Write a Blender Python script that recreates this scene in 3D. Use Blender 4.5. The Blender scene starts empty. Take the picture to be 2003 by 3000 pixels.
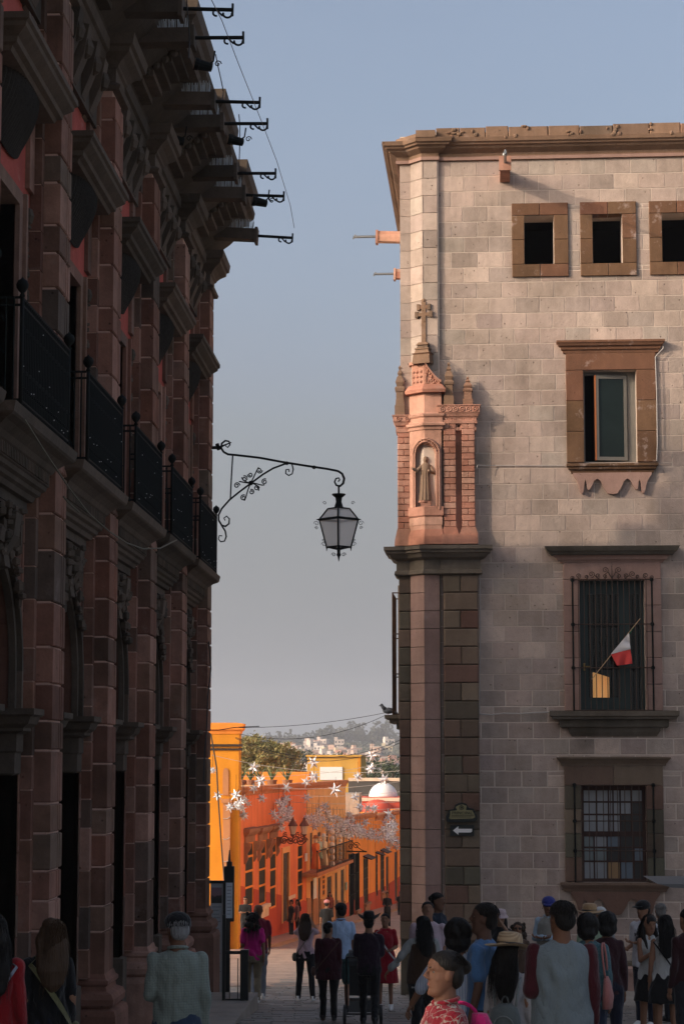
import bpy, bmesh, math, random
from mathutils import Vector, Matrix, Euler, noise
R = random.Random(7)
SC = bpy.context.scene
COL = SC.collection
rad = math.radians

# ------------------------------------------------------------------ camera
FPX, CXP, CYP = 6200.0, 1001.5, 1500.0
TH = math.atan(730 / FPX)
PSI = math.atan(268.5 / FPX * math.cos(TH))
FW = Vector((-math.sin(PSI) * math.cos(TH), math.cos(PSI) * math.cos(TH), math.sin(TH)))
RT = Vector((math.cos(PSI), math.sin(PSI), 0))
UP = RT.cross(FW)
cam_d = bpy.data.cameras.new('camera')
cam = bpy.data.objects.new('camera', cam_d)
COL.objects.link(cam)
cam.matrix_world = Matrix((RT, UP, -FW)).transposed().to_4x4()
cam_d.sensor_fit = 'VERTICAL'
cam_d.sensor_height = 36
cam_d.lens = FPX / 3000 * 36
cam_d.clip_start = 0.5
cam_d.clip_end = 9000
SC.camera = cam

# ------------------------------------------------------------------ sky and sun
SUNDIR = Vector((1, 0.5, -0.42)).normalized()      # the way the light travels
sun_el = math.asin(-SUNDIR.z)
sun_rot = math.atan2(-SUNDIR.x, -SUNDIR.y)
W = bpy.data.worlds.new('World')
SC.world = W
W.use_nodes = True
nt = W.node_tree
nt.nodes.clear()
sky = nt.nodes.new('ShaderNodeTexSky')
sky.sky_type = 'NISHITA'
sky.sun_disc = False
sky.sun_elevation = sun_el
sky.sun_rotation = sun_rot
sky.air_density = 1.0
sky.dust_density = 8.0
sky.ozone_density = 1.0
hsv = nt.nodes.new('ShaderNodeHueSaturation')
hsv.inputs['Saturation'].default_value = 0.8
mul = nt.nodes.new('ShaderNodeMix')
mul.data_type = 'RGBA'
mul.blend_type = 'MULTIPLY'
mul.inputs[0].default_value = 1
mul.inputs[7].default_value = (1.40, 1.42, 1.50, 1)
bg = nt.nodes.new('ShaderNodeBackground')
bg.inputs['Strength'].default_value = 0.15
wo = nt.nodes.new('ShaderNodeOutputWorld')
nt.links.new(sky.outputs[0], hsv.inputs['Color'])
nt.links.new(hsv.outputs[0], mul.inputs[6])
geo = nt.nodes.new('ShaderNodeTexCoord')
sep = nt.nodes.new('ShaderNodeSeparateXYZ')
hz = nt.nodes.new('ShaderNodeMapRange')
hz.inputs['From Min'].default_value = 0.30
hz.inputs['From Max'].default_value = -0.02
hz.inputs['To Min'].default_value = 0.0
hz.inputs['To Max'].default_value = 1.0
hmix = nt.nodes.new('ShaderNodeMix')
hmix.data_type = 'RGBA'
hmix.blend_type = 'LIGHTEN'
hmix.inputs[7].default_value = (2.25, 2.32, 2.5, 1)     # evening haze low over the horizon, all the way round
nt.links.new(geo.outputs['Generated'], sep.inputs[0])
nt.links.new(sep.outputs['Z'], hz.inputs['Value'])
nt.links.new(hz.outputs[0], hmix.inputs[0])
wn = nt.nodes.new('ShaderNodeTexNoise'); wn.inputs['Scale'].default_value = 2.2; wn.inputs['Detail'].default_value = 5
wm = nt.nodes.new('ShaderNodeMapping'); wm.inputs['Scale'].default_value = (1, 1, 4); nt.links.new(geo.outputs['Generated'], wm.inputs[0]); nt.links.new(wm.outputs[0], wn.inputs['Vector'])
wr = nt.nodes.new('ShaderNodeMapRange'); wr.inputs['To Min'].default_value = 0.93; wr.inputs['To Max'].default_value = 1.07; nt.links.new(wn.outputs['Fac'], wr.inputs['Value'])
ws = nt.nodes.new('ShaderNodeVectorMath'); ws.operation = 'SCALE'; nt.links.new(mul.outputs[2], ws.inputs[0]); nt.links.new(wr.outputs[0], ws.inputs['Scale'])
nt.links.new(ws.outputs[0], hmix.inputs[6])
nt.links.new(hmix.outputs[2], bg.inputs['Color'])
nt.links.new(bg.outputs[0], wo.inputs['Surface'])
sl = bpy.data.lights.new('sun', 'SUN')
sl.energy = 2.3
sl.angle = rad(0.7)
sl.color = (1.0, 0.81, 0.63)
so = bpy.data.objects.new('sun', sl)
COL.objects.link(so)
so.rotation_euler = SUNDIR.to_track_quat('-Z', 'Y').to_euler()
so.location = (-30, -20, 40)
SC.view_settings.view_transform = 'Standard'
SC.view_settings.look = 'None'
SC.view_settings.exposure = 0.12
SC.view_settings.gamma = 1
SC.view_settings.use_curve_mapping = False
SC.cycles.max_bounces = 6
SC.cycles.diffuse_bounces = 4
SC.cycles.volume_bounces = 0

# ------------------------------------------------------------------ pixel helpers
def ray(px, py):
    return FW + RT * ((px - CXP) / FPX) + UP * ((CYP - py) / FPX)
def at_y(px, py, Y):
    r = ray(px, py)
    return r * (Y / r.y)
def at_x(px, py, X):
    r = ray(px, py)
    return r * (X / r.x)
def ground(y):
    if y < 85: return -(1.85 + 0.064 * y)
    if y < 200: return -7.29 - 0.040 * (y - 85)
    return -11.89
def frame(loc, rz=0):
    return Matrix.Translation(Vector(loc)) @ Matrix.Rotation(rz, 4, 'Z')
def on_plane(T, px, py, v=0.0):
    """pixel -> (u, z) on the plane y=v of frame T"""
    Ti = T.inverted()
    o = Ti @ Vector((0, 0, 0)); d = Ti.to_3x3() @ ray(px, py)
    p = o + d * ((v - o.y) / d.y)
    return p.x, p.z

# ------------------------------------------------------------------ mesh builder
I4 = Matrix.Identity(4)
class MB:
    def __init__(s, T=None):
        s.v = []; s.f = []; s.T = T or I4; s.sm = False
    def add(s, vs, fs, M=None):
        n = len(s.v)
        if M is not None: vs = [M @ Vector(a) for a in vs]
        s.v += [tuple(a) for a in vs]
        s.f += [tuple(i + n for i in f) for f in fs]
        return s
    def box(s, x0, x1, y0, y1, z0, z1, M=None):
        if x0 > x1: x0, x1 = x1, x0
        if y0 > y1: y0, y1 = y1, y0
        if z0 > z1: z0, z1 = z1, z0
        return s.add([(x0,y0,z0),(x1,y0,z0),(x1,y1,z0),(x0,y1,z0),(x0,y0,z1),(x1,y0,z1),(x1,y1,z1),(x0,y1,z1)],
              [(0,3,2,1),(4,5,6,7),(0,1,5,4),(1,2,6,5),(2,3,7,6),(3,0,4,7)], M)
    def prism(s, poly, lo, hi, axis='z', M=None):
        """poly = 2D outline; axis z:(x,y)  y:(x,z)  x:(y,z)"""
        n = len(poly)
        def P(a, h):
            if axis == 'z': return (a[0], a[1], h)
            if axis == 'y': return (a[0], h, a[1])
            return (h, a[0], a[1])
        vs = [P(a, lo) for a in poly] + [P(a, hi) for a in poly]
        fs = [tuple(range(n))[::-1], tuple(range(n, 2 * n))]
        fs += [(i, (i + 1) % n, n + (i + 1) % n, n + i) for i in range(n)]
        if axis == 'y': fs = [f[::-1] for f in fs]
        return s.add(vs, fs, M)
    def tube(s, pts, r, n=6, cap=True, M=None):
        pts = [Vector(p) for p in pts]
        rs = r if isinstance(r, (list, tuple)) else [r] * len(pts)
        vs = []; fs = []
        ref = None
        for i, p in enumerate(pts):
            a = pts[max(i - 1, 0)]; b = pts[min(i + 1, len(pts) - 1)]
            t = (b - a)
            if t.length < 1e-9: t = Vector((0, 0, 1))
            t.normalize()
            if ref is None:
                ref = Vector((0, 0, 1)) if abs(t.z) < 0.9 else Vector((1, 0, 0))
            x = ref - t * ref.dot(t)
            if x.length < 1e-6: x = t.orthogonal()
            x.normalize(); ref = x
            y = t.cross(x)
            for k in range(n):
                q = 2 * math.pi * k / n
                vs.append(p + (x * math.cos(q) + y * math.sin(q)) * rs[i])
        m = len(pts)
        for i in range(m - 1):
            for k in range(n):
                fs.append((i * n + k, i * n + (k + 1) % n, (i + 1) * n + (k + 1) % n, (i + 1) * n + k))
        if cap:
            fs.append(tuple(range(n))[::-1]); fs.append(tuple(range((m - 1) * n, m * n)))
        return s.add(vs, fs, M)
    def lathe(s, prof, n=16, M=None):
        vs = []; fs = []
        for r, z in prof:
            for k in range(n):
                q = 2 * math.pi * k / n
                vs.append((r * math.cos(q), r * math.sin(q), z))
        for i in range(len(prof) - 1):
            for k in range(n):
                fs.append((i * n + k, i * n + (k + 1) % n, (i + 1) * n + (k + 1) % n, (i + 1) * n + k))
        fs.append(tuple(range(n))[::-1]); fs.append(tuple(range((len(prof) - 1) * n, len(prof) * n)))
        return s.add(vs, fs, M)
    def ball(s, c, r, n=8, M=None):
        rr = r if isinstance(r, (list, tuple)) else (r, r, r)
        vs = []; fs = []; m = n // 2 + 1
        for i in range(1, m):
            a = math.pi * i / m
            for k in range(n):
                q = 2 * math.pi * k / n
                vs.append((c[0] + rr[0] * math.sin(a) * math.cos(q), c[1] + rr[1] * math.sin(a) * math.sin(q), c[2] + rr[2] * math.cos(a)))
        for i in range(m - 2):
            for k in range(n):
                fs.append((i * n + k, (i + 1) * n + k, (i + 1) * n + (k + 1) % n, i * n + (k + 1) % n))
        t = len(vs); vs += [(c[0], c[1], c[2] + rr[2]), (c[0], c[1], c[2] - rr[2])]
        for k in range(n):
            fs.append((t, k, (k + 1) % n)); fs.append((t + 1, (m - 2) * n + (k + 1) % n, (m - 2) * n + k))
        return s.add(vs, fs, M)
    def sweep(s, path, prof, side=1, M=None, cap=True):
        """profile [(offset outward, z)] swept along a plan polyline with mitred corners; outward = side * right of travel"""
        path = [Vector((p[0], p[1])) for p in path]
        n = len(path); ns = []
        for i in range(n - 1):
            d = (path[i + 1] - path[i]).normalized()
            ns.append(Vector((d.y, -d.x)) * side)
        mit = []
        for i in range(n):
            if i == 0: m = ns[0]
            elif i == n - 1: m = ns[-1]
            else:
                m = ns[i - 1] + ns[i]
                if m.length < 1e-6: m = ns[i]
                m = m.normalized(); m = m / max(m.dot(ns[i]), 0.35)
            mit.append(m)
        k = len(prof); vs = []
        for i in range(n):
            for o, z in prof:
                q = path[i] + mit[i] * o
                vs.append((q.x, q.y, z))
        fs = []
        for i in range(n - 1):
            for j in range(k - 1):
                a = (i * k + j, (i + 1) * k + j, (i + 1) * k + j + 1, i * k + j + 1)
                fs.append(a if side > 0 else a[::-1])
        if cap:
            fs.append(tuple(range(k))[::-1]); fs.append(tuple(range((n - 1) * k, n * k)))
        return s.add(vs, fs, M)
def new_mesh(name, mb, T=None, smooth=False):
    me = bpy.data.meshes.new(name)
    M = (T @ mb.T) if T is not None else mb.T
    me.from_pydata([tuple(M @ Vector(a)) for a in mb.v], [], mb.f)
    if smooth: me.polygons.foreach_set('use_smooth', [True] * len(me.polygons))
    me.update()
    return me
def fix_normals(me):
    bm = bmesh.new(); bm.from_mesh(me); bmesh.ops.recalc_face_normals(bm, faces=bm.faces); bm.to_mesh(me); bm.free()
WM = {}
def thing(name, label, cat, loc=(0, 0, 0), rz=0, group=None):
    o = bpy.data.objects.new(name, None); COL.objects.link(o)
    o.empty_display_size = 0.2
    M = frame(loc, rz); o.matrix_local = M; WM[o.name] = M
    o['label'] = label; o['category'] = cat
    if group: o['group'] = group
    return o
def part(name, mb, mat, parent, smooth=False, kind=None, label=None, fix=True):
    """mesh authored in mb.T space (world by default), stored local to its parent"""
    P = WM[parent.name] if parent is not None and parent.name in WM else I4
    me = new_mesh(name, mb, P.inverted(), smooth)
    if fix: fix_normals(me)
    if mat: me.materials.append(mat)
    o = bpy.data.objects.new(name, me); COL.objects.link(o)
    o.parent = parent; WM[o.name] = P
    if kind: o['kind'] = kind
    if label: o['label'] = label
    return o
def single(name, mb, mat, label, cat, group=None, smooth=False, origin=None):
    c = Vector(origin) if origin is not None else mb.T @ Vector(mb.v[0])
    me = new_mesh(name, mb, Matrix.Translation(-c), smooth); fix_normals(me)
    me.materials.append(mat)
    o = bpy.data.objects.new(name, me); COL.objects.link(o); o.location = c
    WM[o.name] = Matrix.Translation(c)
    o['label'] = label; o['category'] = cat
    if group: o['group'] = group
    return o
def struct(name, mb, mat, smooth=False, kind='structure'):
    me = new_mesh(name, mb, None, smooth); fix_normals(me); me.materials.append(mat)
    o = bpy.data.objects.new(name, me); COL.objects.link(o); o['kind'] = kind; WM[o.name] = I4.copy()
    return o
def inst(name, me, T, parent=None, kind=None):
    """an object of its own that shares mesh data; T = world matrix"""
    o = bpy.data.objects.new(name, me); COL.objects.link(o)
    P = WM[parent.name] if parent is not None else I4
    o.parent = parent
    o.matrix_local = P.inverted() @ T
    WM[o.name] = P
    if kind: o['kind'] = kind
    return o
def block_mesh(name, mat, c=0.03):
    """unit stone: front face (y=0) chamfered, x and z 0..1, depth 1"""
    vs = [(c,0,c),(1-c,0,c),(1-c,0,1-c),(c,0,1-c),(0,c,0),(1,c,0),(1,c,1),(0,c,1),(0,1,0),(1,1,0),(1,1,1),(0,1,1)]
    fs = [(0,1,2,3),(0,4,5,1),(1,5,6,2),(2,6,7,3),(3,7,4,0),(4,8,9,5),(5,9,10,6),(6,10,11,7),(7,11,8,4)]
    me = bpy.data.meshes.new(name); me.from_pydata(vs, [], fs); fix_normals(me)
    me.materials.append(mat)
    return me
def stone(me, T, u0, u1, z0, z1, v0, depth, parent, name='stone'):
    M = T @ Matrix.Translation((u0, v0, z0)) @ Matrix.Diagonal((u1 - u0, depth, z1 - z0, 1))
    return inst(name, me, M, parent)
def add_block(mb, u0, u1, z0, z1, v0, depth, c=0.012):
    vs = [(u0+c,v0,z0+c),(u1-c,v0,z0+c),(u1-c,v0,z1-c),(u0+c,v0,z1-c),(u0,v0+c,z0),(u1,v0+c,z0),(u1,v0+c,z1),(u0,v0+c,z1),
          (u0,v0+depth,z0),(u1,v0+depth,z0),(u1,v0+depth,z1),(u0,v0+depth,z1)]
    mb.add(vs, [(0,1,2,3),(0,4,5,1),(1,5,6,2),(2,6,7,3),(3,7,4,0),(4,8,9,5),(5,9,10,6),(6,10,11,7),(7,11,8,4)])
def minus(rects, hole):
    out = []
    a0, a1, b0, b1 = hole
    for x0, x1, z0, z1 in rects:
        if x1 <= a0 or x0 >= a1 or z1 <= b0 or z0 >= b1: out.append((x0, x1, z0, z1)); continue
        if z0 < b0: out.append((x0, x1, z0, b0))
        if z1 > b1: out.append((x0, x1, b1, z1))
        m0, m1 = max(z0, b0), min(z1, b1)
        if x0 < a0: out.append((x0, a0, m0, m1))
        if x1 > a1: out.append((a1, x1, m0, m1))
    return [r for r in out if r[1] - r[0] > 0.02 and r[3] - r[2] > 0.02]
def spiral(c, r0, r1, a0, turns, n=16, ax=(1, 0, 0), ay=(0, 0, 1)):
    c = Vector(c); ax = Vector(ax); ay = Vector(ay)
    return [c + (ax * math.cos(a0 + turns * 2 * math.pi * i / n) + ay * math.sin(a0 + turns * 2 * math.pi * i / n)) * (r0 + (r1 - r0) * i / n) for i in range(n + 1)]
def bez(p0, p1, p2, p3, n=10):
    P = [Vector(p) for p in (p0, p1, p2, p3)]
    return [P[0]*(1-t)**3 + P[1]*3*t*(1-t)**2 + P[2]*3*t*t*(1-t) + P[3]*t**3 for t in [i / n for i in range(n + 1)]]

# ------------------------------------------------------------------ materials
class NT:
    def __init__(s, name):
        s.m = bpy.data.materials.new(name); s.m.use_nodes = True
        s.t = s.m.node_tree; s.t.nodes.clear()
        s.out = s.n('ShaderNodeOutputMaterial'); s.b = s.n('ShaderNodeBsdfPrincipled')
        s.l(s.b.outputs[0], s.out.inputs[0])
    def n(s, k, **kw):
        a = s.t.nodes.new(k)
        for q, w in kw.items(): setattr(a, q, w)
        return a
    def l(s, a, b): s.t.links.new(a, b)
    def math(s, op, a, b=None, c=None, clamp=False):
        m = s.n('ShaderNodeMath', operation=op, use_clamp=clamp)
        for i, x in enumerate((a, b, c)):
            if x is None: continue
            if isinstance(x, (int, float)): m.inputs[i].default_value = x
            else: s.l(x, m.inputs[i])
        return m.outputs[0]
    def mix(s, f, a, b, blend='MIX'):
        m = s.n('ShaderNodeMix', data_type='RGBA', blend_type=blend)
        for i, x in ((0, f), (6, a), (7, b)):
            if isinstance(x, (int, float)): m.inputs[i].default_value = x
            elif isinstance(x, tuple): m.inputs[i].default_value = (*x[:3], 1)
            else: s.l(x, m.inputs[i])
        return m.outputs[2]
    def ramp(s, f, stops, interp='LINEAR'):
        r = s.n('ShaderNodeValToRGB'); r.color_ramp.interpolation = interp
        e = r.color_ramp.elements
        while len(e) < len(stops): e.new(0.5)
        for i, (p, c) in enumerate(stops):
            e[i].position = p; e[i].color = (*c[:3], 1) if isinstance(c, tuple) else (c, c, c, 1)
        s.l(f, r.inputs[0]); return r.outputs[0]
    def noise(s, vec, scale, detail=4, rough=0.55):
        a = s.n('ShaderNodeTexNoise'); a.inputs['Scale'].default_value = scale
        a.inputs['Detail'].default_value = detail; a.inputs['Roughness'].default_value = rough
        if vec is not None: s.l(vec, a.inputs['Vector'])
        return a.outputs['Fac']
    def bump(s, h, strength=0.3, dist=0.01, prev=None):
        b = s.n('ShaderNodeBump'); b.inputs['Strength'].default_value = strength; b.inputs['Distance'].default_value = dist
        s.l(h, b.inputs['Height'])
        if prev: s.l(prev, b.inputs['Normal'])
        s.l(b.outputs[0], s.b.inputs['Normal']); return b.outputs[0]
    def rnd(s):
        a = s.n('ShaderNodeObjectInfo').outputs['Random']; b = s.n('ShaderNodeNewGeometry').outputs['Random Per Island']
        return s.math('FRACT', s.math('ADD', a, b))
    def pos(s): return s.n('ShaderNodeNewGeometry').outputs['Position']
    def obj(s): return s.n('ShaderNodeTexCoord').outputs['Object']
def mat_stone(name, cols, rough=0.92, grain=9.0, vary=0.3, bump=0.35, pits=0.5, soil=0.35, soilcol=(0.35, 0.33, 0.28), pale=0.0):
    k = NT(name); p = k.pos()
    r = k.rnd()
    base = k.ramp(r, [(i / max(len(cols) - 1, 1), c) for i, c in enumerate(cols)])
    n1 = k.noise(p, grain, 6, 0.65); n2 = k.noise(p, grain * 7, 3); n3 = k.noise(p, 0.9, 5, 0.6)
    f = k.math('MULTIPLY_ADD', n1, vary * 2, 1 - vary)
    f = k.math('MULTIPLY', f, k.math('MULTIPLY_ADD', n2, 0.3, 0.85))
    c = k.mix(1.0, base, k.ramp(f, [(0, 0.0), (1, 1.0)]), 'MULTIPLY')
    c2 = k.n('ShaderNodeVectorMath', operation='SCALE'); k.l(base, c2.inputs[0]); k.l(f, c2.inputs['Scale'])
    mp = k.n('ShaderNodeMapping'); mp.inputs['Scale'].default_value = (3.2, 3.2, .28); k.l(p, mp.inputs[0])
    f = k.math('MULTIPLY', f, k.math('MULTIPLY_ADD', k.noise(mp.outputs[0], 1.6, 5, .6), soil * 1.1, 1 - soil * .55))
    c2 = k.n('ShaderNodeVectorMath', operation='SCALE'); k.l(base, c2.inputs[0]); k.l(f, c2.inputs['Scale'])
    s3 = k.math('MULTIPLY', k.ramp(n3, [(0.45, 0.0), (0.7, 1.0)]), soil)
    c = k.mix(s3, c2.outputs[0], k.mix(1.0, c2.outputs[0], soilcol, 'MULTIPLY'))
    if pale:
        n4 = k.noise(p, 3.1, 6, 0.7)
        c = k.mix(k.math('MULTIPLY', k.ramp(n4, [(0.58, 0.0), (0.72, 1.0)]), pale), c, (0.5, 0.4, 0.36))
    h = k.math('ADD', n1, k.math('MULTIPLY', n2, 0.4))
    if pits:
        v = k.n('ShaderNodeTexVoronoi'); v.inputs['Scale'].default_value = grain * 1.3; k.l(p, v.inputs['Vector'])
        d = k.ramp(v.outputs['Distance'], [(0.06, 1.0), (0.16, 0.0)])
        gate = k.ramp(k.noise(p, grain * 0.8, 2), [(0.5, 0.0), (0.58, 1.0)])
        pit = k.math('MULTIPLY', k.math('MULTIPLY', d, gate), pits)
        c = k.mix(pit, c, k.mix(1.0, c, (0.3, 0.27, 0.24), 'MULTIPLY'))
        h = k.math('SUBTRACT', h, k.math('MULTIPLY', pit, 1.5))
    k.l(c, k.b.inputs['Base Color']); k.b.inputs['Roughness'].default_value = rough
    k.b.inputs['Specular IOR Level'].default_value = 0.25
    k.bump(h, bump, 0.02)
    return k.m
def mat(name, col, rough=0.8, metal=0.0, vary=0.15, scale=6.0, bump=0.0, local=False, spec=0.4, bscale=None, trans=0.0):
    k = NT(name); p = k.obj() if local else k.pos()
    n = k.noise(p, scale, 5, 0.6)
    f = k.math('MULTIPLY_ADD', n, vary * 2, 1 - vary)
    c = k.n('ShaderNodeVectorMath', operation='SCALE'); c.inputs[0].default_value = col[:3]; k.l(f, c.inputs['Scale'])
    k.l(c.outputs[0], k.b.inputs['Base Color']); k.b.inputs['Roughness'].default_value = rough
    k.b.inputs['Metallic'].default_value = metal; k.b.inputs['Specular IOR Level'].default_value = spec
    k.b.inputs['Transmission Weight'].default_value = trans
    if bump: k.bump(k.noise(p, bscale or scale * 4, 4), bump, 0.01)
    return k.m
M_ASHLAR = mat_stone('grey_ashlar', [(0.35,0.275,0.23),(0.44,0.345,0.285),(0.395,0.30,0.255),(0.52,0.405,0.335),(0.32,0.255,0.215),(0.43,0.33,0.28),(0.38,0.315,0.265),(0.36,0.275,0.24)], grain=7, vary=0.24, pits=1.0, soil=0.45, bump=0.5)
M_MORTAR = mat('lime_mortar', (0.56, 0.46, 0.385), 0.95, vary=0.15, scale=5, bump=0.3)
M_RED = mat_stone('red_quarry_stone', [(0.40,0.20,0.14),(0.47,0.25,0.18),(0.42,0.185,0.125),(0.52,0.30,0.22)], grain=9, vary=0.25, pits=0.5, soil=0.8, pale=0.12)
M_PINK = mat_stone('pink_quarry_stone', [(0.33,0.21,0.17),(0.37,0.235,0.19),(0.31,0.19,0.155)], grain=8, vary=0.18, pits=0.4, soil=0.35, pale=0.2)
M_BROWN = mat_stone('brown_quarry_stone', [(0.14,0.078,0.042),(0.17,0.095,0.053),(0.125,0.07,0.038),(0.19,0.085,0.052)], grain=6, vary=0.25, pits=0.5, soil=0.5, pale=0.6)
M_RUST = mat_stone('rusticated_stone', [(0.13,0.11,0.075),(0.17,0.12,0.085),(0.145,0.075,0.055),(0.20,0.15,0.105),(0.10,0.085,0.06),(0.17,0.095,0.07),(0.125,0.115,0.08)], grain=7, vary=0.22, pits=0.4, soil=0.35)
M_CORN = mat_stone('weathered_cornice_stone', [(0.21,0.13,0.085),(0.25,0.155,0.10),(0.17,0.115,0.08),(0.26,0.14,0.09)], grain=5, vary=0.25, pits=0.6, soil=0.5, pale=0.2)
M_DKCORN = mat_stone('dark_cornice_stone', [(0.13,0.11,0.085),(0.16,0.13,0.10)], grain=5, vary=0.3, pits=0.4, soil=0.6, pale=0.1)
M_LFACE = mat_stone('brown_red_pilaster_stone', [(0.24,0.10,0.066),(0.10,0.060,0.043),(0.29,0.14,0.10),(0.15,0.068,0.048),(0.36,0.20,0.15),(0.085,0.065,0.052),(0.23,0.112,0.075),(0.16,0.115,0.085)], grain=6, vary=0.38, pits=0.9, soil=0.7, pale=0.15)
M_LWALL = mat_stone('dark_red_wall_stone', [(0.14,0.065,0.045),(0.17,0.08,0.055),(0.115,0.058,0.042)], grain=6, vary=0.25, pits=0.6, soil=0.5)
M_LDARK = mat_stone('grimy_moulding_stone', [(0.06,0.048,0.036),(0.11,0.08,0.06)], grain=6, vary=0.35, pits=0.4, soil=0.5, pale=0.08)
M_LMORT = mat('pink_mortar', (0.5, 0.32, 0.26), 0.95, vary=0.25, scale=3)
M_REDPL = mat_stone('red_plaster', [(0.34,0.06,0.045),(0.40,0.08,0.06)], grain=3, vary=0.3, pits=0.1, soil=0.3, pale=0.3)
M_IRON = mat('green_black_iron', (0.004, 0.0055, 0.005), 0.8, 0.0, vary=0.3, scale=20, spec=0.2)
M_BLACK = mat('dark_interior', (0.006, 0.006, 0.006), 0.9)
M_WOOD = mat('dark_door_wood', (0.045, 0.034, 0.026), 0.6, vary=0.4, scale=5)
M_WIRE = mat('cable', (0.02, 0.02, 0.022), 0.6)
M_PALEWIRE = mat('pale_cable', (0.42, 0.38, 0.35), 0.7)

# ================================================================== ground
gm = NT('stone_paving_ground'); p_ = gm.pos()
c_ = gm.ramp(gm.noise(p_, 1.3, 6, 0.7), [(0.3, (0.2,0.18,0.155)), (0.7, (0.32,0.285,0.245))])
gm.l(c_, gm.b.inputs['Base Color']); gm.b.inputs['Roughness'].default_value = 0.75
gm.bump(gm.noise(p_, 6, 5), 0.5, 0.03)
M_GROUND = gm.m
tm = NT('dry_valley_terrain'); p_ = tm.pos()
c_ = tm.ramp(tm.noise(p_, 0.012, 8, 0.7), [(0.35, (0.045,0.055,0.03)), (0.5, (0.075,0.08,0.045)), (0.68, (0.17,0.14,0.10))])
tm.l(c_, tm.b.inputs['Base Color']); tm.b.inputs['Roughness'].default_value = 1.0
M_TERR = tm.m
def terrain_z(x, y):
    if y < 200: return ground(y)
    t = (y - 200)
    if y < 700: return -11.89 - 22 * math.sin(min(t / 500, 1) * math.pi / 2)
    h = -33.9 + 48.5 * (1 - math.cos(min((y - 700) / 1250, 1) * math.pi)) / 2
    h += 2.5 * noise.noise(Vector((x * 0.004, y * 0.004, 3))) * min((y - 700) / 300, 1)
    if y > 1950: h -= (y - 1950) * 0.012
    return h
mb = MB()
ys = [-60, -20, 0, 20, 40, 60, 85, 105, 125, 150, 175, 200, 260, 330, 420, 540, 700, 800, 900, 1000, 1100, 1200, 1300, 1400, 1500, 1600, 1700, 1800, 1950, 2100, 2600, 4000, 7000]
xs = [-6000, -2500, -1200, -700, -450, -300, -200, -130, -80, -40, -12, 12, 40, 80, 130, 200, 300, 450, 700, 1200, 2500, 6000]
vs = [(x, y, terrain_z(x, y) - (0.06 if y < 205 else 0)) for y in ys for x in xs]
fs = [(j * len(xs) + i, j * len(xs) + i + 1, (j + 1) * len(xs) + i + 1, (j + 1) * len(xs) + i) for j in range(len(ys) - 1) for i in range(len(xs) - 1)]
mb.add(vs, fs)
terrain = struct('terrain', mb, M_TERR, smooth=True)
mb = MB()
yy = list(range(-15, 160, 5))
vs = []
for y in yy: vs += [(-40, y, ground(y)), (60, y, ground(y))]
mb.add(vs, [(2 * i, 2 * i + 1, 2 * i + 3, 2 * i + 2) for i in range(len(yy) - 1)])
street = struct('street_paving', mb, M_GROUND)
# paving stones, laid in uneven rows across the street
M_SETT = mat_stone('paving_setts', [(0.18,0.155,0.135),(0.23,0.20,0.175),(0.15,0.135,0.12),(0.26,0.22,0.19)], rough=0.6, grain=7, vary=0.25, pits=0.2, soil=0.3)
sett_me = block_mesh('paving_stone', M_SETT, 0.05)
rr = random.Random(3)
setts = []
y = 27.0
while y < 62:
    dy = rr.uniform(0.24, 0.34)
    x = -3.4 + rr.uniform(-0.2, 0)
    while x < 6.0:
        dx = rr.uniform(0.3, 0.55)
        setts.append((x, x + dx - 0.022, y, y + dy - 0.022))
        x += dx
    y += dy
def sett_matrix(s):
    zz = ground((s[2] + s[3]) / 2)
    # unit block: front face (y=0) turned to face up
    return Matrix.Translation((s[0], s[2], zz + 0.022 + rr.uniform(-0.006, 0.006))) @ Matrix.Rotation(-math.atan(0.064), 4, 'X') @ Matrix(((s[1]-s[0],0,0,0),(0,0,s[3]-s[2],0),(0,-0.05,0,0),(0,0,0,1)))
setts.sort(key=lambda s: (abs(s[0] + 1.6) > 2.1 or s[2] > 46, s[2]))
for s in setts[:300]: inst('paving_stone', sett_me, sett_matrix(s), street)
mb = MB()
for s in setts[300:]:
    mb.add([v.co for v in sett_me.vertices], [tuple(p.vertices) for p in sett_me.polygons], sett_matrix(s))
o = part('paving_stones', mb, M_SETT, street, kind='stuff')

# ================================================================== left palace
M_WHITEB = mat('white_bulb', (.6, .6, .6), .4)
M_HOOD = mat_stone('blackish_ribbed_stone', [(0.018,0.015,0.012),(0.026,0.021,0.016)], grain=14, vary=0.6, pits=0.3, soil=0.4, bump=0.9)  # near-black stone with uneven grain
XF, XW = -3.9, -4.2          # pilaster face, wall face
PY = [22.0 + 3.73 * n for n in range(-2, 5)]     # pilaster centres along the street
BY = [y - 1.865 for y in PY]                     # bay centres (bay before each pilaster)
PW = 0.37
YEND = PY[-1] + PW + 0.05
LP = thing('palace', 'dark red and brown stone palace with balconies and arched doors along the left side', 'building', (XF, 22, ground(22)))
zb = -4.6
# core of the building
mb = MB()
wy0 = PY[0] - 4.5
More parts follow.
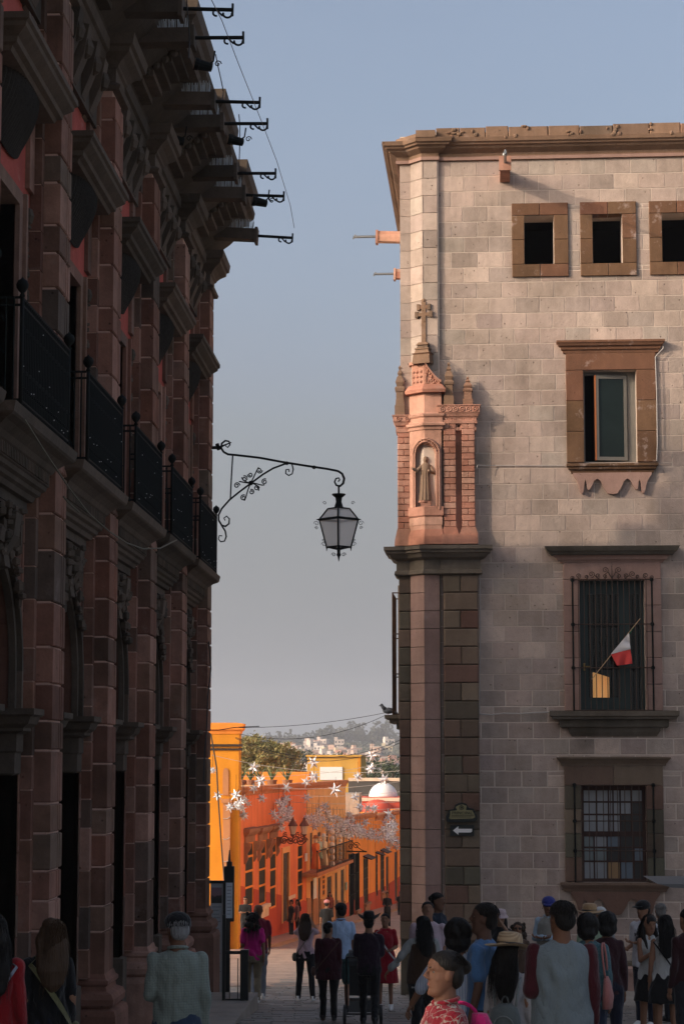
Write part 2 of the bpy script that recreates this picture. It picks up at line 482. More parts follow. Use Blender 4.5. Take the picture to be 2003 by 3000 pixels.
# walls: per bay, around arch and balcony door
AR = 0.98; ZI = 0.9          # arch radius, springing height
ZF = 3.2                     # balcony floor
for c in BY + [PY[0] - 1.865 - 3.73]:
    a, b = c - 1.865, c + 1.865
    mb.box(XW, XW - 0.7, a, c - AR, zb, ZI); mb.box(XW, XW - 0.7, c + AR, b, zb, ZI)
    n = 14
    arc = [(c + AR * math.cos(math.pi * i / n), ZI + AR * 1.08 * math.sin(math.pi * i / n)) for i in range(n + 1)]
    half = arc[:n // 2 + 1]
    zt = 3.2
    mb.prism([(b, ZI)] + [(c + AR, ZI)] + half[1:] + [(c, zt), (b, zt)], XW - 0.7, XW, 'x')
    half2 = arc[n // 2:]
    mb.prism([(c, zt)] + half2[:-1] + [(c - AR, ZI), (a, ZI), (a, zt)], XW - 0.7, XW, 'x')
    dw = 0.62
    mb.box(XW, XW - 0.7, a, c - dw, zt, 5.7); mb.box(XW, XW - 0.7, c + dw, b, zt, 5.7)
mb.box(XW, XW - 0.7, PY[-1] + 0.0, YEND - 0.12, zb, 9.3)
part('wall', mb, M_LWALL, LP)
mb = MB(); mb.box(XW + 0.001, XW - 0.7, wy0, YEND - 0.13, 5.7, 9.3)
part('upper_wall', mb, M_REDPL, LP, label='faded red plaster wall between the upper pilasters')
# massing behind the facade, which also throws the shade on the opposite wall
mb = MB(); mb.box(-26, -5.75, wy0, YEND - 0.15, zb, 8.25); mb.box(-5.75, XW - 0.701, wy0, YEND - 0.15, 7.6, 8.62)
mb.box(-5.75, -5.2, wy0, YEND - 0.15, zb, 7.6)
mb.box(-5.2, XW - 0.701, YEND - 0.5, YEND - 0.15, zb, 7.6)
part('rear_block', mb, M_LWALL, LP)
# north end wall strip
# pilasters: one object per stone
rs = random.Random(11)
def pil_prof(w=PW, d0=XW - 0.02, d1=XF):
    return [(d0, -w), (d1, -w), (d1, 0.02), (d1 - 0.03, 0.035), (d1 - 0.03, 0.085), (d1 - 0.006, 0.10), (d1 - 0.006, 0.16), (d1 - 0.035, 0.175), (d1 - 0.035, 0.23),
            (d1 - 0.012, 0.245), (d1 - 0.012, w), (d0, w)]
pil_me = []
for h in (0.30, 0.38, 0.46, 0.54):
    for q in range(2):
        m_ = MB(); e = 0.007
        m_.prism(pil_prof(), 0.011, h - 0.011)
        me = new_mesh('stone', m_); fix_normals(me); me.materials.append(M_LFACE)
        bm = bmesh.new(); bm.from_mesh(me)
        ed = [x for x in bm.edges if all(v.co.z > h - 0.02 for v in x.verts) or all(v.co.z < 0.02 for v in x.verts)]
        bmesh.ops.bevel(bm, geom=ed, offset=0.012, segments=1, affect='EDGES'); bm.to_mesh(me); bm.free()
        pil_me.append((h, me))
ZP0, ZP1 = -2.55, 8.28
mb = MB(); mb.box(0, 1, 0, 1, 0, 1); back_me = new_mesh('stone', mb); back_me.materials.append(M_LFACE)
for n, y in enumerate(PY):
    z = ZP0
    while z < ZP1 - 0.2:
        h, me = rs.choice(pil_me)
        if z + h > ZP1: h, me = pil_me[0]
        if z + h > ZP1 + 0.12: break
        inst('stone', me, Matrix.Translation((rs.uniform(-0.004, 0.004), y, z)), LP)
        z += h
    mb = MB()
    mb.box(XW - 0.02, XF - 0.042, y - PW + 0.012, y + PW - 0.02, ZP0, ZP1 + 0.1)        # mortar core
    part('mortar_core', mb, M_LMORT, LP)
    zz_ = ZP0; mb = MB(); mb.box(XW - 0.01, XW + 0.115, y - PW - 0.125, y + PW + 0.10, ZP0, ZP1 + 0.1); part('mortar_core', mb, M_LMORT, LP)
    while zz_ < ZP1 - 0.1:
        h_ = rs.choice((0.34, 0.42, 0.5)); h_ = min(h_, ZP1 + 0.05 - zz_)
        inst('stone', back_me, Matrix.Translation((XW, y - PW - 0.14, zz_ + 0.008)) @ Matrix.Diagonal((0.125 + rs.uniform(0, .004), 2 * PW + 0.25, h_ - 0.016, 1)), LP); zz_ += h_
    # base
    mb = MB()
    path = [(XW - 0.05, y + PW + 0.06), (XF, y + PW + 0.06), (XF, y - PW - 0.06), (XW - 0.05, y - PW - 0.06)]
    mb.sweep([(XW - 0.05, y + PW), (XF, y + PW), (XF, y - PW), (XW - 0.05, y - PW)],
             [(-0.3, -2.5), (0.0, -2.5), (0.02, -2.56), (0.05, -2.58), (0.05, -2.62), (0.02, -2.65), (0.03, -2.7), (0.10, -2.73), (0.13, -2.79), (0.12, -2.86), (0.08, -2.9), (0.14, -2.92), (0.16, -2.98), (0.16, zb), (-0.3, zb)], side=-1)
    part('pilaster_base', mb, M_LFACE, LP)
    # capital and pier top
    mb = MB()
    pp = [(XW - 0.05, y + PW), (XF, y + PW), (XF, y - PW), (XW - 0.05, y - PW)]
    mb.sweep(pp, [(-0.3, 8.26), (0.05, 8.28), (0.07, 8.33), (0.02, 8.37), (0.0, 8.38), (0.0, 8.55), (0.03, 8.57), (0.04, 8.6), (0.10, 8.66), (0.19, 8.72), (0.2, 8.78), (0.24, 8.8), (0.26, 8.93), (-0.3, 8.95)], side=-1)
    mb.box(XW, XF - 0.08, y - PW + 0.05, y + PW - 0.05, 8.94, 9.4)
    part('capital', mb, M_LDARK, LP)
# jamb stones beside each arched door (the side seen from the square)
jb = block_mesh('stone', M_LFACE, 0.02)
TJ = Matrix(((0, -1, 0, XW + 0.012), (1, 0, 0, 0), (0, 0, 1, 0), (0, 0, 0, 1)))   # frame: u=+Y, v = into wall (-X)
for n, c in enumerate(BY):
    z = -2.6; k = 0
    while z < 2.6:
        h = rs.choice((0.36, 0.42, 0.5))
        stone(jb, TJ, c + AR + 0.30, c + 1.865 - PW - 0.11, z + 0.008, z + h - 0.008, rs.uniform(-0.006, 0.004), 0.06, LP)
        z += h
# arch surround, impost, keystone, frieze and balcony for each bay
def lobe(mb, c, r, n=8): mb.ball(c, r, n)
door_me = None
for n, c in enumerate(BY):
    rk = random.Random(40 + n)
    mb = MB()
    ring = []
    N = 20
    for (r0, x1) in ((AR - 0.02, XW + 0.02), (AR + 0.07, XW + 0.07), (AR + 0.16, XW + 0.045)):
        a = [(c + r0 * math.cos(math.pi * i / N), ZI + r0 * 1.08 * math.sin(math.pi * i / N)) for i in range(N + 1)]
        b = [(c + (r0 + 0.075) * math.cos(math.pi * i / N), ZI + (r0 + 0.075) * 1.08 * math.sin(math.pi * i / N)) for i in range(N + 1)]
        vs = []; fs = []
        for i in range(N + 1): vs += [(XW - 0.05, *a[i]), (x1, *a[i]), (x1, *b[i]), (XW - 0.05, *b[i])]
        for i in range(N):
            for j in range(4): fs.append((4 * i + j, 4 * i + (j + 1) % 4, 4 * i + 4 + (j + 1) % 4, 4 * i + 4 + j))
        mb.add(vs, fs)
        for s in (-1, 1): mb.box(XW - 0.05, x1, c + s * r0, c + s * (r0 + 0.075), 0.5, ZI)
    part('arch_moulding', mb, M_LDARK, LP)
    mb = MB()      # impost shelves on both jambs, wrapping into the reveal
    for s in (-1, 1):
        e = c + s * AR
        if s > 0: path = [(XW - 0.62, e), (XW, e), (XW, e + 0.30)]; sd = 1
        else: path = [(XW - 0.62, e), (XW, e), (XW, e - 0.30)]; sd = -1
        mb.sweep(path, [(-0.1, 0.52), (0.26, 0.52), (0.26, 0.46), (0.22, 0.44), (0.19, 0.37), (0.13, 0.33), (0.13, 0.30), (0.05, 0.27), (0.05, 0.1), (0.03, 0.08), (0.03, -0.12), (0.0, -0.14), (0.0, -2.6), (0.06, -2.62), (0.06, -3.3), (-0.1, -3.3)], side=sd)
    part('impost', mb, M_LDARK, LP)
    dd = MB(); xd = XW - 0.40
    dd.box(xd - 0.06, xd, c - AR, c + AR, -3.5, 0.45)
    D = part('door', dd, M_WOOD, LP)
    pn = MB()
    for s in (-1, 1):
        for (za, zt) in ((-3.1, -2.2), (-2.0, -0.9), (-0.7, 0.2)):
            pn.box(xd, xd + 0.03, c + s * 0.12, c + s * 0.82, za, zt)
    part('door_panel', pn, M_WOOD, D)
    dd = MB(); dd.box(xd - 0.2, xd - 0.18, c - AR, c + AR, 0.45, ZI + AR * 1.1)
    part('fanlight', dd, M_BLACK, LP)
    # carved keystone with scrolls and foliage
    mb = MB(); kz = ZI + AR * 1.08
    for s in (-1, 1):
        mb.tube([Vector((XW + 0.1, c + s * 0.22, kz + 0.10)) + Vector((0, 0.16 * s * math.cos(a) * (1 - a / 9), 0.16 * math.sin(a) * (1 - a / 9))) for a in [i * 0.45 for i in range(14)]], [0.06 - 0.002 * i for i in range(14)], 6)
        for i in range(14): mb.ball((XW + 0.06 + rk.uniform(0, 0.06), c + s * (0.36 + 0.032 * i + rk.uniform(-.05, .05)), kz + 0.14 - 0.042 * i + rk.uniform(-.05, .05)), (rk.uniform(.03, .07), rk.uniform(.03, .07), rk.uniform(.03, .08)), 5)
    mb.prism([(XW, kz + 0.45), (XW + 0.22, kz + 0.42), (XW + 0.2, kz + 0.2), (XW + 0.1, kz + 0.02), (XW + 0.12, kz - 0.1), (XW, kz - 0.12)], c - 0.13, c + 0.13, 'y')
    for i in range(34): mb.ball((XW + 0.08 + rk.uniform(0, 0.1), c + rk.uniform(-0.45, 0.45), kz + 0.28 + rk.uniform(-.14, .2)), (rk.uniform(.03, .08), rk.uniform(.03, .06), rk.uniform(.03, .08)), 5)
    part('keystone_carving', mb, M_LDARK, LP)
    mb = MB()      # plain frieze panel above with upright slots
    mb.box(XW - 0.05, XW + 0.06, c - 1.2, c + 1.2, 2.52, 2.62); mb.box(XW - 0.05, XW + 0.03, c - 1.15, c + 1.15, 2.1, 2.5)
    for i in range(9): mb.box(XW, XW + 0.05, c - 1.1 + i * 0.26, c - 1.02 + i * 0.26, 2.12, 2.49)
    part('frieze_panel', mb, M_LDARK, LP)
    # balcony slab with stepped corbel mouldings and a dentil row
    B = 1.36
    path = [(XW - 0.05, c + B - 0.12), (XW + 0.08, c + B - 0.12), (XW + 0.08, c - B + 0.12), (XW - 0.05, c - B + 0.12)]
    mb = MB()
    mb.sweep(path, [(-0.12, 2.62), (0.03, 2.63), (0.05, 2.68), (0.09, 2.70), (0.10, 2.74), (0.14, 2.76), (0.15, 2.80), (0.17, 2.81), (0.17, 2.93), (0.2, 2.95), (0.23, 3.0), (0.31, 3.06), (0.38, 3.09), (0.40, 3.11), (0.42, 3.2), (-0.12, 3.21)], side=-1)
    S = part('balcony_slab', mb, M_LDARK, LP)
    mb = MB()
    for i in range(34): mb.box(XW + 0.24, XW + 0.275, c - 1.28 + i * 0.076, c - 1.245 + i * 0.076, 2.82, 2.925)
    part('dentils', mb, M_LDARK, S)
    # railing
    x1 = XW + 0.46; x0 = XW + 0.02; yb = 1.25; zr = 4.22
    rl = MB()
    for z_ in (zr, zr - 0.07, 3.27): rl.tube([(x0, c - yb, z_), (x1, c - yb, z_), (x1, c + yb, z_), (x0, c + yb, z_)], 0.014, 5)
    BR = part('balcony_railing', rl, M_IRON, LP)
    bars = MB()
    nb = 30
    for i in range(nb + 1):
        y_ = c - yb + 2 * yb * i / nb
        bars.tube([(x1, y_, 3.22), (x1, y_, zr)], 0.011, 4)
        if i % 2:
            for zz in (3.55, 3.95): bars.ball((x1, y_, zz), (0.018, 0.022, 0.035), 4)
        if i < nb: bars.tube(spiral((x1, y_ + yb / nb, 3.38), 0.035, 0.012, 0, 1.3, 7, (0, 1, 0)), 0.006, 3, cap=False)
        if i < nb: bars.tube(spiral((x1, y_ + yb / nb, zr - 0.035), 0.03, 0.012, 0, 1.0, 6, (0, 1, 0)), 0.005, 3, cap=False)
    for s in (-1, 1):
        for i in range(1, 6): bars.tube([(x0 + (x1 - x0) * i / 6, c + s * yb, 3.22), (x0 + (x1 - x0) * i / 6, c + s * yb, zr)], 0.01, 4)
        for zz in (3.4, 3.7, 4.0): bars.tube(spiral((x0 + 0.2, c + s * yb, zz), 0.08, 0.02, 0, 1.4, 10), 0.008, 3, cap=False)
    part('baluster', bars, M_IRON, BR)
    for s in (-1, 1):
        fn = MB()
        fn.tube([(x1, c + s * yb, 3.2), (x1, c + s * yb, zr)], 0.02, 6)
        fn.lathe([(0.012, 0), (0.03, 0.01), (0.016, 0.04), (0.035, 0.06), (0.055, 0.09), (0.06, 0.12), (0.045, 0.155), (0.015, 0.175), (0.004, 0.19)], 10, Matrix.Translation((x1, c + s * yb, zr)))
        part('finial', fn, M_IRON, BR, smooth=True)
    mb = MB(); rf = random.Random(70 + n)
    for i in range(12):
        y_ = c - yb + 2 * yb * (i + rf.random()) / 12; z_ = 3.3 + .8 * rf.random() ** 2
        mb.ball((x1 + 0.02, y_, z_), 0.006, 5)
    tag_o = part('fairy_lights', mb, M_WHITEB, BR, kind='stuff')
    # balcony door and its carved surround
    mb = MB(); dw = 0.62
    mb.box(XW - 0.45, XW - 0.4, c - dw, c + dw, ZF, 5.7)
    D = part('balcony_door', mb, M_WOOD, LP)
    mb = MB()
    for s in (-1, 1):
        for k in range(4): mb.box(XW - 0.4, XW - 0.385, c + s * 0.08, c + s * 0.52, 3.35 + k * 0.57, 3.85 + k * 0.57)
    part('door_pane', mb, M_BLACK, D)
    mb = MB()
    for s in (-1, 1):
        mb.box(XW - 0.4, XW + 0.05, c + s * dw, c + s * (dw + 0.16), ZF, 5.75)
        mb.box(XW - 0.02, XW + 0.09, c + s * (dw + 0.16), c + s * (dw + 0.24), ZF, 5.75)
    mb.box(XW - 0.4, XW + 0.05, c - dw, c + dw, 5.6, 5.75)
    SR = part('door_surround', mb, M_LFACE, LP)
    for s in (-1, 1):
        mb = MB()
        mb.box(XW - 0.02, XW + 0.045, c + s * (dw + 0.245), c + s * (dw + 0.40), 3.4, 5.62)
        for i in range(44):
            z_ = 3.45 + i * 0.05
            mb.ball((XW + 0.05 + 0.02 * math.sin(i * 1.3), c + s * (dw + 0.32 + 0.05 * math.sin(i * 1.9)), z_), (rk.uniform(.02, .05), rk.uniform(.02, .05), rk.uniform(.02, .05)), 5)
        mb.ball((XW + 0.07, c + s * (dw + 0.30), 5.55), (0.07, 0.07, 0.1), 7)
        part('carved_garland', mb, M_LDARK, SR)
    # hood: bulging frieze under a projecting cornice
    H = 1.22
    mb = MB()
    vs = []; fs = []; NT_, NZ_ = 72, 9
    for i in range(NT_ + 1):
        t = -1 + 2 * i / NT_; e_ = max(1 - abs(t) ** 2.6, 0.0) ** 0.5
        for k in range(NZ_ + 1):
            q_ = k / NZ_; zl = 5.98 + 0.35 * (1 - e_)
            vs.append((XW - 0.02 + (0.05 + 0.25 * math.sin(q_ * math.pi / 2) ** 1.1) * (0.25 + 0.75 * e_) + 0.012 * math.sin(i * 2.1 + q_ * 1.5), c + t * (H - 0.42), zl + (6.62 - zl) * q_))
    for i in range(NT_):
        for k in range(NZ_): fs.append((i * (NZ_ + 1) + k, (i + 1) * (NZ_ + 1) + k, (i + 1) * (NZ_ + 1) + k + 1, i * (NZ_ + 1) + k + 1))
    mb.add(vs, fs)
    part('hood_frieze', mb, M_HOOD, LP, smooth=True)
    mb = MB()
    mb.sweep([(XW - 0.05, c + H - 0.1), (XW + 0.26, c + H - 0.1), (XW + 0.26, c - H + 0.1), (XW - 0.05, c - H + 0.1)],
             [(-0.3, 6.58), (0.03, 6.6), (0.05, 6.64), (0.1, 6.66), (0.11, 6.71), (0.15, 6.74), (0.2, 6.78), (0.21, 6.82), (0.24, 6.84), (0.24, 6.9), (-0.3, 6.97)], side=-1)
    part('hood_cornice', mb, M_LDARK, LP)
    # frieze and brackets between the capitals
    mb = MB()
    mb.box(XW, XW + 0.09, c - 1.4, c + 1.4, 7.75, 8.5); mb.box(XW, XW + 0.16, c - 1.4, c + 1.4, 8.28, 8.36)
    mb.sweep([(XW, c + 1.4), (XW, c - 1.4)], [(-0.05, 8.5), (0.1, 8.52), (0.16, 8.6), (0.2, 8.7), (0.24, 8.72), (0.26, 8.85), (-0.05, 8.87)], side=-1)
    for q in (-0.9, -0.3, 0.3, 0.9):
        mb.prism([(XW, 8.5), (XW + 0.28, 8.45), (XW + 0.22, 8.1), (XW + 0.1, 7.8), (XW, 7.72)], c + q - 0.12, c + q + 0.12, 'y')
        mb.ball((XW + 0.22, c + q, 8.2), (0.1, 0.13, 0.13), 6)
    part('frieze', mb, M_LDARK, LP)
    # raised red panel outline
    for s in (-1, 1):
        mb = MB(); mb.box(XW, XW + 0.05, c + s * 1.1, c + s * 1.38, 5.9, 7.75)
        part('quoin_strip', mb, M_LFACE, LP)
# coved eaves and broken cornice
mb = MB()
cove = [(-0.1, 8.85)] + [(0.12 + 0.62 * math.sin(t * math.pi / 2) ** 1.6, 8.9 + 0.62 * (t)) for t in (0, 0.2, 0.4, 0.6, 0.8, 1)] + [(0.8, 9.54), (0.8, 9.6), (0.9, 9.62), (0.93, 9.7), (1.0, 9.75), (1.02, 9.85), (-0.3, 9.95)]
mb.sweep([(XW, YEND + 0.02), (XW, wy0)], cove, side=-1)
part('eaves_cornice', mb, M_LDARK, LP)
for c in BY:
    mb = MB()
    mb.sweep([(XW, c + 1.0), (XW + 0.9, c + 1.0), (XW + 0.9, c - 0.6), (XW, c - 0.6)], [(-0.2, 9.42), (0.06, 9.45), (0.08, 9.56), (0.16, 9.6), (0.18, 9.7), (0.24, 9.76), (0.26, 9.95), (-0.2, 9.99)], side=-1)
    mb.box(XW, XW + 0.86, c - 0.5, c + 0.9, 9.97, 10.2)
    for (xa_, xb_, z_, yy_) in ((0.1, 0.36, 9.02, .5), (0.1, 0.5, 9.12, .46), (0.1, 0.62, 9.22, .5), (.1, .74, 9.31, .46), (.1, .86, 9.38, .52)):
        mb.box(XW + xa_, XW + xb_, c + .2 - yy_, c + .2 + yy_, z_, z_ + 0.085)
    for q_ in range(5): mb.ball((XW + 0.3 + q_ * .12, c - .33, 9.08 + q_ * .08), (.06, .05, .06), 6)
    part('broken_cornice', mb, M_LDARK, LP)
# water spouts with iron rods
M_SPIKE = mat('bird_spikes', (0.25, 0.26, 0.26), 0.4, 0.6)
spout_me = {}
def spout_parts(L, rl):
    a = MB()
    a.box(0, L, -0.13, 0.13, -0.09, 0.02); a.box(0, L, -0.13, -0.08, 0.02, 0.10); a.box(0, L, 0.08, 0.13, 0.02, 0.10)
    a.box(L, L + 0.05, -0.155, 0.155, -0.14, 0.125)
    b = MB(); b.tube([(L + 0.02, 0, 0.0), (L + rl, 0, -0.01)], 0.026, 6)
    b.tube([(L + rl - 0.09, 0, 0), (L + rl - 0.09, 0, 0.0)], 0.03, 6)
    c = MB()
    c.tube([(L + rl, 0, 0.07), (L + rl, 0, -0.09)], 0.016, 5)
    c.tube([Vector((L + rl - 0.06, 0, -0.06)) + Vector((0.055 * math.cos(q), 0, 0.05 * math.sin(q))) for q in [0.2 - i * 0.45 for i in range(9)]], 0.014, 4)
    c.tube([Vector((L + rl - 0.2, 0, -0.05)) + Vector((0.04 * math.cos(q), 0, 0.04 * math.sin(q))) for q in [1 + i * 0.5 for i in range(9)]], 0.013, 4)
    c.tube([(L + rl - 0.12, 0, -0.09), (L + rl - 0.2, 0, -0.01)], 0.012, 4)
    d = MB()
    for i in range(26):
        for s in (-1, 0, 1): d.tube([(0.3 + (L - 0.35) * i / 25, s * 0.04, 0.02), (0.3 + (L - 0.35) * i / 25 + rs.uniform(-.02, .02), s * 0.10, 0.27)], 0.006, 3, cap=False)
    return a, b, c, d
sp = []
for (nm, m_, q) in zip(('waterspout', 'iron_rod', 'iron_scroll', 'bird_spikes'), (M_LDARK, M_IRON, M_IRON, M_SPIKE), spout_parts(1.06, 0.66)):
    me = new_mesh(nm, q); fix_normals(me); me.materials.append(m_); sp.append((nm, me))
for n, y in enumerate(PY[1:]):
    for s in (-1, 1):
        if s > 0 and n == 5: continue
        T = Matrix.Translation((XW + 0.05, y + s * 0.56, 9.26 + rs.uniform(-0.02, 0.02))) @ Matrix.Rotation(rad(rs.uniform(-1, 3.5)), 4, 'Y') @ Matrix.Diagonal((1 + rs.uniform(-.02, .03), 1, 1, 1))
        w_ = inst('waterspout', sp[0][1], T, LP)
        for nm, me in sp[1:]:
            o = bpy.data.objects.new(nm, me); COL.objects.link(o); o.parent = w_; WM[o.name] = T

# ================================================================== stone building on the right
BB = -rad(1.57)
FR = frame(((1290 - 1270) / FPX * 42, 42, 0), BB)
RB = thing('stone_building', 'pale grey cut stone corner building with carved corner shrine and barred windows on the right', 'building', FR @ Vector((2, 0, ground(42))), BB)
def RW(px, py, v=0.0): return on_plane(FR, px, py, v)
def rect(px0, py0, px1, py1, v=0.0):
    a = RW((px0 + px1) / 2, py0, v); b = RW((px0 + px1) / 2, py1, v)
    u0 = RW(px0, (py0 + py1) / 2, v)[0]; u1 = RW(px1, (py0 + py1) / 2, v)[0]
    return (u0, u1, b[1], a[1])
ZG = ground(42) - 0.3
ZT = RW(1500, 470)[1]                      # wall top under the cornice
UR = 11.0
# windows: opening, outer frame
W1 = [(rect(1535, 632, 1621, 775), rect(1498, 596, 1664, 812)),
      (rect(1735, 629, 1821, 772), rect(1698, 592, 1863, 809)),
      (rect(1938, 625, 2024, 768), rect(1900, 589, 2065, 806)),
      (rect(2140, 622, 2226, 764), rect(2101, 586, 2266, 802))]
W2 = (rect(1709, 1085, 1863, 1355), rect(1657, 1035, 1921, 1358))
W3 = (rect(1698, 1698, 1888, 2083), rect(1650, 1648, 1937, 2085))
W4 = (rect(1702, 2301, 1893, 2583), rect(1653, 2243, 1943, 2585))
opens = [a for a, b in W1] + [W2[0], W3[0], W4[0]]
outer = [b for a, b in W1] + [W2[1], W3[1], W4[1]]
# mortar wall (recessed behind the stones) with real openings
rects = [(0.0, UR, ZG, ZT + 0.6)]
for h in opens: rects = minus(rects, h)
mb = MB(FR)
for r in rects: mb.box(r[0], r[1], 0.0, 0.55, r[2], r[3])
part('mortar_wall', mb, M_MORTAR, RB)
ash = block_mesh('stone', M_ASHLAR, 0.025)
rs = random.Random(5)
HR = 0.3155
cells = []
z = ZT; row = 0
mids = [((a[0] * .5 + b[0] * .5), (a[1] * .5 + b[1] * .5), (a[2] * .5 + b[2] * .5), (a[3] * .5 + b[3] * .5)) for a, b in zip(opens, outer)]
while z > ZG:
    u = 0.0; first = True
    off = (row % 2) * 0.25 + rs.uniform(-0.02, 0.02)
    while u < UR:
        w = rs.uniform(0.49, 0.53) if not first else 0.27 + off
        u1 = min(u + w, UR)
        rc = [(u, u1, z - HR, z)]
        for h in mids: rc = minus(rc, h)
        for r in rc:
            g = 0.0088
            cells.append((r[0] + (g if r[0] > 0 else 0), r[1] - g, r[2] + g, r[3] - g))
        u = u1; first = False
    z -= HR; row += 1
vis = [c for c in cells if c[0] < 5.0]
vis = sorted([c for c in vis if (c[1] - c[0]) * (c[3] - c[2]) > 0.05], key=lambda c: (-c[3], c[0]))
solo = set(vis[:300])
mb = MB(FR)
for c in cells:
    v0 = -0.005 - rs.uniform(0, 0.004)
    if c in solo: stone(ash, FR, c[0], c[1], c[2], c[3], v0, 0.03, RB)
    else: add_block(mb, c[0], c[1], c[2], c[3], v0, 0.03, 0.009)
part('ashlar_stones', mb, M_ASHLAR, RB, kind='stuff')
# window frames made of separate stones
def frame_stones(op, ou, m_, proud, names='frame_stone', split=(2, 3)):
    me = block_mesh(names, m_, 0.02)
    o0, o1, p0, p1 = op; q0, q1, r0, r1 = ou
    g = 0.004
    def st(a, b, c, d): stone(me, FR, a + g, b - g, c + g, d - g, -proud - rs.uniform(0, .006), proud + 0.25, RB, names)
    n = split[0]
    if r1 > p1 + 0.05:
        for i in range(n): st(q0 + (q1 - q0) * i / n, q0 + (q1 - q0) * (i + 1) / n, p1, r1)
    if p0 > r0 + 0.05:
        for i in range(n): st(q0 + (q1 - q0) * i / n, q0 + (q1 - q0) * (i + 1) / n, r0, p0)
    n = split[1]
    zz0 = max(p0, r0)
    for i in range(n):
        a = zz0 + (p1 - zz0) * i / n; b = zz0 + (p1 - zz0) * (i + 1) / n
        st(q0, o0, a, b); st(o1, q1, a, b)
for a, b in W1: frame_stones(a, b, M_BROWN, 0.05, split=(2, 2))
frame_stones(*W2, M_BROWN, 0.06, split=(1, 3))
frame_stones(*W3, M_PINK, 0.07, split=(2, 5))
frame_stones(*W4, M_RUST, 0.07, split=(2, 4))
# dark rooms behind the openings
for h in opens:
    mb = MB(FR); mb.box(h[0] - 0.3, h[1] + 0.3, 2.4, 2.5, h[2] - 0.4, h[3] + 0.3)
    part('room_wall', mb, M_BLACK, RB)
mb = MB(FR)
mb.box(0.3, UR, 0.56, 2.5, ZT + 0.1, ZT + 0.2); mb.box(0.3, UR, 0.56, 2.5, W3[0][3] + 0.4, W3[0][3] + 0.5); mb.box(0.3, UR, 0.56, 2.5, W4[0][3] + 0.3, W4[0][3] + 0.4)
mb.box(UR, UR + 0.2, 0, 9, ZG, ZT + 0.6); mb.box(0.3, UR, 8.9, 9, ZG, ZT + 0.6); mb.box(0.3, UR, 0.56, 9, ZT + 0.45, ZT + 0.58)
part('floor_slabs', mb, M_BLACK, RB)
# ---- corner: front pier, chamfer, side pilaster
UA, UB2, UC = RW(1238, 700)[0], RW(1203, 700)[0], RW(1170, 700)[0]
P1, P2, P3, P4 = (0.0, -0.07), (UA, -0.07), (UB2, 0.17), (UC, 0.19)
ZM = RW(1270, 1600)[1]                      # middle cornice top
mb = MB(FR)
cor = [(0.02, -0.065), (UA, -0.065), (UB2 + 0.004, 0.175), (UB2 + .004, 0.2), (UC + 0.006, 0.2), (UC + 0.006, 9.0), (0.02, 9.0)]
mb.prism(cor, ZM, ZT + 0.6)
part('corner_mortar', mb, M_MORTAR, RB)
# lower corner core
LA, LB_, LC = RW(1244, 2000)[0], RW(1202, 2000)[0], RW(1167, 2000)[0]
mb = MB(FR)
mb.prism([(0.02, -0.05), (LA, -0.10), (LB_ + 0.01, 0.15), (LB_ + .01, 0.16), (LC + 0.02, 0.16), (LC + 0.02, 9.0), (0.02, 9.0)], ZG, ZM)
part('corner_core', mb, M_RUST, RB)
def quad_stone(poly, z0, z1, m_, name='stone'):
    """stone with a plan outline, wrapped round the corner"""
    mb = MB(FR); mb.prism(poly, z0 + 0.006, z1 - 0.006)
    o = part(name, mb, m_, RB)
    return o
z = ZT; row = 0
while z > ZM + 2.2:
    h = 0.36
    z0 = z - h
    if row % 2: quad_stone([(-0.01, -0.085), (UA, -0.085), (UA, 0.05), (-0.01, 0.05)], z0, z, M_ASHLAR)
    else: quad_stone([(-0.01, -0.088), (UA + 0.02, -0.088), (UA + 0.02, 0.05), (-0.01, 0.05)], z0, z, M_ASHLAR)
    quad_stone([(UA - 0.004, -0.085), (UB2 - 0.012, 0.17), (UB2 + 0.03, 0.22), (UA, 0.0)], z0, z, M_ASHLAR)
    quad_stone([(UB2 - 0.016, 0.188), (UC, 0.188), (UC, 0.7), (UB2, 0.7)], z0, z, M_ASHLAR)
    z = z0; row += 1
ZN = z
# ---- lower corner column (two smooth faces) and rusticated strips
z = RW(1270, 1685)[1]; row = 0
ZCAP = z
while z > ZG:
    h = 0.355 if row % 2 == 0 else 0.36
    z0 = z - h
    if row % 3 != 1: quad_stone([(-0.002, -0.075), (LA, -0.14), (LA, 0.0), (-0.002, 0.0)], z0 - (0.36 if row % 3 == 0 else 0), z, M_PINK)
    quad_stone([(LA - 0.003, -0.14), (LB_, 0.10), (LB_ + 0.05, 0.14), (LA, 0.0)], z0, z, M_PINK)
    z = z0; row += 1
def rust(mb_list, u0, u1, v, zt, n, h, me, left=False):
    zz = zt
    for i in range(n):
        g = 0.017
        if left: cuts = [u0, u1]
        elif i % 2 == 0: cuts = [u0, (u0 + u1) / 2 + rs.uniform(-.02, .02), u1]
        else: cuts = [u0, u0 + (u1 - u0) * rs.choice((1.0, 0.66, 1.0)), u1]
        cuts = [c for j, c in enumerate(cuts) if j == 0 or c - cuts[j - 1] > 0.05]
        for a, b in zip(cuts[:-1], cuts[1:]):
            gg = 0.004 if i % 2 else g / 2
            stone(me, FR, a + (g / 2 if a == u0 else gg), b - (g / 2 if b == u1 else gg), zz - h + g / 2, zz - g / 2, v, 0.2 + max(-v, 0), RB, 'rusticated_block')
        zz -= h
rme = block_mesh('rusticated_block', M_RUST, 0.045)
RP0, RP1 = RW(1299, 2000)[0], RW(1403, 2000)[0]
mb = MB(FR); mb.box(RP0 + 0.01, RP1 - 0.01, -0.10, 0.1, ZG, ZM); part('pilaster_core', mb, M_RUST, RB)
rust(None, RP0, RP1, -0.14, ZCAP, 20, 0.3575, rme)
rust(None, LC, LB_ - 0.005, 0.12, ZCAP, 20, 0.3575, rme, left=True)
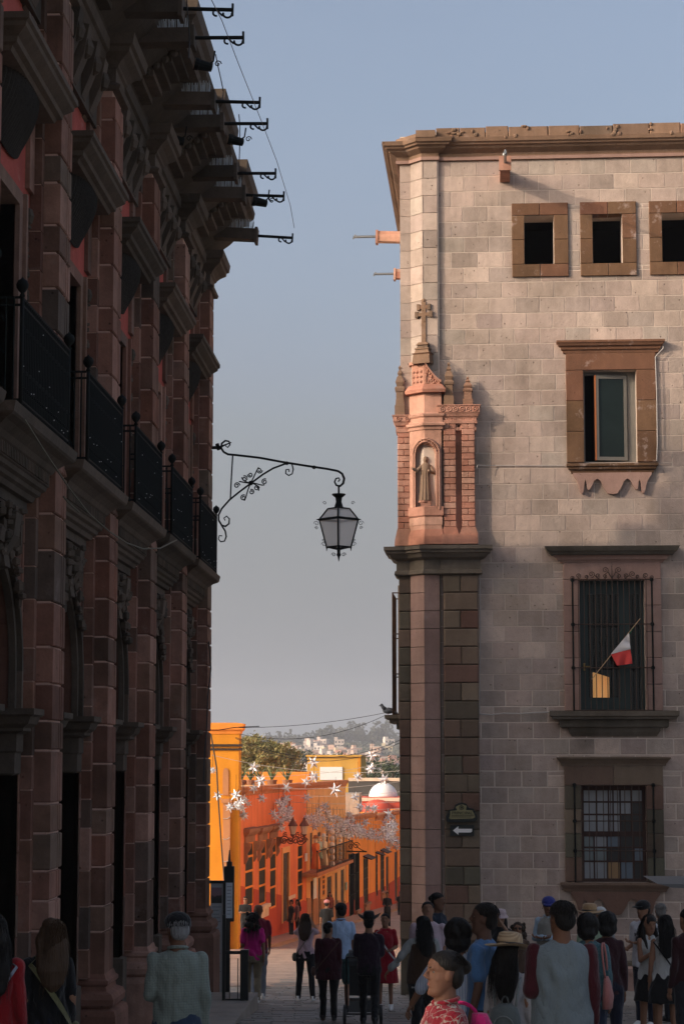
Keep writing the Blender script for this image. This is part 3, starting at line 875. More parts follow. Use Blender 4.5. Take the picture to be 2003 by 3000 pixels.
# middle cornice that breaks round every element
path = [(RP1 + 0.02, 0.0), (RP1 + 0.02, -0.14), (RP0 - 0.02, -0.14), (RP0 - 0.02, -0.10), (LA, -0.16), (LB_, 0.10), (LB_, 0.10), (LC - 0.02, 0.10), (LC - 0.02, 1.0)]
path = [path[i] for i in range(len(path)) if i == 0 or path[i] != path[i - 1]]
def zof(py, px=1300): return RW(px, py)[1]
mc = [(-0.1, ZM + 0.02), (0.26, ZM - 0.02), (0.26, ZM - 0.09), (0.22, ZM - 0.10), (0.22, ZM - 0.15), (0.17, ZM - 0.17), (0.12, ZM - 0.24), (0.05, ZM - 0.27), (0.02, ZM - 0.29), (0.02, ZCAP + 0.10), (0.05, ZCAP + 0.08), (0.06, ZCAP + 0.02), (0.02, ZCAP), (-0.1, ZCAP)]
mb = MB(FR); mb.sweep(path, mc, side=-1)
part('middle_cornice', mb, M_DKCORN, RB)
# ---- shrine: plinths, brick pilasters, niche pier, entablature, pinnacles, cross
def lerp(a, b, t): return a + (b - a) * t
RPU = [RW(1299, 1400)[0], RW(1336, 1400)[0], RW(1352, 1400)[0], RW(1391, 1400)[0]]
ZB0 = ZM + 0.02; ZB1 = zof(1547); ZB2 = zof(1243); ZB3 = zof(1192)
SH = RB
mb = MB(FR)
full = [(RPU[3] + 0.04, 0.0), (RPU[3] + 0.04, -0.26), (RPU[0] - 0.04, -0.26)]
mb.box(RPU[0] - 0.05, RPU[3] + 0.05, -0.24, 0.02, ZB0, ZB0 + 0.2)
for a, b in ((0, 1), (2, 3)):
    mb.prism([(RPU[a] - 0.05, ZB0 + 0.2), (RPU[b] + 0.05, ZB0 + 0.2), (RPU[b], ZB1), (RPU[a], ZB1)], -0.20, 0.0, 'y')
part('shrine_plinth', mb, M_RED, RB)
mb = MB(FR); mb.box(RPU[0], RPU[3], -0.05, 0.0, ZB1 - 0.2, ZB2 + 0.1)
for a, b in ((0, 1), (2, 3)): mb.box(RPU[a] + 0.012, RPU[b] - 0.012, -0.165, -0.02, ZB1 - 0.01, ZB2 + 0.02)
part('brick_backing', mb, M_RED, RB)
bme = block_mesh('brick', M_RED, 0.05)
nb = 17; hb = (ZB2 - ZB1) / nb
for a, b in ((0, 1), (2, 3)):
    for i in range(nb):
        z0 = ZB1 + i * hb
        cuts = [RPU[a], RPU[b]] if i % 2 else [RPU[a], (RPU[a] + RPU[b]) / 2, RPU[b]]
        for c, d in zip(cuts[:-1], cuts[1:]):
            stone(bme, FR, c + 0.004, d - 0.004, z0 + 0.006, z0 + hb - 0.006, -0.19, 0.17, RB, 'brick')
# left-hand brick column on the side wall
LQ0, LQ1 = RW(1163, 1400)[0], RW(1201, 1400)[0]
for i in range(nb):
    z0 = ZB1 + i * hb
    cuts = [LQ0, LQ1] if i % 2 else [LQ0, (LQ0 + LQ1) / 2, LQ1]
    for c, d in zip(cuts[:-1], cuts[1:]):
        stone(bme, FR, c + 0.004, d - 0.004, z0 + 0.006, z0 + hb - 0.006, 0.08, 0.4, RB, 'brick')
mb = MB(FR); mb.box(LQ0 + 0.012, LQ1, 0.10, 0.5, ZB0, ZB2 + 0.1)
mb.prism([(LQ0 - 0.06, ZB0), (LQ1, ZB0), (LQ1, ZB1), (LQ0, ZB1), (LQ0 - 0.05, ZB1 - 0.22)], 0.04, 0.5, 'y')
part('side_plinth', mb, M_RED, RB)
# capitals with a carved band
def cap_block(u0, u1, v0, z0, z1, vb=0.02, s=0.05):
    mb = MB(FR)
    mb.sweep([(u1, vb), (u1, v0), (u0, v0), (u0, vb)], [(-0.06, z0 - 0.12), (0.015, z0 - 0.12), (0.02, z0 - 0.06), (0.0, z0 - 0.05), (0.0, z0), (0.03, z0 + 0.02), (s, z0 + 0.07), (s + 0.02, z0 + 0.1), (s + 0.02, z1 - 0.03), (s + 0.04, z1 - 0.02), (s + 0.04, z1), (-0.06, z1)], side=-1)
    part('shrine_capital', mb, M_RED, RB)
    mb = MB(FR); n = int((u1 - u0 + 2 * s) / 0.13)
    for i in range(n):
        u = u0 - s + (u1 - u0 + 2 * s) * (i + 0.5) / n; zc = (z0 + 0.1 + z1 - 0.03) / 2
        mb.tube([(u + 0.045 * math.cos(q), v0 - s - 0.025, zc + 0.045 * math.sin(q)) for q in [k * math.pi / 4 for k in range(9)]], 0.011, 4)
        mb.ball((u, v0 - s - 0.02, zc), 0.02, 6)
    part('rosette_band', mb, M_RED, RB, kind='stuff')
cap_block(RPU[0] - 0.03, RPU[3] + 0.03, -0.19, zof(1228), ZB3)
cap_block(RPU[0] - 0.01, RPU[1] + 0.03, -0.16, zof(1248), zof(1226), s=0.0)
cap_block(RPU[2] - 0.03, RPU[3] + 0.01, -0.16, zof(1248), zof(1226), s=0.0)
cap_block(LQ0 - 0.01, LQ1 - 0.02, 0.08, zof(1248, 1180), zof(1215, 1180), vb=0.5)
def pinnacle(u, v, z0, h, w):
    mb = MB(FR)
    prof = [(1.0, 0), (1.0, .2), (.86, .21), (.80, .30), (.74, .34), (.74, .46), (.9, .48), (.98, .53), (.9, .56), (.6, .58), (.85, .66), (.55, .76), (.3, .79), (.46, .83), (.25, .89), (.12, .9), (.28, .945), (.1, .98), (.02, 1.0)]
    vs = []; fs = []
    for i, (r, t) in enumerate(prof):
        a = w * r / 2
        vs += [(u - a, v - a, z0 + t * h), (u + a, v - a, z0 + t * h), (u + a, v + a, z0 + t * h), (u - a, v + a, z0 + t * h)]
    for i in range(len(prof) - 1):
        for k in range(4): fs.append((4 * i + k, 4 * i + (k + 1) % 4, 4 * i + 4 + (k + 1) % 4, 4 * i + 4 + k))
    mb.add(vs, fs)
    part('pinnacle', mb, M_CORN, RB)
pinnacle((RPU[0] + RPU[1]) / 2 - 0.01, -0.13, ZB3, zof(1064) - ZB3, 0.2)
pinnacle((RPU[2] + RPU[3]) / 2, -0.13, ZB3, zof(1107) - ZB3, 0.2)
pinnacle(LQ0 + 0.05, 0.2, zof(1215, 1180), zof(1064) - zof(1215), 0.2)
# niche pier: a folded front (chamfer + front face) shaped by a depth function
NA, NB_, NC = RW(1291, 1400)[0] + 0.02, RW(1244, 1400)[0], RW(1199, 1400)[0]
def pier_pt(s, z, d):
    """s in metres along the fold: s>0 front face, s<0 chamfer; d = depth into the pier"""
    if s >= 0: return Vector((NB_ + s, -0.20 + d, z))
    return Vector((NB_ + s * 0.77, -0.20 - s * 0.64 + d, z))
S0, S1 = -(NB_ - NC) / 0.77, NA - NB_
ZP0, ZP1 = ZB0, zof(1262)
NZ0, NZ1 = zof(1497), zof(1300)
sc_, hw = -0.01, 0.235
def ndepth(s, z):
    r = hw
    t = (s - sc_)
    ztop = NZ1 - r
    d = math.hypot(t, max(z - ztop, 0)) if z > ztop else abs(t)
    if z < NZ0:
        return 0.0
    if d < r:
        q = d / r
        dep = 0.30 * math.sqrt(max(1 - q * q, 0))
        if z > ztop: dep *= 1.0
        return dep + 0.02
    if d < r + 0.035: return -0.03
    if d < r + 0.05: return 0.0
    if d < r + 0.09: return -0.045
    return 0.0
mb = MB(FR); ns, nz = 60, 110
zlist = [ZB0 + 0.28 + (ZP1 - ZB0 - 0.28) * j / nz for j in range(nz + 1)]
vs = []; fs = []
for z in zlist:
    for i in range(ns + 1):
        s = S0 + (S1 - S0) * i / ns
        vs.append(pier_pt(s, z, ndepth(s, z)))
w = ns + 1
for j in range(nz):
    for i in range(ns): fs.append((j * w + i, j * w + i + 1, (j + 1) * w + i + 1, (j + 1) * w + i))
mb.add(vs, fs)
part('niche', mb, M_RED, RB)
fold = [(NA, 0.02), (NA, -0.20), (NB_, -0.20), (NC, -0.20 + (NB_ - NC) / 0.77 * 0.64), (NC, 0.3)]
mb = MB(FR)
mb.sweep(fold, [(-0.05, ZB0), (0.03, ZB0), (0.03, ZB0 + 0.16), (0.0, ZB0 + 0.3), (-0.05, ZB0 + 0.3)], side=-1)
mb.sweep(fold, [(-0.02, zof(1515)), (0.015, zof(1515)), (0.03, zof(1512)), (0.03, zof(1487)), (-0.02, zof(1485))], side=-1)
mb.sweep(fold, [(-0.02, zof(1540)), (0.01, zof(1540)), (0.01, zof(1518)), (-0.02, zof(1518))], side=-1)
part('niche_sill', mb, M_RED, RB)
mb = MB(FR)
mb.sweep(fold, [(-0.2, ZP1), (0.02, ZP1), (0.03, ZP1 + 0.05), (0.07, ZP1 + 0.08), (0.07, ZP1 + 0.12), (0.02, ZP1 + 0.15), (0.02, ZP1 + 0.24), (0.05, ZP1 + 0.27), (0.06, ZP1 + 0.31), (0.02, ZP1 + 0.33), (0.0, ZP1 + 0.34), (0.0, zof(1156)), (-0.2, zof(1156))], side=-1)
part('shrine_entablature', mb, M_RED, RB)
# curved pediment block
zz = [zof(1155), zof(1146), zof(1130), zof(1082), zof(1072)]
mb = MB(FR)
mb.sweep([(NA - 0.02, 0.0), (NA - 0.02, -0.20), (NB_, -0.20), (NC + 0.02, 0.04), (NC + 0.02, 0.3)], [(-0.2, zz[0]), (0.10, zz[0]), (0.11, zz[1]), (0.03, zz[2]), (-0.2, zz[2])], side=-1)
def prof_pt(t):   # top outline over the front face, falling to the right
    return zz[2] + (zz[4] - zz[2]) * (1 - t) ** 1.4
n = 12
top = [(NB_ + (NA - NB_) * i / n, prof_pt(i / n) + 0.03) for i in range(n + 1)]
mb.prism([(NB_, zz[2] - 0.01)] + [(NA, zz[2] - 0.01)] + top[::-1], -0.17, 0.05, 'y')
tt = [(a, b) for a, b in top] + [(a, b + 0.05) for a, b in top[::-1]]
mb.prism(tt, -0.24, 0.05, 'y')
mb.prism([(NB_, -0.17), (NC + 0.05, 0.03), (NC + 0.05, 0.2), (NB_, 0.2)], zz[2] - 0.01, zz[4] + 0.02)
mb.prism([(NB_ + 0.01, -0.24), (NC + 0.0, 0.02), (NC + 0.0, 0.2), (NB_, 0.2)], zz[4] + 0.02, zz[4] + 0.08)
part('pediment', mb, M_RED, RB)
mb = MB(FR)
for i in range(3):
    for j in range(3):
        t = (i + 0.5) / 3; c = pier_pt(-0.09 - 0.12 * i * 0.8, lerp(zz[2], zz[4], 0.18 + 0.25 * j), 0.02)
        mb.ball(c, 0.032, 6)
rk = random.Random(2)
for i in range(40):
    t = rk.random() ** 1.3; u = NB_ + 0.03 + (NA - NB_ - 0.06) * t
    mb.ball((u, -0.175, lerp(zz[2] + 0.03, prof_pt(t) - 0.01, rk.random())), (rk.uniform(0.015, 0.03), 0.02, rk.uniform(0.015, 0.03)), 5)
part('pediment_relief', mb, M_RED, RB, kind='stuff')
# stepped cross base and cross
cu, cv = NB_ - 0.0, -0.05
c0 = zz[4] + 0.07
zb2, zb3 = zof(1020), zof(1005)
mb = MB(FR)
def sqr(a0, z0, a1, z1):
    vs = [(cu - a0, cv - a0, z0), (cu + a0, cv - a0, z0), (cu + a0, cv + a0, z0), (cu - a0, cv + a0, z0), (cu - a1, cv - a1, z1), (cu + a1, cv - a1, z1), (cu + a1, cv + a1, z1), (cu - a1, cv + a1, z1)]
    M_ = Matrix.Translation((cu, cv, 0)) @ Matrix.Rotation(rad(-20), 4, 'Z') @ Matrix.Translation((-cu, -cv, 0))
    mb.add(vs, [(0,3,2,1),(4,5,6,7),(0,1,5,4),(1,2,6,5),(2,3,7,6),(3,0,4,7)], M_)
H_ = zb3 - c0
sqr(0.19, c0 - 0.05, 0.17, c0 + H_ * .35); sqr(0.17, c0 + H_ * .35, 0.20, c0 + H_ * .4); sqr(0.16, c0 + H_ * .4, 0.13, c0 + H_ * .62); sqr(0.15, c0 + H_ * .62, 0.15, c0 + H_ * .68); sqr(0.12, c0 + H_ * .68, 0.10, c0 + H_ * .85); sqr(0.13, c0 + H_ * .85, 0.09, c0 + H_)
part('cross_base', mb, M_CORN, RB)
zc1 = zof(880); mb = MB(FR)
Mx = Matrix.Translation((cu, cv, 0)) @ Matrix.Rotation(rad(-12), 4, 'Z') @ Matrix.Translation((-cu, -cv, 0))
mb.box(cu - 0.045, cu + 0.045, cv - 0.045, cv + 0.045, zb3, zc1 - 0.04, Mx)
for zc, ww in ((lerp(zb3, zc1, 0.66), 0.15), (lerp(zb3, zc1, 0.83), 0.11)):
    mb.box(cu - ww, cu + ww, cv - 0.043, cv + 0.043, zc - 0.035, zc + 0.035, Mx)
    for s in (-1, 1):
        mb.box(cu + s * ww - 0.03, cu + s * ww + 0.03, cv - 0.05, cv + 0.05, zc - 0.06, zc + 0.06, Mx)
mb.ball((cu, cv, zc1 - 0.02), 0.06, 8, Mx)
part('stone_cross', mb, M_CORN, RB)
# the wall fillet behind the cross: concave chamfer stop
mb = MB(FR); mb.prism([(UA - 0.01, -0.07), (UB2 - 0.02, 0.18), (UB2 + 0.05, 0.3), (0.02, 0.1), (0.02, -0.07)], ZB3 - 0.4, ZN + 0.01)
part('stone', mb, M_ASHLAR, RB)
mb = MB(FR); mb.box(UC, UB2 + 0.02, 0.188, 0.7, ZB3 - 0.4, ZN + 0.01); part('stone', mb, M_ASHLAR, RB)
# ---- main cornice
CZ = ZT
off = RW(1290, 374, -0.33)[1]
HC = off - CZ
cp = [(-0.1, CZ - 0.02), (0.03, CZ), (0.05, CZ + .08 * HC), (0.04, CZ + .1 * HC), (0.05, CZ + .24 * HC), (0.09, CZ + .28 * HC), (0.18, CZ + .36 * HC), (0.20, CZ + .42 * HC), (0.26, CZ + .45 * HC), (0.27, CZ + .5 * HC), (0.31, CZ + .53 * HC), (0.33, CZ + .66 * HC), (-0.1, CZ + .68 * HC)]
path = [(UR, -0.01), (-0.02, -0.01), (-0.02, -0.08), (UA - 0.0, -0.08), (UB2 - 0.02, 0.18), (UC - 0.02, 0.18), (UC - 0.02, 9.0)]
mb = MB(FR); mb.sweep(path, cp, side=-1)
part('main_cornice', mb, M_CORN, RB)
mb = MB(FR); mb.sweep(path, [(-0.1, CZ + 0.001), (0.055, CZ + .01), (0.06, CZ + .12 * HC), (-0.1, CZ + .13 * HC)], side=-1)
part('red_fillet', mb, M_PINK, RB)
# parapet stones over the cornice, chipped
pme = block_mesh('stone', M_CORN, 0.03)
u = 0.0 - 0.35 + 0.12; zt0 = CZ + .67 * HC
u = -0.02
while u < UR:
    w_ = rs.uniform(0.45, 0.85)
    stone(pme, FR, u + 0.003, min(u + w_, UR) - 0.003, zt0 - 0.01, off + rs.uniform(-0.02, 0.015), -0.32 - rs.uniform(0, 0.015), 0.6, RB)
    u += w_
mb = MB(FR); mb.prism([(-0.03, -0.33), (-0.03, -0.42), (UA - 0.12, -0.42), (UA - .12, 0.3), (-0.03, 0.3)], zt0 - 0.01, off - 0.07); part('stone', mb, M_CORN, RB)
mb = MB(FR); mb.prism([(UA - 0.123, -0.41), (UB2 - 0.30, -0.02), (UB2 - 0.30, 0.4), (UA - 0.123, 0.4)], zt0 - 0.01, off - 0.14); part('stone', mb, M_CORN, RB)
mb = MB(FR); mb.prism([(UB2 - 0.303, -0.02), (UC - 0.36, -0.0), (UC - 0.36, 9), (UB2 - 0.303, 9)], zt0 - 0.01, off - 0.2); part('stone', mb, M_CORN, RB)
mb = MB(FR); rk = random.Random(9)
for i in range(26):
    u = rk.uniform(0.2, 6); mb.ball((u, -0.33, zt0 + rk.uniform(-0.02, 0.2)), (rk.uniform(.02, .07), 0.03, rk.uniform(.02, .05)), 6)
part('chipped_edge', mb, M_CORN, RB, kind='stuff')
# ---- window heads, sills and aprons
def shelf(u0, u1, prof, m_, name, v=0.0):
    mb = MB(FR); mb.sweep([(u1, v + 0.02), (u1, v - 0.001), (u0, v - 0.001), (u0, v + 0.02)], prof, side=-1)
    return part(name, mb, m_, RB)
a, b = W2
z0, z1 = b[3], zof(996, 1780)
shelf(b[0] + 0.01, b[1] - 0.01, [(-0.02, z0 - 0.02), (0.06, z0 - 0.0), (0.07, z0 + 0.05), (0.1, z0 + 0.07), (0.11, z0 + 0.12), (0.15, z0 + 0.14), (0.17, z0 + 0.18), (0.19, z0 + 0.2), (0.19, z1 - 0.03), (-0.02, z1)], M_BROWN, 'window_cornice')
z1, z0 = b[2], zof(1386, 1780)
shelf(b[0] + 0.14, b[1] - 0.14, [(-0.02, z0 - 0.0), (0.06, z0), (0.07, z0 + 0.05), (0.11, z0 + 0.07), (0.12, z0 + 0.11), (0.15, z0 + 0.13), (0.15, z1 - 0.01), (-0.02, z1)], M_BROWN, 'window_sill')
def apron(u0, u1, zt, zb, m_, v=-0.09):
    mb = MB(FR); n = 90; poly = []
    K = [(0, 1), (.12, .97), (.22, .7), (.3, .38), (.38, .28), (.46, .36), (.52, .6), (.58, .78), (.64, .8), (.665, .45), (.69, .33), (.715, .45), (.74, .92), (.78, .98), (.82, .9), (.86, .6), (.9, .35), (1.0, .1)]
    for i in range(n + 1):
        t = i / n; x = abs(t - 0.5) * 2; d = .1
        for (a0, b0), (a1, b1) in zip(K[:-1], K[1:]):
            if a0 <= x <= a1: d = lerp(b0, b1, (x - a0) / (a1 - a0)); break
        poly.append((u0 + (u1 - u0) * t, zt - (zt - zb) * d))
    mb.prism([(u0, zt)] + poly + [(u1, zt)], v, 0.0, 'y')
    return part('scalloped_apron', mb, m_, RB)
apron(b[0] + 0.12, b[1] - 0.12, z0, zof(1449, 1780), M_PINK)
a, b = W3
z0, z1 = b[3], zof(1601, 1790)
shelf(b[0] + 0.02, b[1] - 0.02, [(-0.02, z0 - 0.02), (0.07, z0 - 0.0), (0.09, z0 + 0.04), (0.13, z0 + 0.05), (0.15, z0 + 0.1), (0.2, z0 + 0.13), (-0.02, z0 + 0.14)], M_PINK, 'window_cornice')
shelf(b[0] + 0.0, b[1] - 0.0, [(-0.02, z0 + 0.14), (0.24, z0 + 0.14), (0.28, z0 + 0.19), (0.31, z0 + 0.21), (0.34, z0 + 0.26), (0.36, z1 - 0.02), (-0.02, z1)], M_DKCORN, 'window_cornice')
mb = MB(FR); zt_, = (zof(2083, 1790),)
e0, e1 = b[0], b[1]
shelf(e0 + 0.0, e1 - 0.0, [(-0.02, zt_), (0.30, zt_ - 0.005), (0.29, zt_ - 0.10), (0.26, zt_ - 0.12), (0.25, zt_ - 0.16), (-0.02, zt_ - 0.17)], M_DKCORN, 'balcony_ledge')
shelf(e0 + 0.06, e1 - 0.06, [(-0.02, zt_ - 0.17), (0.16, zt_ - 0.17), (0.155, zt_ - 0.31), (0.12, zt_ - 0.33), (-0.02, zt_ - 0.33)], M_DKCORN, 'balcony_ledge')
shelf(e0 + 0.16, e1 - 0.16, [(-0.02, zt_ - 0.33), (0.10, zt_ - 0.33), (0.08, zt_ - 0.41), (0.03, zt_ - 0.49), (-0.02, zt_ - 0.49)], M_DKCORN, 'balcony_ledge')
a, b = W4
z0, z1 = b[3], zof(2217, 1790)
shelf(b[0] + 0.02, b[1] - 0.02, [(-0.02, z0 - 0.01), (0.075, z0 - 0.0), (0.08, z0 + 0.04), (0.10, z0 + 0.06), (0.13, z0 + 0.11), (0.16, z0 + 0.13), (0.17, z1 - 0.01), (-0.02, z1)], M_RUST, 'window_cornice')
z1, z0 = b[2], zof(2612, 1790)
shelf(b[0] + 0.05, b[1] - 0.05, [(-0.02, z0), (0.07, z0), (0.09, z0 + 0.05), (0.13, z0 + 0.1), (0.15, z0 + 0.13), (0.15, z1), (-0.02, z1)], M_RUST, 'window_sill')
apron(b[0] + 0.1, b[1] - 0.1, z0, zof(2680, 1790), M_RUST, -0.1)
# ---- casement window (upper) : frame and one leaf ajar
M_GLASS = mat('window_glass', (0.012, 0.02, 0.018), 0.12, vary=0.5, scale=2.5, spec=0.32)
M_LEAF = mat('grey_window_frame', (0.16, 0.15, 0.13), 0.5)
M_OR = mat('orange_edge_wood', (0.5, 0.16, 0.05), 0.6)
a, b = W2; vv = 0.2
mb = MB(FR)
mb.box(a[0], a[0] + 0.03, vv, vv + 0.08, a[2], a[3]); mb.box(a[1] - 0.16, a[1], vv, vv + 0.08, a[2], a[3]); mb.box(a[0] + .03, a[1] - 0.16, vv, vv + 0.08, a[3] - 0.06, a[3]); mb.box(a[0] + .03, a[1] - .16, vv, vv + 0.08, a[2], a[2] + 0.05)
WN = part('window', mb, M_LEAF, RB)
hx = a[1] - 0.18
MH = Matrix.Translation((hx, vv - 0.01, 0)) @ Matrix.Rotation(rad(9), 4, 'Z')
Lw = hx - (a[0] + 0.24)
mb = MB(FR @ MH)
for r in ((-Lw, -Lw + 0.05, a[2] + 0.06, a[3] - 0.08), (-0.06, 0, a[2] + 0.06, a[3] - 0.08), (-Lw + .05, -0.06, a[3] - 0.15, a[3] - 0.08), (-Lw + .05, -0.06, a[2] + 0.06, a[2] + 0.13)): mb.box(r[0], r[1], -0.03, 0.02, r[2], r[3])
part('window_leaf', mb, M_LEAF, WN)
mb = MB(FR @ MH); mb.box(-Lw - 0.03, -Lw - 0.002, -0.035, 0.03, a[2] + 0.06, a[3] - 0.08); part('leaf_edge', mb, M_OR, WN)
mb = MB(FR @ MH); mb.box(-Lw + 0.05, -0.06, -0.008, -0.002, a[2] + 0.13, a[3] - 0.15); part('window_pane', mb, M_GLASS, WN)
# ---- barred door window (middle)
M_GREENP = mat('dark_green_paint', (0.012, 0.028, 0.026), 0.45, vary=0.2)
M_GRILL = mat('rusty_grille_iron', (0.05, 0.025, 0.015), 0.6, vary=0.4, scale=10)
M_CREAM = mat('cream_interior', (0.75, 0.5, 0.28), 0.8)  # plain cream colour, not put on any part
a, b = W3; vv = 0.22
dm = a[0] + (a[1] - a[0]) * 0.62
mb = MB(FR)
for u0, u1 in ((a[0], a[0] + 0.17), (dm, dm + 0.2), (a[1] - 0.08, a[1])): mb.box(u0, u1, vv, vv + 0.05, a[2], a[3])
mb.box(a[0] + 0.17, dm, vv, vv + 0.05, a[3] - 0.27, a[3]); mb.box(dm + 0.2, a[1] - 0.08, vv, vv + 0.05, a[3] - 0.27, a[3])
mb.box(a[0] + 0.17, dm, vv, vv + 0.05, a[2], a[2] + 0.27)
DW = part('window_door', mb, M_GREENP, RB)
mb = MB(FR); mb.box(a[0] + 0.17, dm, vv + 0.02, vv + 0.028, a[2] + 0.27, a[3] - 0.27); mb.box(dm + 0.2, a[1] - 0.08, vv + 0.02, vv + 0.028, a[2], a[3] - 0.27)
k = NT('see_through_glass'); k.t.nodes.remove(k.b); g1 = k.n('ShaderNodeBsdfTransparent'); g2 = k.n('ShaderNodeBsdfGlossy'); g2.inputs['Roughness'].default_value = 0.05
mx_ = k.n('ShaderNodeMixShader'); mx_.inputs[0].default_value = 0.025; g1.inputs[0].default_value = (0.8, 0.85, 0.83, 1)
k.l(g1.outputs[0], mx_.inputs[1]); k.l(g2.outputs[0], mx_.inputs[2]); k.l(mx_.outputs[0], k.out.inputs[0]); M_CLEAR = k.m
part('window_pane', mb, M_CLEAR, DW)
mb = MB(FR); q = a[0] + 0.17 + 0.0
mb.tube([(a[0] + 0.09, vv - 0.03, a[2] + 0.95), (a[0] + 0.09, vv - 0.03, a[2] + 0.8)], 0.02, 6); mb.tube([(a[0] + 0.09, vv - 0.05, a[2] + 0.88), (a[0] + 0.2, vv - 0.05, a[2] + 0.88)], 0.012, 5)
part('door_handle', mb, mat('brass', (0.5, 0.35, 0.12), 0.35, 0.9), DW)
# cupboard seen through the lower glass, its lit look put in as glow
M_GLOW = NT('cupboard_glow'); 
_nz = M_GLOW.noise(M_GLOW.pos(), 3, 3); _c = M_GLOW.ramp(_nz, [(0.3, (0.95, 0.36, 0.11)), (0.7, (1.0, 0.46, 0.17))])
M_GLOW.l(_c, M_GLOW.b.inputs['Base Color']); M_GLOW.l(_c, M_GLOW.b.inputs['Emission Color']); M_GLOW.b.inputs['Emission Strength'].default_value = 0.5
zb4 = a[2] + 0.28
mb = MB(FR); u0 = RW(1737, 2000, 0.9)[0]; u1 = RW(1783, 2000, 0.9)[0]; zt4 = zof(1964, 1740)
mb.prism([(u0, a[2] - 0.1), (u1, a[2] - 0.1), (u1, zt4 - 0.1), (u0, zt4)], 0.9, 1.2, 'y')
for f_ in (0.36, 0.75): mb.box(lerp(u0, u1, f_) - 0.008, lerp(u0, u1, f_) + 0.008, 0.885, 0.9, a[2], zt4 - 0.15)
part('glowing_cupboard', mb, M_GLOW.m, RB)
def grille(op, over, zt, zb, nbars, ties, vout=-0.14):
    g = MB(FR)
    u0, u1 = op[0] - over, op[1] + over
    for z in (zt, zb) + tuple(ties): g.tube([(u0, 0.0, z), (u0, vout, z), (u1, vout, z), (u1, 0.0, z)], 0.011, 5)
    G = part('window_grille', g, M_GRILL, RB)
    for i in range(nbars):
        m = MB(FR); u = u0 + (u1 - u0) * i / (nbars - 1)
        m.tube([(u, vout, zb), (u, vout, zt)], 0.0085, 5)
        for z in ties: m.ball((u, vout, z), 0.017, 6)
        part('bar', m, M_GRILL, G)
    for s, u in ((-1, u0), (1, u1)):
        m = MB(FR)
        for z in (zt,) + tuple(ties): m.ball((u, vout + 0.02, z), 0.042, 8)
        m.tube([(u, vout, zb - 0.02), (u, vout, zt)], 0.018, 6)
        part('knob', m, M_IRON, G)
    return G, u0, u1, vout
zz3 = [zof(p, 1800) for p in (1700, 1830, 1957, 2083)]
G, gu0, gu1, gv = grille(a, 0.14, zz3[0], zz3[3] + 0.01, 15, (zz3[1], zz3[2]))
mb = MB(FR); cuu = (gu0 + gu1) / 2; zt = zz3[0]
mb.tube([(cuu, gv, zt), (cuu, gv, zt + 0.28)], [0.014, 0.006], 5)
for s in (-1, 1):
    for du, dz, r_ in ((0.13, 0.19, 0.07), (0.14, 0.07, 0.045), (0.28, 0.08, 0.05), (0.4, 0.11, 0.065), (0.5, 0.06, 0.04), (0.66, 0.08, 0.055), (0.78, 0.04, 0.045)):
        mb.tube(spiral((cuu + s * du, gv, zt + dz), r_, 0.012, rad(-90), -s * 1.5, 14), 0.008, 4)
    mb.tube(bez((cuu, gv, zt + 0.02), (cuu + s * 0.03, gv, zt + 0.08), (cuu + s * 0.05, gv, zt + 0.1), (cuu + s * 0.07, gv, zt + 0.15)), 0.009, 4)
    mb.tube(bez((cuu + s * 0.2, gv, zt), (cuu + s * 0.28, gv, zt + 0.02), (cuu + s * 0.3, gv, zt + 0.05), (cuu + s * 0.35, gv, zt + 0.1)), 0.008, 4)
part('iron_crest', mb, M_GRILL, G, kind='stuff')
# ---- lower barred window with small panes
a, b = W4; vv = 0.2
M_SASH = mat('dark_red_brown_sash', (0.045, 0.018, 0.012), 0.6, vary=0.3)
mb = MB(FR)
zm_ = zof(2441, 1800)
us = [a[0] + 0.09] + [a[0] + (a[1] - a[0]) * t for t in (0.24, 0.44, 0.505, 0.62, 0.79)] + [a[1] - 0.08]
mb.box(a[0], a[0] + 0.06, vv, vv + 0.05, a[2], a[3]); mb.box(a[1] - 0.07, a[1], vv, vv + 0.05, a[2], a[3])
mb.box(a[0] + .06, a[1] - .07, vv, vv + 0.05, a[3] - 0.1, a[3]); mb.box(a[0] + .06, a[1] - .07, vv - 0.003, vv + 0.05, zm_ - 0.07, zm_ + 0.03); mb.box(a[0] + .06, a[1] - .07, vv, vv + 0.05, a[2], a[2] + 0.05)
SW = part('window', mb, M_SASH, RB)
mb = MB(FR)
ucols = [a[0] + 0.06, lerp(a[0], a[1], 0.245), lerp(a[0], a[1], 0.43), lerp(a[0], a[1], 0.50), lerp(a[0], a[1], 0.61), lerp(a[0], a[1], 0.78), a[1] - 0.07]
ztop = [a[3] - 0.1, zof(2350, 1800), zof(2387, 1800), zm_ + 0.03]
zlow = [zm_ - 0.07, zof(2484, 1800), zof(2525, 1800), a[2] + 0.05]
for u in ucols[1:-1]: mb.box(u - 0.014, u + 0.014, vv + 0.005, vv + 0.045, zm_ + 0.03, a[3] - 0.1)
for u in [lerp(a[0], a[1], t) for t in (0.2, 0.4, 0.6, 0.81)]: mb.box(u - 0.014, u + 0.014, vv + 0.005, vv + 0.045, a[2] + 0.05, zm_ - 0.07)
for z in ztop[1:-1] + zlow[1:-1]: mb.box(a[0] + 0.06, a[1] - 0.07, vv + 0.01, vv + 0.04, z - 0.016, z + 0.016)
part('muntins', mb, M_SASH, SW)
def pane_mat(n, c): return mat(n, c, 0.35, vary=0.25, scale=3, spec=0.6)
PM = {'w': pane_mat('pale_pane', (0.27, 0.28, 0.29)), 'g': pane_mat('grey_pane', (0.16, 0.19, 0.19)), 'd': pane_mat('dark_pane', (0.012, 0.012, 0.013)), 'o': pane_mat('tan_pane', (0.33, 0.19, 0.08)), 'b': pane_mat('blue_grey_pane', (0.12, 0.16, 0.2))}
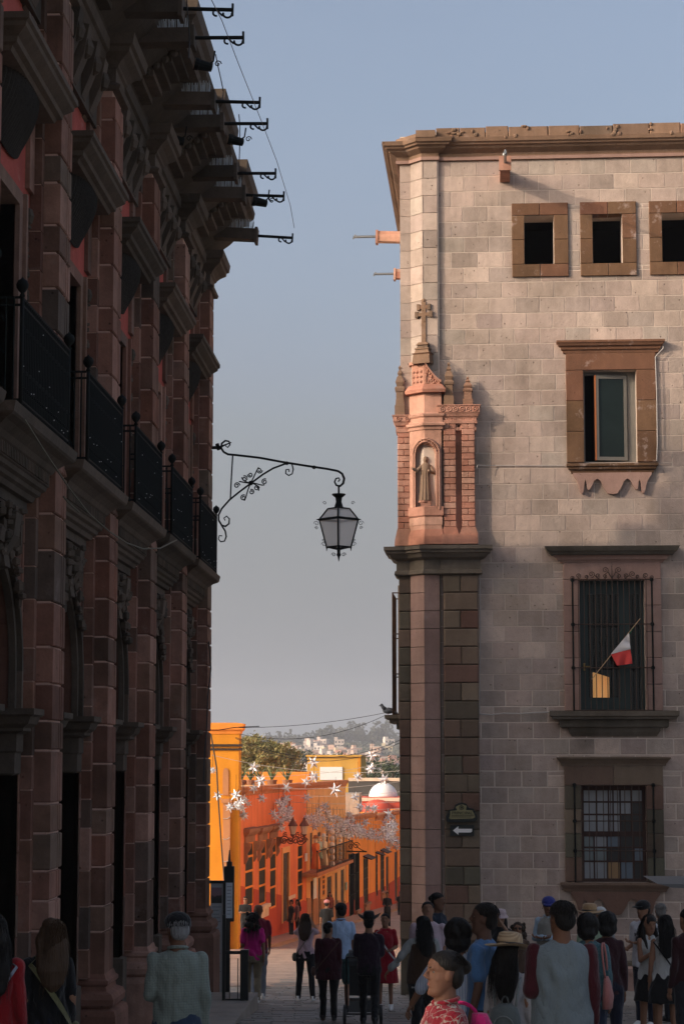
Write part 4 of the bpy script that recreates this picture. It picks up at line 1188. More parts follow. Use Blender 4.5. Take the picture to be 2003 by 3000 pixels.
pmap = [('wwwwww', ztop, 0), ('wwwwwd', ztop, 1), ('wwwwdd', ztop, 2)]
for row_, zl, j in pmap:
    for i, ch in enumerate(row_):
        mb = MB(FR); mb.box(ucols[i], ucols[i + 1], vv + 0.02, vv + 0.026, zl[j + 1], zl[j]); part('pane', mb, PM[ch], SW)
uc2 = [a[0] + .06] + [lerp(a[0], a[1], t) for t in (0.2, 0.4, 0.6, 0.81)] + [a[1] - .07]
for j, row_ in enumerate(('gwbdd', 'ggddb', 'wwobd')):
    for i, ch in enumerate(row_):
        mb = MB(FR); mb.box(uc2[i], uc2[i + 1], vv + 0.02, vv + 0.026, zlow[j + 1], zlow[j]); part('pane', mb, PM[ch], SW)
grille(a, 0.13, zof(2300, 1800), a[2] + 0.01, 12, (zof(2405, 1800), zof(2492, 1800)), -0.13)
# waterspout on the front and two on the side wall, with rods
M_RSP = M_RED
def rspout(T, L, rl):
    mb = MB(T); mb.box(-0.1, 0.1, -L, 0.0, -0.11, 0.05); mb.box(-0.1, -0.06, -L, 0.0, 0.05, 0.12); mb.box(0.06, 0.1, -L, 0.0, 0.05, 0.12); mb.box(-0.12, 0.12, -L - 0.05, -L, -0.15, 0.14)
    w_ = part('waterspout', mb, M_RSP, RB)
    mb = MB(T); mb.tube([(0, -L, 0.02), (0, -L - rl, 0.0)], 0.03, 6); mb.tube([(0, -L - rl, -0.05), (0, -L - rl + 0.05, 0.05)], 0.018, 5)
    part('iron_rod', mb, M_SPIKE, w_)
u_, z_ = RW(1478, 495, -0.6)
rspout(FR @ Matrix.Translation((u_, 0.0, z_)), 1.0, 0.8)
mb = MB(FR); mb.ball((u_, -0.95, z_ + 0.19), (0.05, 0.06, 0.06), 8); mb.ball((u_, -0.87, z_ + 0.15), (0.06, 0.09, 0.06), 8)
single('small_camera', mb, M_SPIKE, 'small pale security camera sitting on the front stone waterspout under the cornice', 'camera')
for (py, Yv, L_) in ((697, 3.5, 0.62), (806, 9.5, 0.5)):
    P = at_y(1172, py, 42 + Yv)
    loc = FR.inverted() @ P
    T = FR @ Matrix.Translation((UC, loc.y, loc.z)) @ Matrix.Rotation(rad(-90), 4, 'Z') @ Matrix.Rotation(rad(-2), 4, 'X')
    rspout(T, L_, 0.55)
# side wall balcony ledge (a bird stands on it), grille and frames along the side street
def side_box(mb, py0, py1, v0, v1, du, px=1170):
    a_ = FR.inverted() @ at_y(px, py0, 42 + v0); b_ = FR.inverted() @ at_y(px, py1, 42 + v0)
    mb.box(LC - du, LC + 0.05, v0, v1, b_.z, a_.z)
mb = MB(FR); side_box(mb, 2094, 2105, 1.6, 3.6, 0.36); side_box(mb, 2105, 2118, 1.65, 3.5, 0.26); side_box(mb, 2118, 2136, 1.7, 3.4, 0.12)
part('balcony_ledge', mb, M_DKCORN, RB)
mb = MB(FR); side_box(mb, 1715, 2092, 1.9, 3.3, 0.09); part('window_surround', mb, M_CORN, RB)
mb = MB(FR)
zA = (FR.inverted() @ at_y(1170, 1735, 43.6)).z; zB = (FR.inverted() @ at_y(1170, 2092, 43.6)).z
for i in range(9): mb.tube([(LC - 0.2, 1.75 + i * 0.2, zB), (LC - 0.2, 1.75 + i * 0.2, zA)], 0.012, 5)
for t in (0, 0.33, 0.66, 1): mb.tube([(LC, 1.75, lerp(zB, zA, t)), (LC - 0.2, 1.75, lerp(zB, zA, t)), (LC - 0.2, 3.4, lerp(zB, zA, t)), (LC, 3.4, lerp(zB, zA, t))], 0.014, 5)
part('window_grille', mb, M_GRILL, RB)
# stone bench / plinth and kerbed pavement at the foot of the wall
mb = MB(FR); mb.box(0.7, UR, -0.5, 0.0, ZG, zof(2815, 1900)); part('wall_plinth', mb, M_RUST, RB)
mb = MB(FR)
mb.box(1.7, UR, -1.0, -0.5, ZG, ground(41) + 0.5); mb.box(1.72, UR, -1.05, -0.45, ground(41) + 0.5, ground(41) + 0.58)
single('stone_bench', mb, M_PINK, 'long pinkish stone bench along the foot of the grey wall behind the crowd', 'bench')
mb = MB(); 
mb.box(-0.2, 14, 37.8, 43, ground(40) - 0.6, ground(39) + 0.04)
struct('raised_pavement', mb, M_GROUND)

# ================================================================== street beyond
def plaster(name, col, soil=0.35):
    k = NT(name); p = k.pos()
    n1 = k.noise(p, 0.6, 6, 0.65); n2 = k.noise(p, 9, 4)
    st = k.n('ShaderNodeMapping'); st.inputs['Scale'].default_value = (1.5, 1.5, 0.12); k.l(p, st.inputs[0])
    n3 = k.noise(st.outputs[0], 1.3, 5, 0.6)
    f = k.math('MULTIPLY', k.math('MULTIPLY_ADD', n1, 0.5, 0.75), k.math('MULTIPLY_ADD', n3, soil, 1 - soil / 2))
    f = k.math('MULTIPLY', f, k.math('MULTIPLY_ADD', n2, 0.12, 0.94))
    c = k.n('ShaderNodeVectorMath', operation='SCALE'); c.inputs[0].default_value = col; k.l(f, c.inputs['Scale'])
    k.l(c.outputs[0], k.b.inputs['Base Color']); k.b.inputs['Roughness'].default_value = 0.9; k.b.inputs['Specular IOR Level'].default_value = 0.2
    k.bump(n2, 0.25, 0.02)
    return k.m
M_YEL = plaster('yellow_orange_plaster', (0.62, 0.24, 0.02), .5)
M_ORA = plaster('orange_red_plaster', (0.80, 0.21, 0.075), .6)
M_ORB = plaster('orange_plaster', (0.85, 0.29, 0.05), .6)
M_OCH = plaster('ochre_plaster', (0.80, 0.40, 0.14))
M_BRO = plaster('brown_orange_plaster', (0.5, 0.19, 0.08), .6)
M_DADO = plaster('red_dado_plaster', (0.5, 0.075, 0.03))
M_DADO2 = plaster('brown_dado_plaster', (0.45, 0.2, 0.09))
M_PALE = plaster('pale_cream_plaster', (0.75, 0.58, 0.42))
M_YELB = plaster('sunny_yellow_plaster', (0.62, 0.34, 0.07))
M_WHITE = mat('white_paint', (0.8, 0.78, 0.75), 0.7, vary=0.05)
M_SHUT = mat('dark_brown_shutter', (0.035, 0.02, 0.012), 0.7, vary=0.3)
M_TRIM = mat_stone('brown_window_trim', [(0.32, 0.15, 0.08), (0.36, 0.18, 0.10)], grain=4, pits=0.2)
M_GLS = mat('dark_shop_glass', (0.008, 0.009, 0.009), 0.6, spec=0.1)

# corner tower house
TH_ = thing('tower_house', 'bright yellow orange corner house with dark cornice ledges just beyond the dark palace', 'house', (-9, 80, ground(80)))
zt = at_y(660, 2150, 80).z; xr = at_y(699, 2400, 80).x
mb = MB(); mb.box(-16, xr, 80, 81, ground(84) - 1, zt)
part('wall', mb, M_YEL, TH_)
mb = MB()
mb.sweep([(xr, 80.9), (xr, 80), (-16, 80)], [(-0.1, zt - 0.001), (0.03, zt), (0.06, zt + 0.1), (0.14, zt + 0.16), (0.17, at_y(660, 2120, 80).z), (-0.1, at_y(660, 2117, 80).z)], side=-1)
mb2 = MB()
za, zb_ = at_y(660, 2180, 80).z, at_y(660, 2187, 80).z
mb2.sweep([(xr, 80.9), (xr, 80), (-16, 80)], [(-0.05, za), (0.07, za), (0.07, zb_), (-0.05, zb_)], side=-1)
part('top_cornice', mb, M_ORB, TH_)
part('ledge', mb2, M_SHUT, TH_)
mb2 = MB(); za, zb_ = at_y(660, 2192, 80).z, at_y(660, 2198, 80).z
mb2.sweep([(xr, 80.9), (xr, 80), (-16, 80)], [(-0.05, za), (0.05, za), (0.05, zb_), (-0.05, zb_)], side=-1)
part('ledge', mb2, M_SHUT, TH_)
mb = MB(); xa, xb = at_y(653, 2300, 80).x, at_y(670, 2300, 80).x; z0, z1 = at_y(660, 2330, 80).z, at_y(660, 2255, 80).z
r_ = (xb - xa) / 2
mb.prism([(xa, z0), (xb, z0)] + [((xa + xb) / 2 + r_ * math.cos(q), z1 - r_ + r_ * 1.6 * math.sin(q)) for q in [math.pi * i / 10 for i in range(11)]], 79.96, 80.05, 'y')
part('arched_niche', mb, M_DADO2, TH_)
mb = MB(); xa, xb = at_y(654, 2450, 79.9).x, at_y(675, 2450, 79.9).x
mb.box(xa, xb, 79.75, 79.99, ground(80), at_y(660, 2352, 80).z); mb.box(xa - .06, xb + .06, 79.7, 79.99, at_y(660, 2352, 80).z, at_y(660, 2340, 80).z)
part('brown_pier', mb, M_DADO2, TH_)
for py in (2395, 2455, 2520):
    z_ = at_y(660, py, 79.8).z
    mb = MB(); mb.tube(bez((xa, 79.73, z_ - .02), (xa + .1, 79.72, z_ - 0.08), (xb - .1, 79.72, z_ - .05), (xb, 79.73, z_ + 0.03), 6), 0.012, 4)
    part('cable_tie', mb, M_PALEWIRE, TH_)
# main row of houses on the left of the street
phi = math.atan2(47, 3.7)
TR = frame((-7.3, 85, 0), phi)
def RP(px, py, v=0.0): return on_plane(TR, px, py, v)
def RU(px, v=0.0): return RP(px, 2550, v)[0]
def gz(u): return ground((TR @ Vector((u, 0, 0))).y)
def row_house(name, label, px0, px1, pyt, wall_m, dado_m, dado_py, holes, depth=8.0, cornice=None, ztop=None, u0=None):
    """holes: (px0, px1, py_top, py_bottom, kind)"""
    a = RU(px0) if u0 is None else u0; b = RU(px1)
    zt = RP((px0 + px1) / 2, pyt)[1] if ztop is None else ztop
    T0 = TR @ Vector(((a + b) / 2, 0, gz((a + b) / 2)))
    H = thing(name, label, 'house', T0, phi)
    zg = gz(b) - 0.6
    rs_ = [(a, b, zg, zt)]
    hs = []
    for h in holes:
        pm = (h[0] + h[1]) / 2
        hh = (RU(h[0]), RU(h[1]), RP(pm, h[3])[1], RP(pm, h[2])[1])
        hs.append((hh, h[4])); rs_ = minus(rs_, hh)
    mb = MB(TR)
    for r in rs_: mb.box(r[0], r[1], 0, 0.3, r[2], r[3])
    part('wall', mb, wall_m, H)
    mb = MB(TR); mb.box(a, b, 0.9, depth, zg, zt - 0.25); mb.box(a, a + 0.25, 0.3, 0.9, zg, zt - .01); mb.box(b - 0.25, b, 0.3, 0.9, zg, zt - .01)
    part('rear_block', mb, wall_m, H)
    mb = MB(TR); mb.box(a + .25, b - .25, 0.3, 0.9, zt - 0.4, zt - 0.26); part('roof', mb, M_BRO, H)
    if cornice:
        mb = MB(TR); mb.sweep([(b, 0.0), (a, 0.0)], [(-0.05, zt - 0.32), (0.05, zt - 0.3), (0.06, zt - 0.22), (0.14, zt - 0.12), (0.18, zt + 0.03), (-0.3, zt + 0.04)], side=-1)
        part('cornice', mb, cornice, H)
    if dado_m:   # follows the slope of the street
        zd0 = RP(px0 + 1, dado_py[0])[1]; zd1 = RP(px1 - 1, dado_py[1])[1]
        segs = sorted([(hh[0], hh[1], hh[2]) for hh, k_ in hs if hh[2] < max(zd0, zd1)])
        cur = a; mb = MB(TR)
        def top(u): return lerp(zd0, zd1, (u - a) / (b - a))
        def seg(ua, ub, cap=None):
            if ub - ua < 0.03: return
            t0, t1 = top(ua), top(ub)
            if cap is not None: t0, t1 = min(t0, cap), min(t1, cap)
            mb.add([(ua, -0.03, zg), (ub, -0.03, zg), (ub, -0.03, t1), (ua, -0.03, t0), (ua, 0.01, zg), (ub, 0.01, zg), (ub, 0.01, t1), (ua, 0.01, t0)],
                   [(0,1,2,3),(3,2,6,7),(0,3,7,4),(1,5,6,2),(4,7,6,5)])
        for ha, hb, hz in segs:
            seg(cur, ha)
            if hz > zg + 0.3: seg(ha, hb, hz)
            cur = hb
        seg(cur, b)
        part('painted_dado', mb, dado_m, H)
    for hh, kind in hs:
        u0_, u1_, z0_, z1_ = hh
        w = u1_ - u0_
        D = -0.015
        mb = MB(TR)
        if kind.startswith('w'):
            e = 0.07
            mb.box(u0_, u0_ + e, D, D + 0.06, z0_, z1_); mb.box(u1_ - e, u1_, D, D + 0.06, z0_, z1_); mb.box(u0_ + e, u1_ - e, D, D + 0.06, z1_ - e, z1_); mb.box(u0_ + e, u1_ - e, D, D + 0.06, z0_, z0_ + e)
            for t in (0.3, 0.55, 0.78): mb.box(u0_ + e, u1_ - e, D, D + 0.05, lerp(z0_, z1_, t) - 0.04, lerp(z0_, z1_, t) + 0.04)
            Wn = part('window', mb, M_ORB if 'o' in kind else M_SHUT, H)
            mb = MB(TR); mb.box(u0_ + e, u1_ - e, D + 0.03, D + 0.05, z0_ + e, z1_ - e); part('pane', mb, M_GLS, Wn)
            if 'b' in kind:
                for i in range(7):
                    mb = MB(TR); u = lerp(u0_, u1_, (i + .5) / 7); mb.tube([(u, -0.09, z0_), (u, -0.09, z1_)], 0.02, 4); part('bar', mb, M_IRON, Wn)
                mb = MB(TR)
                for t in (0.0, 0.33, 0.66, 1): mb = MB(TR); mb.tube([(u0_, 0.0, lerp(z0_, z1_, t)), (u0_, -0.09, lerp(z0_, z1_, t)), (u1_, -0.09, lerp(z0_, z1_, t)), (u1_, 0, lerp(z0_, z1_, t))], 0.02, 4); part('grille_rail', mb, M_IRON, Wn)
                pass
            if 'h' in kind:
                mb = MB(TR)
                mb.sweep([(u1_ + 0.15, 0.01), (u1_ + 0.15, -0.04), (u0_ - 0.15, -0.04), (u0_ - 0.15, 0.01)], [(-0.1, z1_ - 0.02), (0.02, z1_), (0.02, z1_ + 0.25), (0.1, z1_ + 0.3), (0.2, z1_ + 0.42), (0.22, z1_ + 0.55), (-0.1, z1_ + 0.6)], side=-1)
                part('window_hood', mb, M_TRIM, Wn)
                for s_, u in ((0, u0_ - 0.12), (1, u1_ + 0.12)):
                    mb = MB(TR)
                    mb.prism([(0.0, z1_ + 0.02), (-0.28, z1_ + 0.0), (-0.25, z1_ - 0.2), (-0.12, z1_ - 0.4), (-0.16, z1_ - 0.6), (-0.05, z1_ - 0.8), (0.0, z1_ - 0.8)], u - 0.1, u + 0.1, 'x')
                    part('hood_bracket', mb, M_TRIM, Wn)
            if 's' in kind:
                mb = MB(TR); mb.box(u0_ - 0.12, u1_ + 0.12, -0.22, 0.0, z0_ - 0.14, z0_); mb.box(u0_ - 0.05, u1_ + 0.05, -0.14, 0.0, z0_ - 0.5, z0_ - 0.14)
                part('window_sill', mb, M_TRIM if 'h' not in kind else M_PALE, Wn)
            if 'e' in kind:
                mb = MB(TR); mb.prism([(0.0, z1_ + 0.22), (-0.5, z1_ + 0.02), (-0.5, z1_ - 0.03), (0, z1_ + 0.14)], u0_ - 0.15, u1_ + 0.15, 'x'); part('eave_board', mb, M_SHUT, Wn)
        elif kind.startswith('d'):
            mb.box(u0_, u1_, D + 0.06, D + 0.1, z0_, z1_)
            Dn = part('door', mb, M_SHUT, H)
            mb = MB(TR)
            for s_ in (0, 1):
                for t in (0.08, 0.38, 0.68): mb.box(lerp(u0_, u1_, 0.08 + s_ * 0.46), lerp(u0_, u1_, 0.46 + s_ * 0.46), D + 0.04, D + 0.06, lerp(z0_, z1_, t), lerp(z0_, z1_, t + 0.24))
            part('door_panels', mb, M_SHUT, Dn)
            if 't' in kind:
                mb = MB(TR); mb.box(u0_ - 0.2, u0_, -0.06, 0.05, z0_, z1_ + 0.25); mb.box(u1_, u1_ + 0.2, -0.06, 0.05, z0_, z1_ + 0.25); mb.box(u0_, u1_, -0.06, 0.05, z1_, z1_ + 0.25)
                part('door_surround', mb, M_OCH, Dn)
    return H, a, b, zt
oh = row_house('orange_house', 'orange red house with three hooded windows and a brown doorway, nearest of the street row', 698, 897, 2302, M_ORA, M_DADO, (2585, 2640),
    [(717, 741, 2468, 2655, 'who'), (757, 778, 2462, 2650, 'wohs'), (790, 808, 2455, 2660, 'who'), (826, 844, 2498, 2700, 'dt'), (871, 886, 2474, 2642, 'wo')], cornice=M_BRO, u0=-4.0)
ah = row_house('ochre_house', 'tan ochre two storey shop house with a balcony hung with paper globes', 898, 1012, 2291, M_OCH, M_DADO2, (2630, 2640),
    [(908, 915, 2440, 2552, 'd'), (930, 940, 2438, 2548, 'd'), (955, 962, 2435, 2542, 'd'), (980, 987, 2435, 2534, 'd'), (1004, 1009, 2440, 2528, 'd'),
     (910, 917, 2582, 2720, 'd'), (932, 939, 2572, 2720, 'd'), (944, 951, 2562, 2625, 'wo'), (958, 972, 2568, 2700, 'd'), (981, 988, 2557, 2700, 'd'), (998, 1008, 2548, 2700, 'd')], cornice=M_BRO)
bh = row_house('low_orange_house', 'low orange house with tall barred windows over a deep red dado, mid row', 1013, 1098, 2388, M_ORB, M_DADO, (2645, 2612),
    [(1021, 1032, 2502, 2680, 'wb'), (1037, 1048, 2500, 2665, 'wbs'), (1064, 1077, 2515, 2645, 'wse'), ], cornice=M_BRO)
ch = row_house('far_orange_house', 'farthest orange house of the row, half red, beside the grey building edge', 1099, 1182, 2380, M_ORB, M_DADO, (2614, 2560),
    [(1094 + 6, 1105, 2505, 2625, 'we'), (1114, 1124, 2497, 2612, 'wse'), (1130, 1138, 2510, 2640, 'd'), (1155, 1164, 2495, 2640, 'd')], cornice=M_BRO)
# balcony on the ochre house, with paper globes and costumed figures of papier mache
def upt(px, py, v=0.0):
    u, z = RP(px, py, v); return u, v, z
u0, _, z0 = upt(906, 2556, -0.35); u1, _, z1 = upt(1013, 2522, -0.35)
zz0 = RP(915, 2555, -0.35)[1]
mb = MB(TR); mb.box(u0, u1, -0.75, 0.0, zz0 - 0.16, zz0); B_ = part('balcony', mb, M_BRO, ah[0])
mb = MB(TR)
mb.tube([(u0, -0.7, zz0 + 1.0), (u1, -0.7, zz0 + 1.0)], 0.03, 5); mb.tube([(u0, -0.7, zz0 + 0.08), (u1, -0.7, zz0 + 0.08)], 0.02, 5)
n = 40
for i in range(n + 1): mb.tube([(lerp(u0, u1, i / n), -0.7, zz0), (lerp(u0, u1, i / n), -0.7, zz0 + 1.0)], 0.012, 4)
part('balcony_railing', mb, M_IRON, B_)
M_PAPER = mat('cream_paper', (0.8, 0.68, 0.56), 0.8, vary=0.08)
ORD = ('topmost', 'second', 'third', 'fourth', 'fifth', 'sixth', 'seventh', 'eighth', 'ninth', 'lowest')
for px, py0, py1, d in ((972, 2438, 2532, 17), (996, 2450, 2530, 11)):
    k_ = 0
    y_ = py0
    while y_ < py1:
        c = upt(px, y_, -0.6)
        r_ = d / 2 / (FPX / 108)
        mb = MB(TR); mb.ball(c, (r_, r_, r_ * 0.95), 12)
        single('paper_globe', mb, M_PAPER, '%s cream paper globe from the top in the string of %s globes by the balcony' % (ORD[k_], 'large' if d > 14 else 'small'), 'paper lantern', 'paper globes strung beside the balcony', smooth=True, origin=TR @ Vector(c))
        y_ += d + 1.5; k_ += 1
def doll(px, py0, py1, cols, label):
    u, v, z1 = upt(px, py0, -0.55); z0 = RP(px, py1, -0.55)[1]; h = z1 - z0
    T = thing('papier_mache_figure', label, 'figure', TR @ Vector((u, v, z0)), phi, None)
    def P(mb_, c, nm): 
        part(nm, mb_, mat('doll_' + nm + '_%d' % px, c, 0.8), T, smooth=True)
    a = MB(TR); a.lathe([(0.16 * h, 0), (0.14 * h, .2 * h), (0.09 * h, 0.5 * h), (0.13 * h, 0.62 * h), (0.12 * h, 0.76 * h), (0.04 * h, 0.8 * h)], 10, Matrix.Translation((u, v, z0))); P(a, cols[0], 'robe')
    a = MB(TR); a.ball((u, v, z0 + 0.88 * h), (.07 * h, .07 * h, .09 * h), 10); P(a, cols[1], 'skull_head')
    a = MB(TR)
    for s in (-1, 1): a.tube([(u + s * .11 * h, v, z0 + .74 * h), (u + s * .2 * h, v - .04 * h, z0 + .6 * h), (u + s * .13 * h, v - .12 * h, z0 + .52 * h)], .03 * h, 6)
    P(a, cols[0], 'arms')
    a = MB(TR); a.lathe([(.16 * h, 0), (.16 * h, .01 * h), (.07 * h, .02 * h), (.06 * h, .09 * h), (.01, .1 * h)], 12, Matrix.Translation((u, v, z0 + .94 * h))); P(a, cols[2], 'hat')
doll(948, 2445, 2535, ((0.75, 0.62, 0.4), (0.8, 0.75, 0.65), (0.75, 0.7, 0.6)), 'cream robed papier mache skeleton figure in a pale hat on the balcony')
doll(936, 2452, 2515, ((0.45, 0.65, 0.55), (0.8, 0.75, 0.65), (0.6, 0.4, 0.2)), 'small pale green papier mache figure at the balcony rail')
doll(925, 2450, 2545, ((0.75, 0.22, 0.05), (0.75, 0.7, 0.6), (0.35, 0.15, 0.05)), 'orange robed papier mache skeleton figure leftmost on the balcony')
# vertical shop banners and signs
def small_sign(px0, px1, py0, py1, m_, label, v=-0.08):
    a = RP(px0, (py0 + py1) / 2, v)[0]; b = RP(px1, (py0 + py1) / 2, v)[0]; zt = RP((px0 + px1) / 2, py0, v)[1]; zb_ = RP((px0 + px1) / 2, py1, v)[1]
    mb = MB(TR); mb.box(a, b, v, v + 0.04, zb_, zt)
    return single('wall_sign', mb, m_, label, 'sign')
small_sign(919, 928, 2572, 2632, M_WHITE, 'tall white banner sign on the ground floor of the ochre house')
small_sign(847, 866, 2623, 2633, M_PALE, 'low pale plaque on the orange wall right of the brown doorway')
small_sign(895, 901, 2500, 2523, M_WHITE, 'small white plaque on the ochre house wall')
small_sign(1013, 1018, 2585, 2607, mat('grey_green_plate', (0.25, 0.3, 0.22), 0.6), 'small grey green plate at the left end of the low orange house')
# hanging shop sign on an iron arm, seen edge on
a = TR.inverted() @ at_y(1013, 2494, 116); 
mb = MB(); pA = at_y(1012, 2494, 117); pB = at_y(1074, 2495, 117)
mb.tube([pA, pB], 0.035, 6); mb.tube(spiral((pA + pB) / 2 + Vector((0, 0, 0.32)), 0.2, 0.04, 0, 1.5, 14), 0.02, 4); mb.tube(bez(pA + Vector((0, 0, .7)), pA + Vector((.5, 0, .6)), pB + Vector((-.6, 0, .1)), pB), 0.02, 4)
mb.tube(spiral(pA + Vector((0.3, 0, 0.25)), 0.16, 0.03, 0, 1.5, 12), 0.02, 4)
S_ = thing('shop_sign_bracket', 'black scrolled iron sign bracket jutting from the orange wall over the street', 'sign bracket', pA)
part('iron_arm', mb, M_IRON, S_)
# ornate double wall lantern
LW_ = thing('wall_lantern', 'ornate rusty double wall lantern on the orange house', 'lantern', at_y(825, 2475, 91))
M_RUSTY = mat('rusty_bracket_iron', (0.16, 0.05, 0.025), 0.7, vary=0.3)
mb = MB(); Yl = 91
def q(px, py): return at_y(px, py, Yl)
mb.tube([q(822, 2470), q(845, 2458), q(865, 2470), q(895, 2458)], 0.035, 5)
for c, r_, s_ in ((832, 14, 1), (850, 11, -1), (866, 12, 1), (880, 14, -1), (892, 9, 1)):
    mb.tube(spiral(q(c, 2462), r_ / 68, 0.03, 0, s_ * 1.6, 16), 0.025, 4)
for c in (836, 858, 872, 886): mb.tube(spiral(q(c, 2446), 0.11, 0.02, 1, 1.4, 12), 0.02, 4)
part('bracket', mb, M_RUSTY, LW_)
M_LGL = mat('lantern_glass', (0.55, 0.42, 0.32), 0.25, vary=0.1)
for px in (858, 891):
    a, b, c = q(px, 2402), q(px, 2420), q(px, 2444)
    mb = MB(); T = Matrix.Translation((a.x, a.y, 0))
    mb.lathe([(0.17, b.z), (0.10, c.z)], 6, T); L_ = part('lantern_glass', mb, M_LGL, LW_)
    mb = MB(); mb.lathe([(0.21, b.z), (0.2, b.z + .04), (0.06, a.z), (0.05, a.z + .06), (0.01, a.z + .12)], 6, T); part('lantern_cap', mb, M_RUSTY, L_)
    mb = MB(); mb.lathe([(0.12, c.z), (0.05, c.z - .08), (0.02, c.z - .2)], 6, T); part('lantern_base', mb, M_RUSTY, L_)
# kerb and raised footpath along the row
mb = MB()
pts = []
for u in [-4 + 4 * i for i in range(20)]:
    a = TR @ Vector((u, 0.2, 0)); b = TR @ Vector((u, -1.15, 0)); g_ = ground(a.y)
    pts += [(a.x, a.y, g_ + 0.16), (b.x, b.y, g_ + 0.16), (b.x, b.y, g_ - 0.1)]
mb.add(pts, [(3 * i + j, 3 * i + 3 + j, 3 * i + 4 + j, 3 * i + 1 + j) for i in range(19) for j in (0, 1)])
M_PATH = mat('footpath_stone', (0.34, 0.2, 0.14), 0.8, vary=0.25, scale=2)
struct('footpath', mb, M_PATH)
mb = MB()
vs = []
for y in range(46, 165, 3): 
    l = (TR.inverted()); xl = -7.3 + 3.7 / 47 * (y - 85)
    vs += [(xl - 0.5 if y > 60 else -9, y, ground(y) + 0.012), (xl + 9.5, y, ground(y) + 0.012)]
mb.add(vs, [(2 * i, 2 * i + 1, 2 * i + 3, 2 * i + 2) for i in range(len(vs) // 2 - 1)])
ck = NT('cobbled_street'); p_ = ck.pos(); v_ = ck.n('ShaderNodeTexVoronoi'); v_.inputs['Scale'].default_value = 5.5; ck.l(p_, v_.inputs['Vector'])
c_ = ck.ramp(ck.noise(p_, 1.1, 5), [(0.3, (0.22, 0.15, 0.115)), (0.7, (0.36, 0.25, 0.19))])
ck.l(c_, ck.b.inputs['Base Color']); ck.b.inputs['Roughness'].default_value = 0.7; ck.bump(v_.outputs['Distance'], 0.6, 0.05)
struct('cobbled_street', mb, ck.m)
# unseen right-hand row, added behind the grey building to bounce sunlight across the street
TS = frame((0.9, 62, 0), math.atan2(47, 3.7))
rr = random.Random(8)
u = 0; i_ = 0
for nm, w_, h_, m_, lab in (('cream_bounce_house', 20, 8.6, M_PALE, 'unseen pale cream house added on the right of the street to bounce sunlight'), ('peach_bounce_house', 24, 8.2, M_OCH, 'unseen peach house added farther down the right of the street to bounce sunlight'), ('white_bounce_house', 26, 8.4, M_PALE, 'unseen long pale house added at the far right to bounce sunlight'), ('yellow_bounce_house', 24, 8.0, M_YELB, 'unseen last yellow house added on the right of the street to bounce sunlight')):
    c = TS @ Vector((u + w_ / 2, 0, 0)); g_ = ground((TS @ Vector((u, 0, 0))).y)
    H = thing(nm, lab, 'house', (c.x, c.y, ground(c.y)), math.atan2(47, 3.7))
    mb = MB(TS); mb.box(u, u + w_ - 0.02, -9, 0, g_ - 3, g_ + h_); part('wall', mb, m_, H)
    for k_ in range(int(w_ // 4)):
        uu = u + 2 + k_ * 4
        mb = MB(TS); mb.box(uu - 0.6, uu + 0.6, -0.02, 0.06, g_ + 1.0, g_ + 3.4); Wn = part('window', mb, M_TRIM, H)
        mb = MB(TS); mb.box(uu - 0.5, uu + 0.5, 0.05, 0.09, g_ + 1.1, g_ + 3.3); part('pane', mb, M_GLS, Wn)
    mb = MB(TS); mb.box(u, u + w_ - 0.02, 0.0, 0.2, g_ + h_ - 0.3, g_ + h_ + 0.05); part('cornice', mb, M_BRO, H)
    u += w_
# ---- roofs and walls behind the row
def bbox(name, label, px0, px1, py0, Y, depth, m_, zbot=-12, cat='house', parts=None):
    a = at_y(px0, py0, Y); b = at_y(px1, py0, Y)
    H = thing(name, label, cat, ((a.x + b.x) / 2, Y, zbot))
    mb = MB(); mb.box(a.x, b.x, Y, Y + depth, zbot, a.z); part('wall', mb, m_, H)
    return H, a.x, b.x, a.z
M_DKW = mat('dark_grey_wall', (0.09, 0.08, 0.07), 0.9, vary=0.2, scale=1)
M_RROOF = mat('red_painted_roof', (0.6, 0.09, 0.05), 0.8, vary=0.2, scale=1)
H, xa, xb, za = bbox('yellow_block', 'plain yellow block with a white painted rectangle rising behind the street roofs', 900, 1056, 2217, 175, 14, M_YELB)
mb = MB(); p0, p1 = at_y(937, 2285, 174.95), at_y(1003, 2247, 174.95); mb.box(p0.x, p1.x, 174.9, 174.99, p0.z, p1.z); part('white_panel', mb, M_WHITE, H)
mb = MB(); mb.box(xa - .1, xb + .1, 174.8, 189, za, za + 0.15); part('coping', mb, M_YELB, H)
mb = MB(); p0 = at_y(1049, 2300, 174.9); mb.box(p0.x, xb + 0.02, 174.9, 175.0, -12, za); part('corner_strip', mb, M_YEL, H)
H, xa, xb, za = bbox('dark_wall_house', 'long dark grey blank wall under the white dome', 1020, 1200, 2281, 168, 5, M_DKW)
mb = MB(); mb.box(xa, xb, 167.9, 168.0, za - 0.2, za + 0.06); part('coping', mb, M_PALE, H)
H, xa, xb, za = bbox('red_roof_house', 'bright red painted low building below the white dome', 1048, 1200, 2337, 158, 8, M_RROOF)
mb = MB(); mb.box(xa, xb, 157.85, 158, za - 0.25, za); part('coping', mb, M_PALE, H)
mb = MB(); c = at_y(1105, 2372, 157.5); mb.ball(c, (1.1, .9, .75), 16); part('red_dome', mb, M_RROOF, H, smooth=True)
c = at_y(1122, 2336, 163)
D_ = thing('white_dome', 'whitewashed dome above the red roofed building', 'dome', c)
mb = MB(); r_ = 42 / FPX * 163
mb.lathe([(r_ * math.cos(a), c.z + r_ * 1.02 * math.sin(a)) for a in [math.pi / 2 * i / 10 for i in range(11)]][:-1] + [(0.02, c.z + r_ * 1.02)], 28, Matrix.Translation((c.x, 163, 0)))
part('dome_shell', mb, M_WHITE, D_, smooth=True)
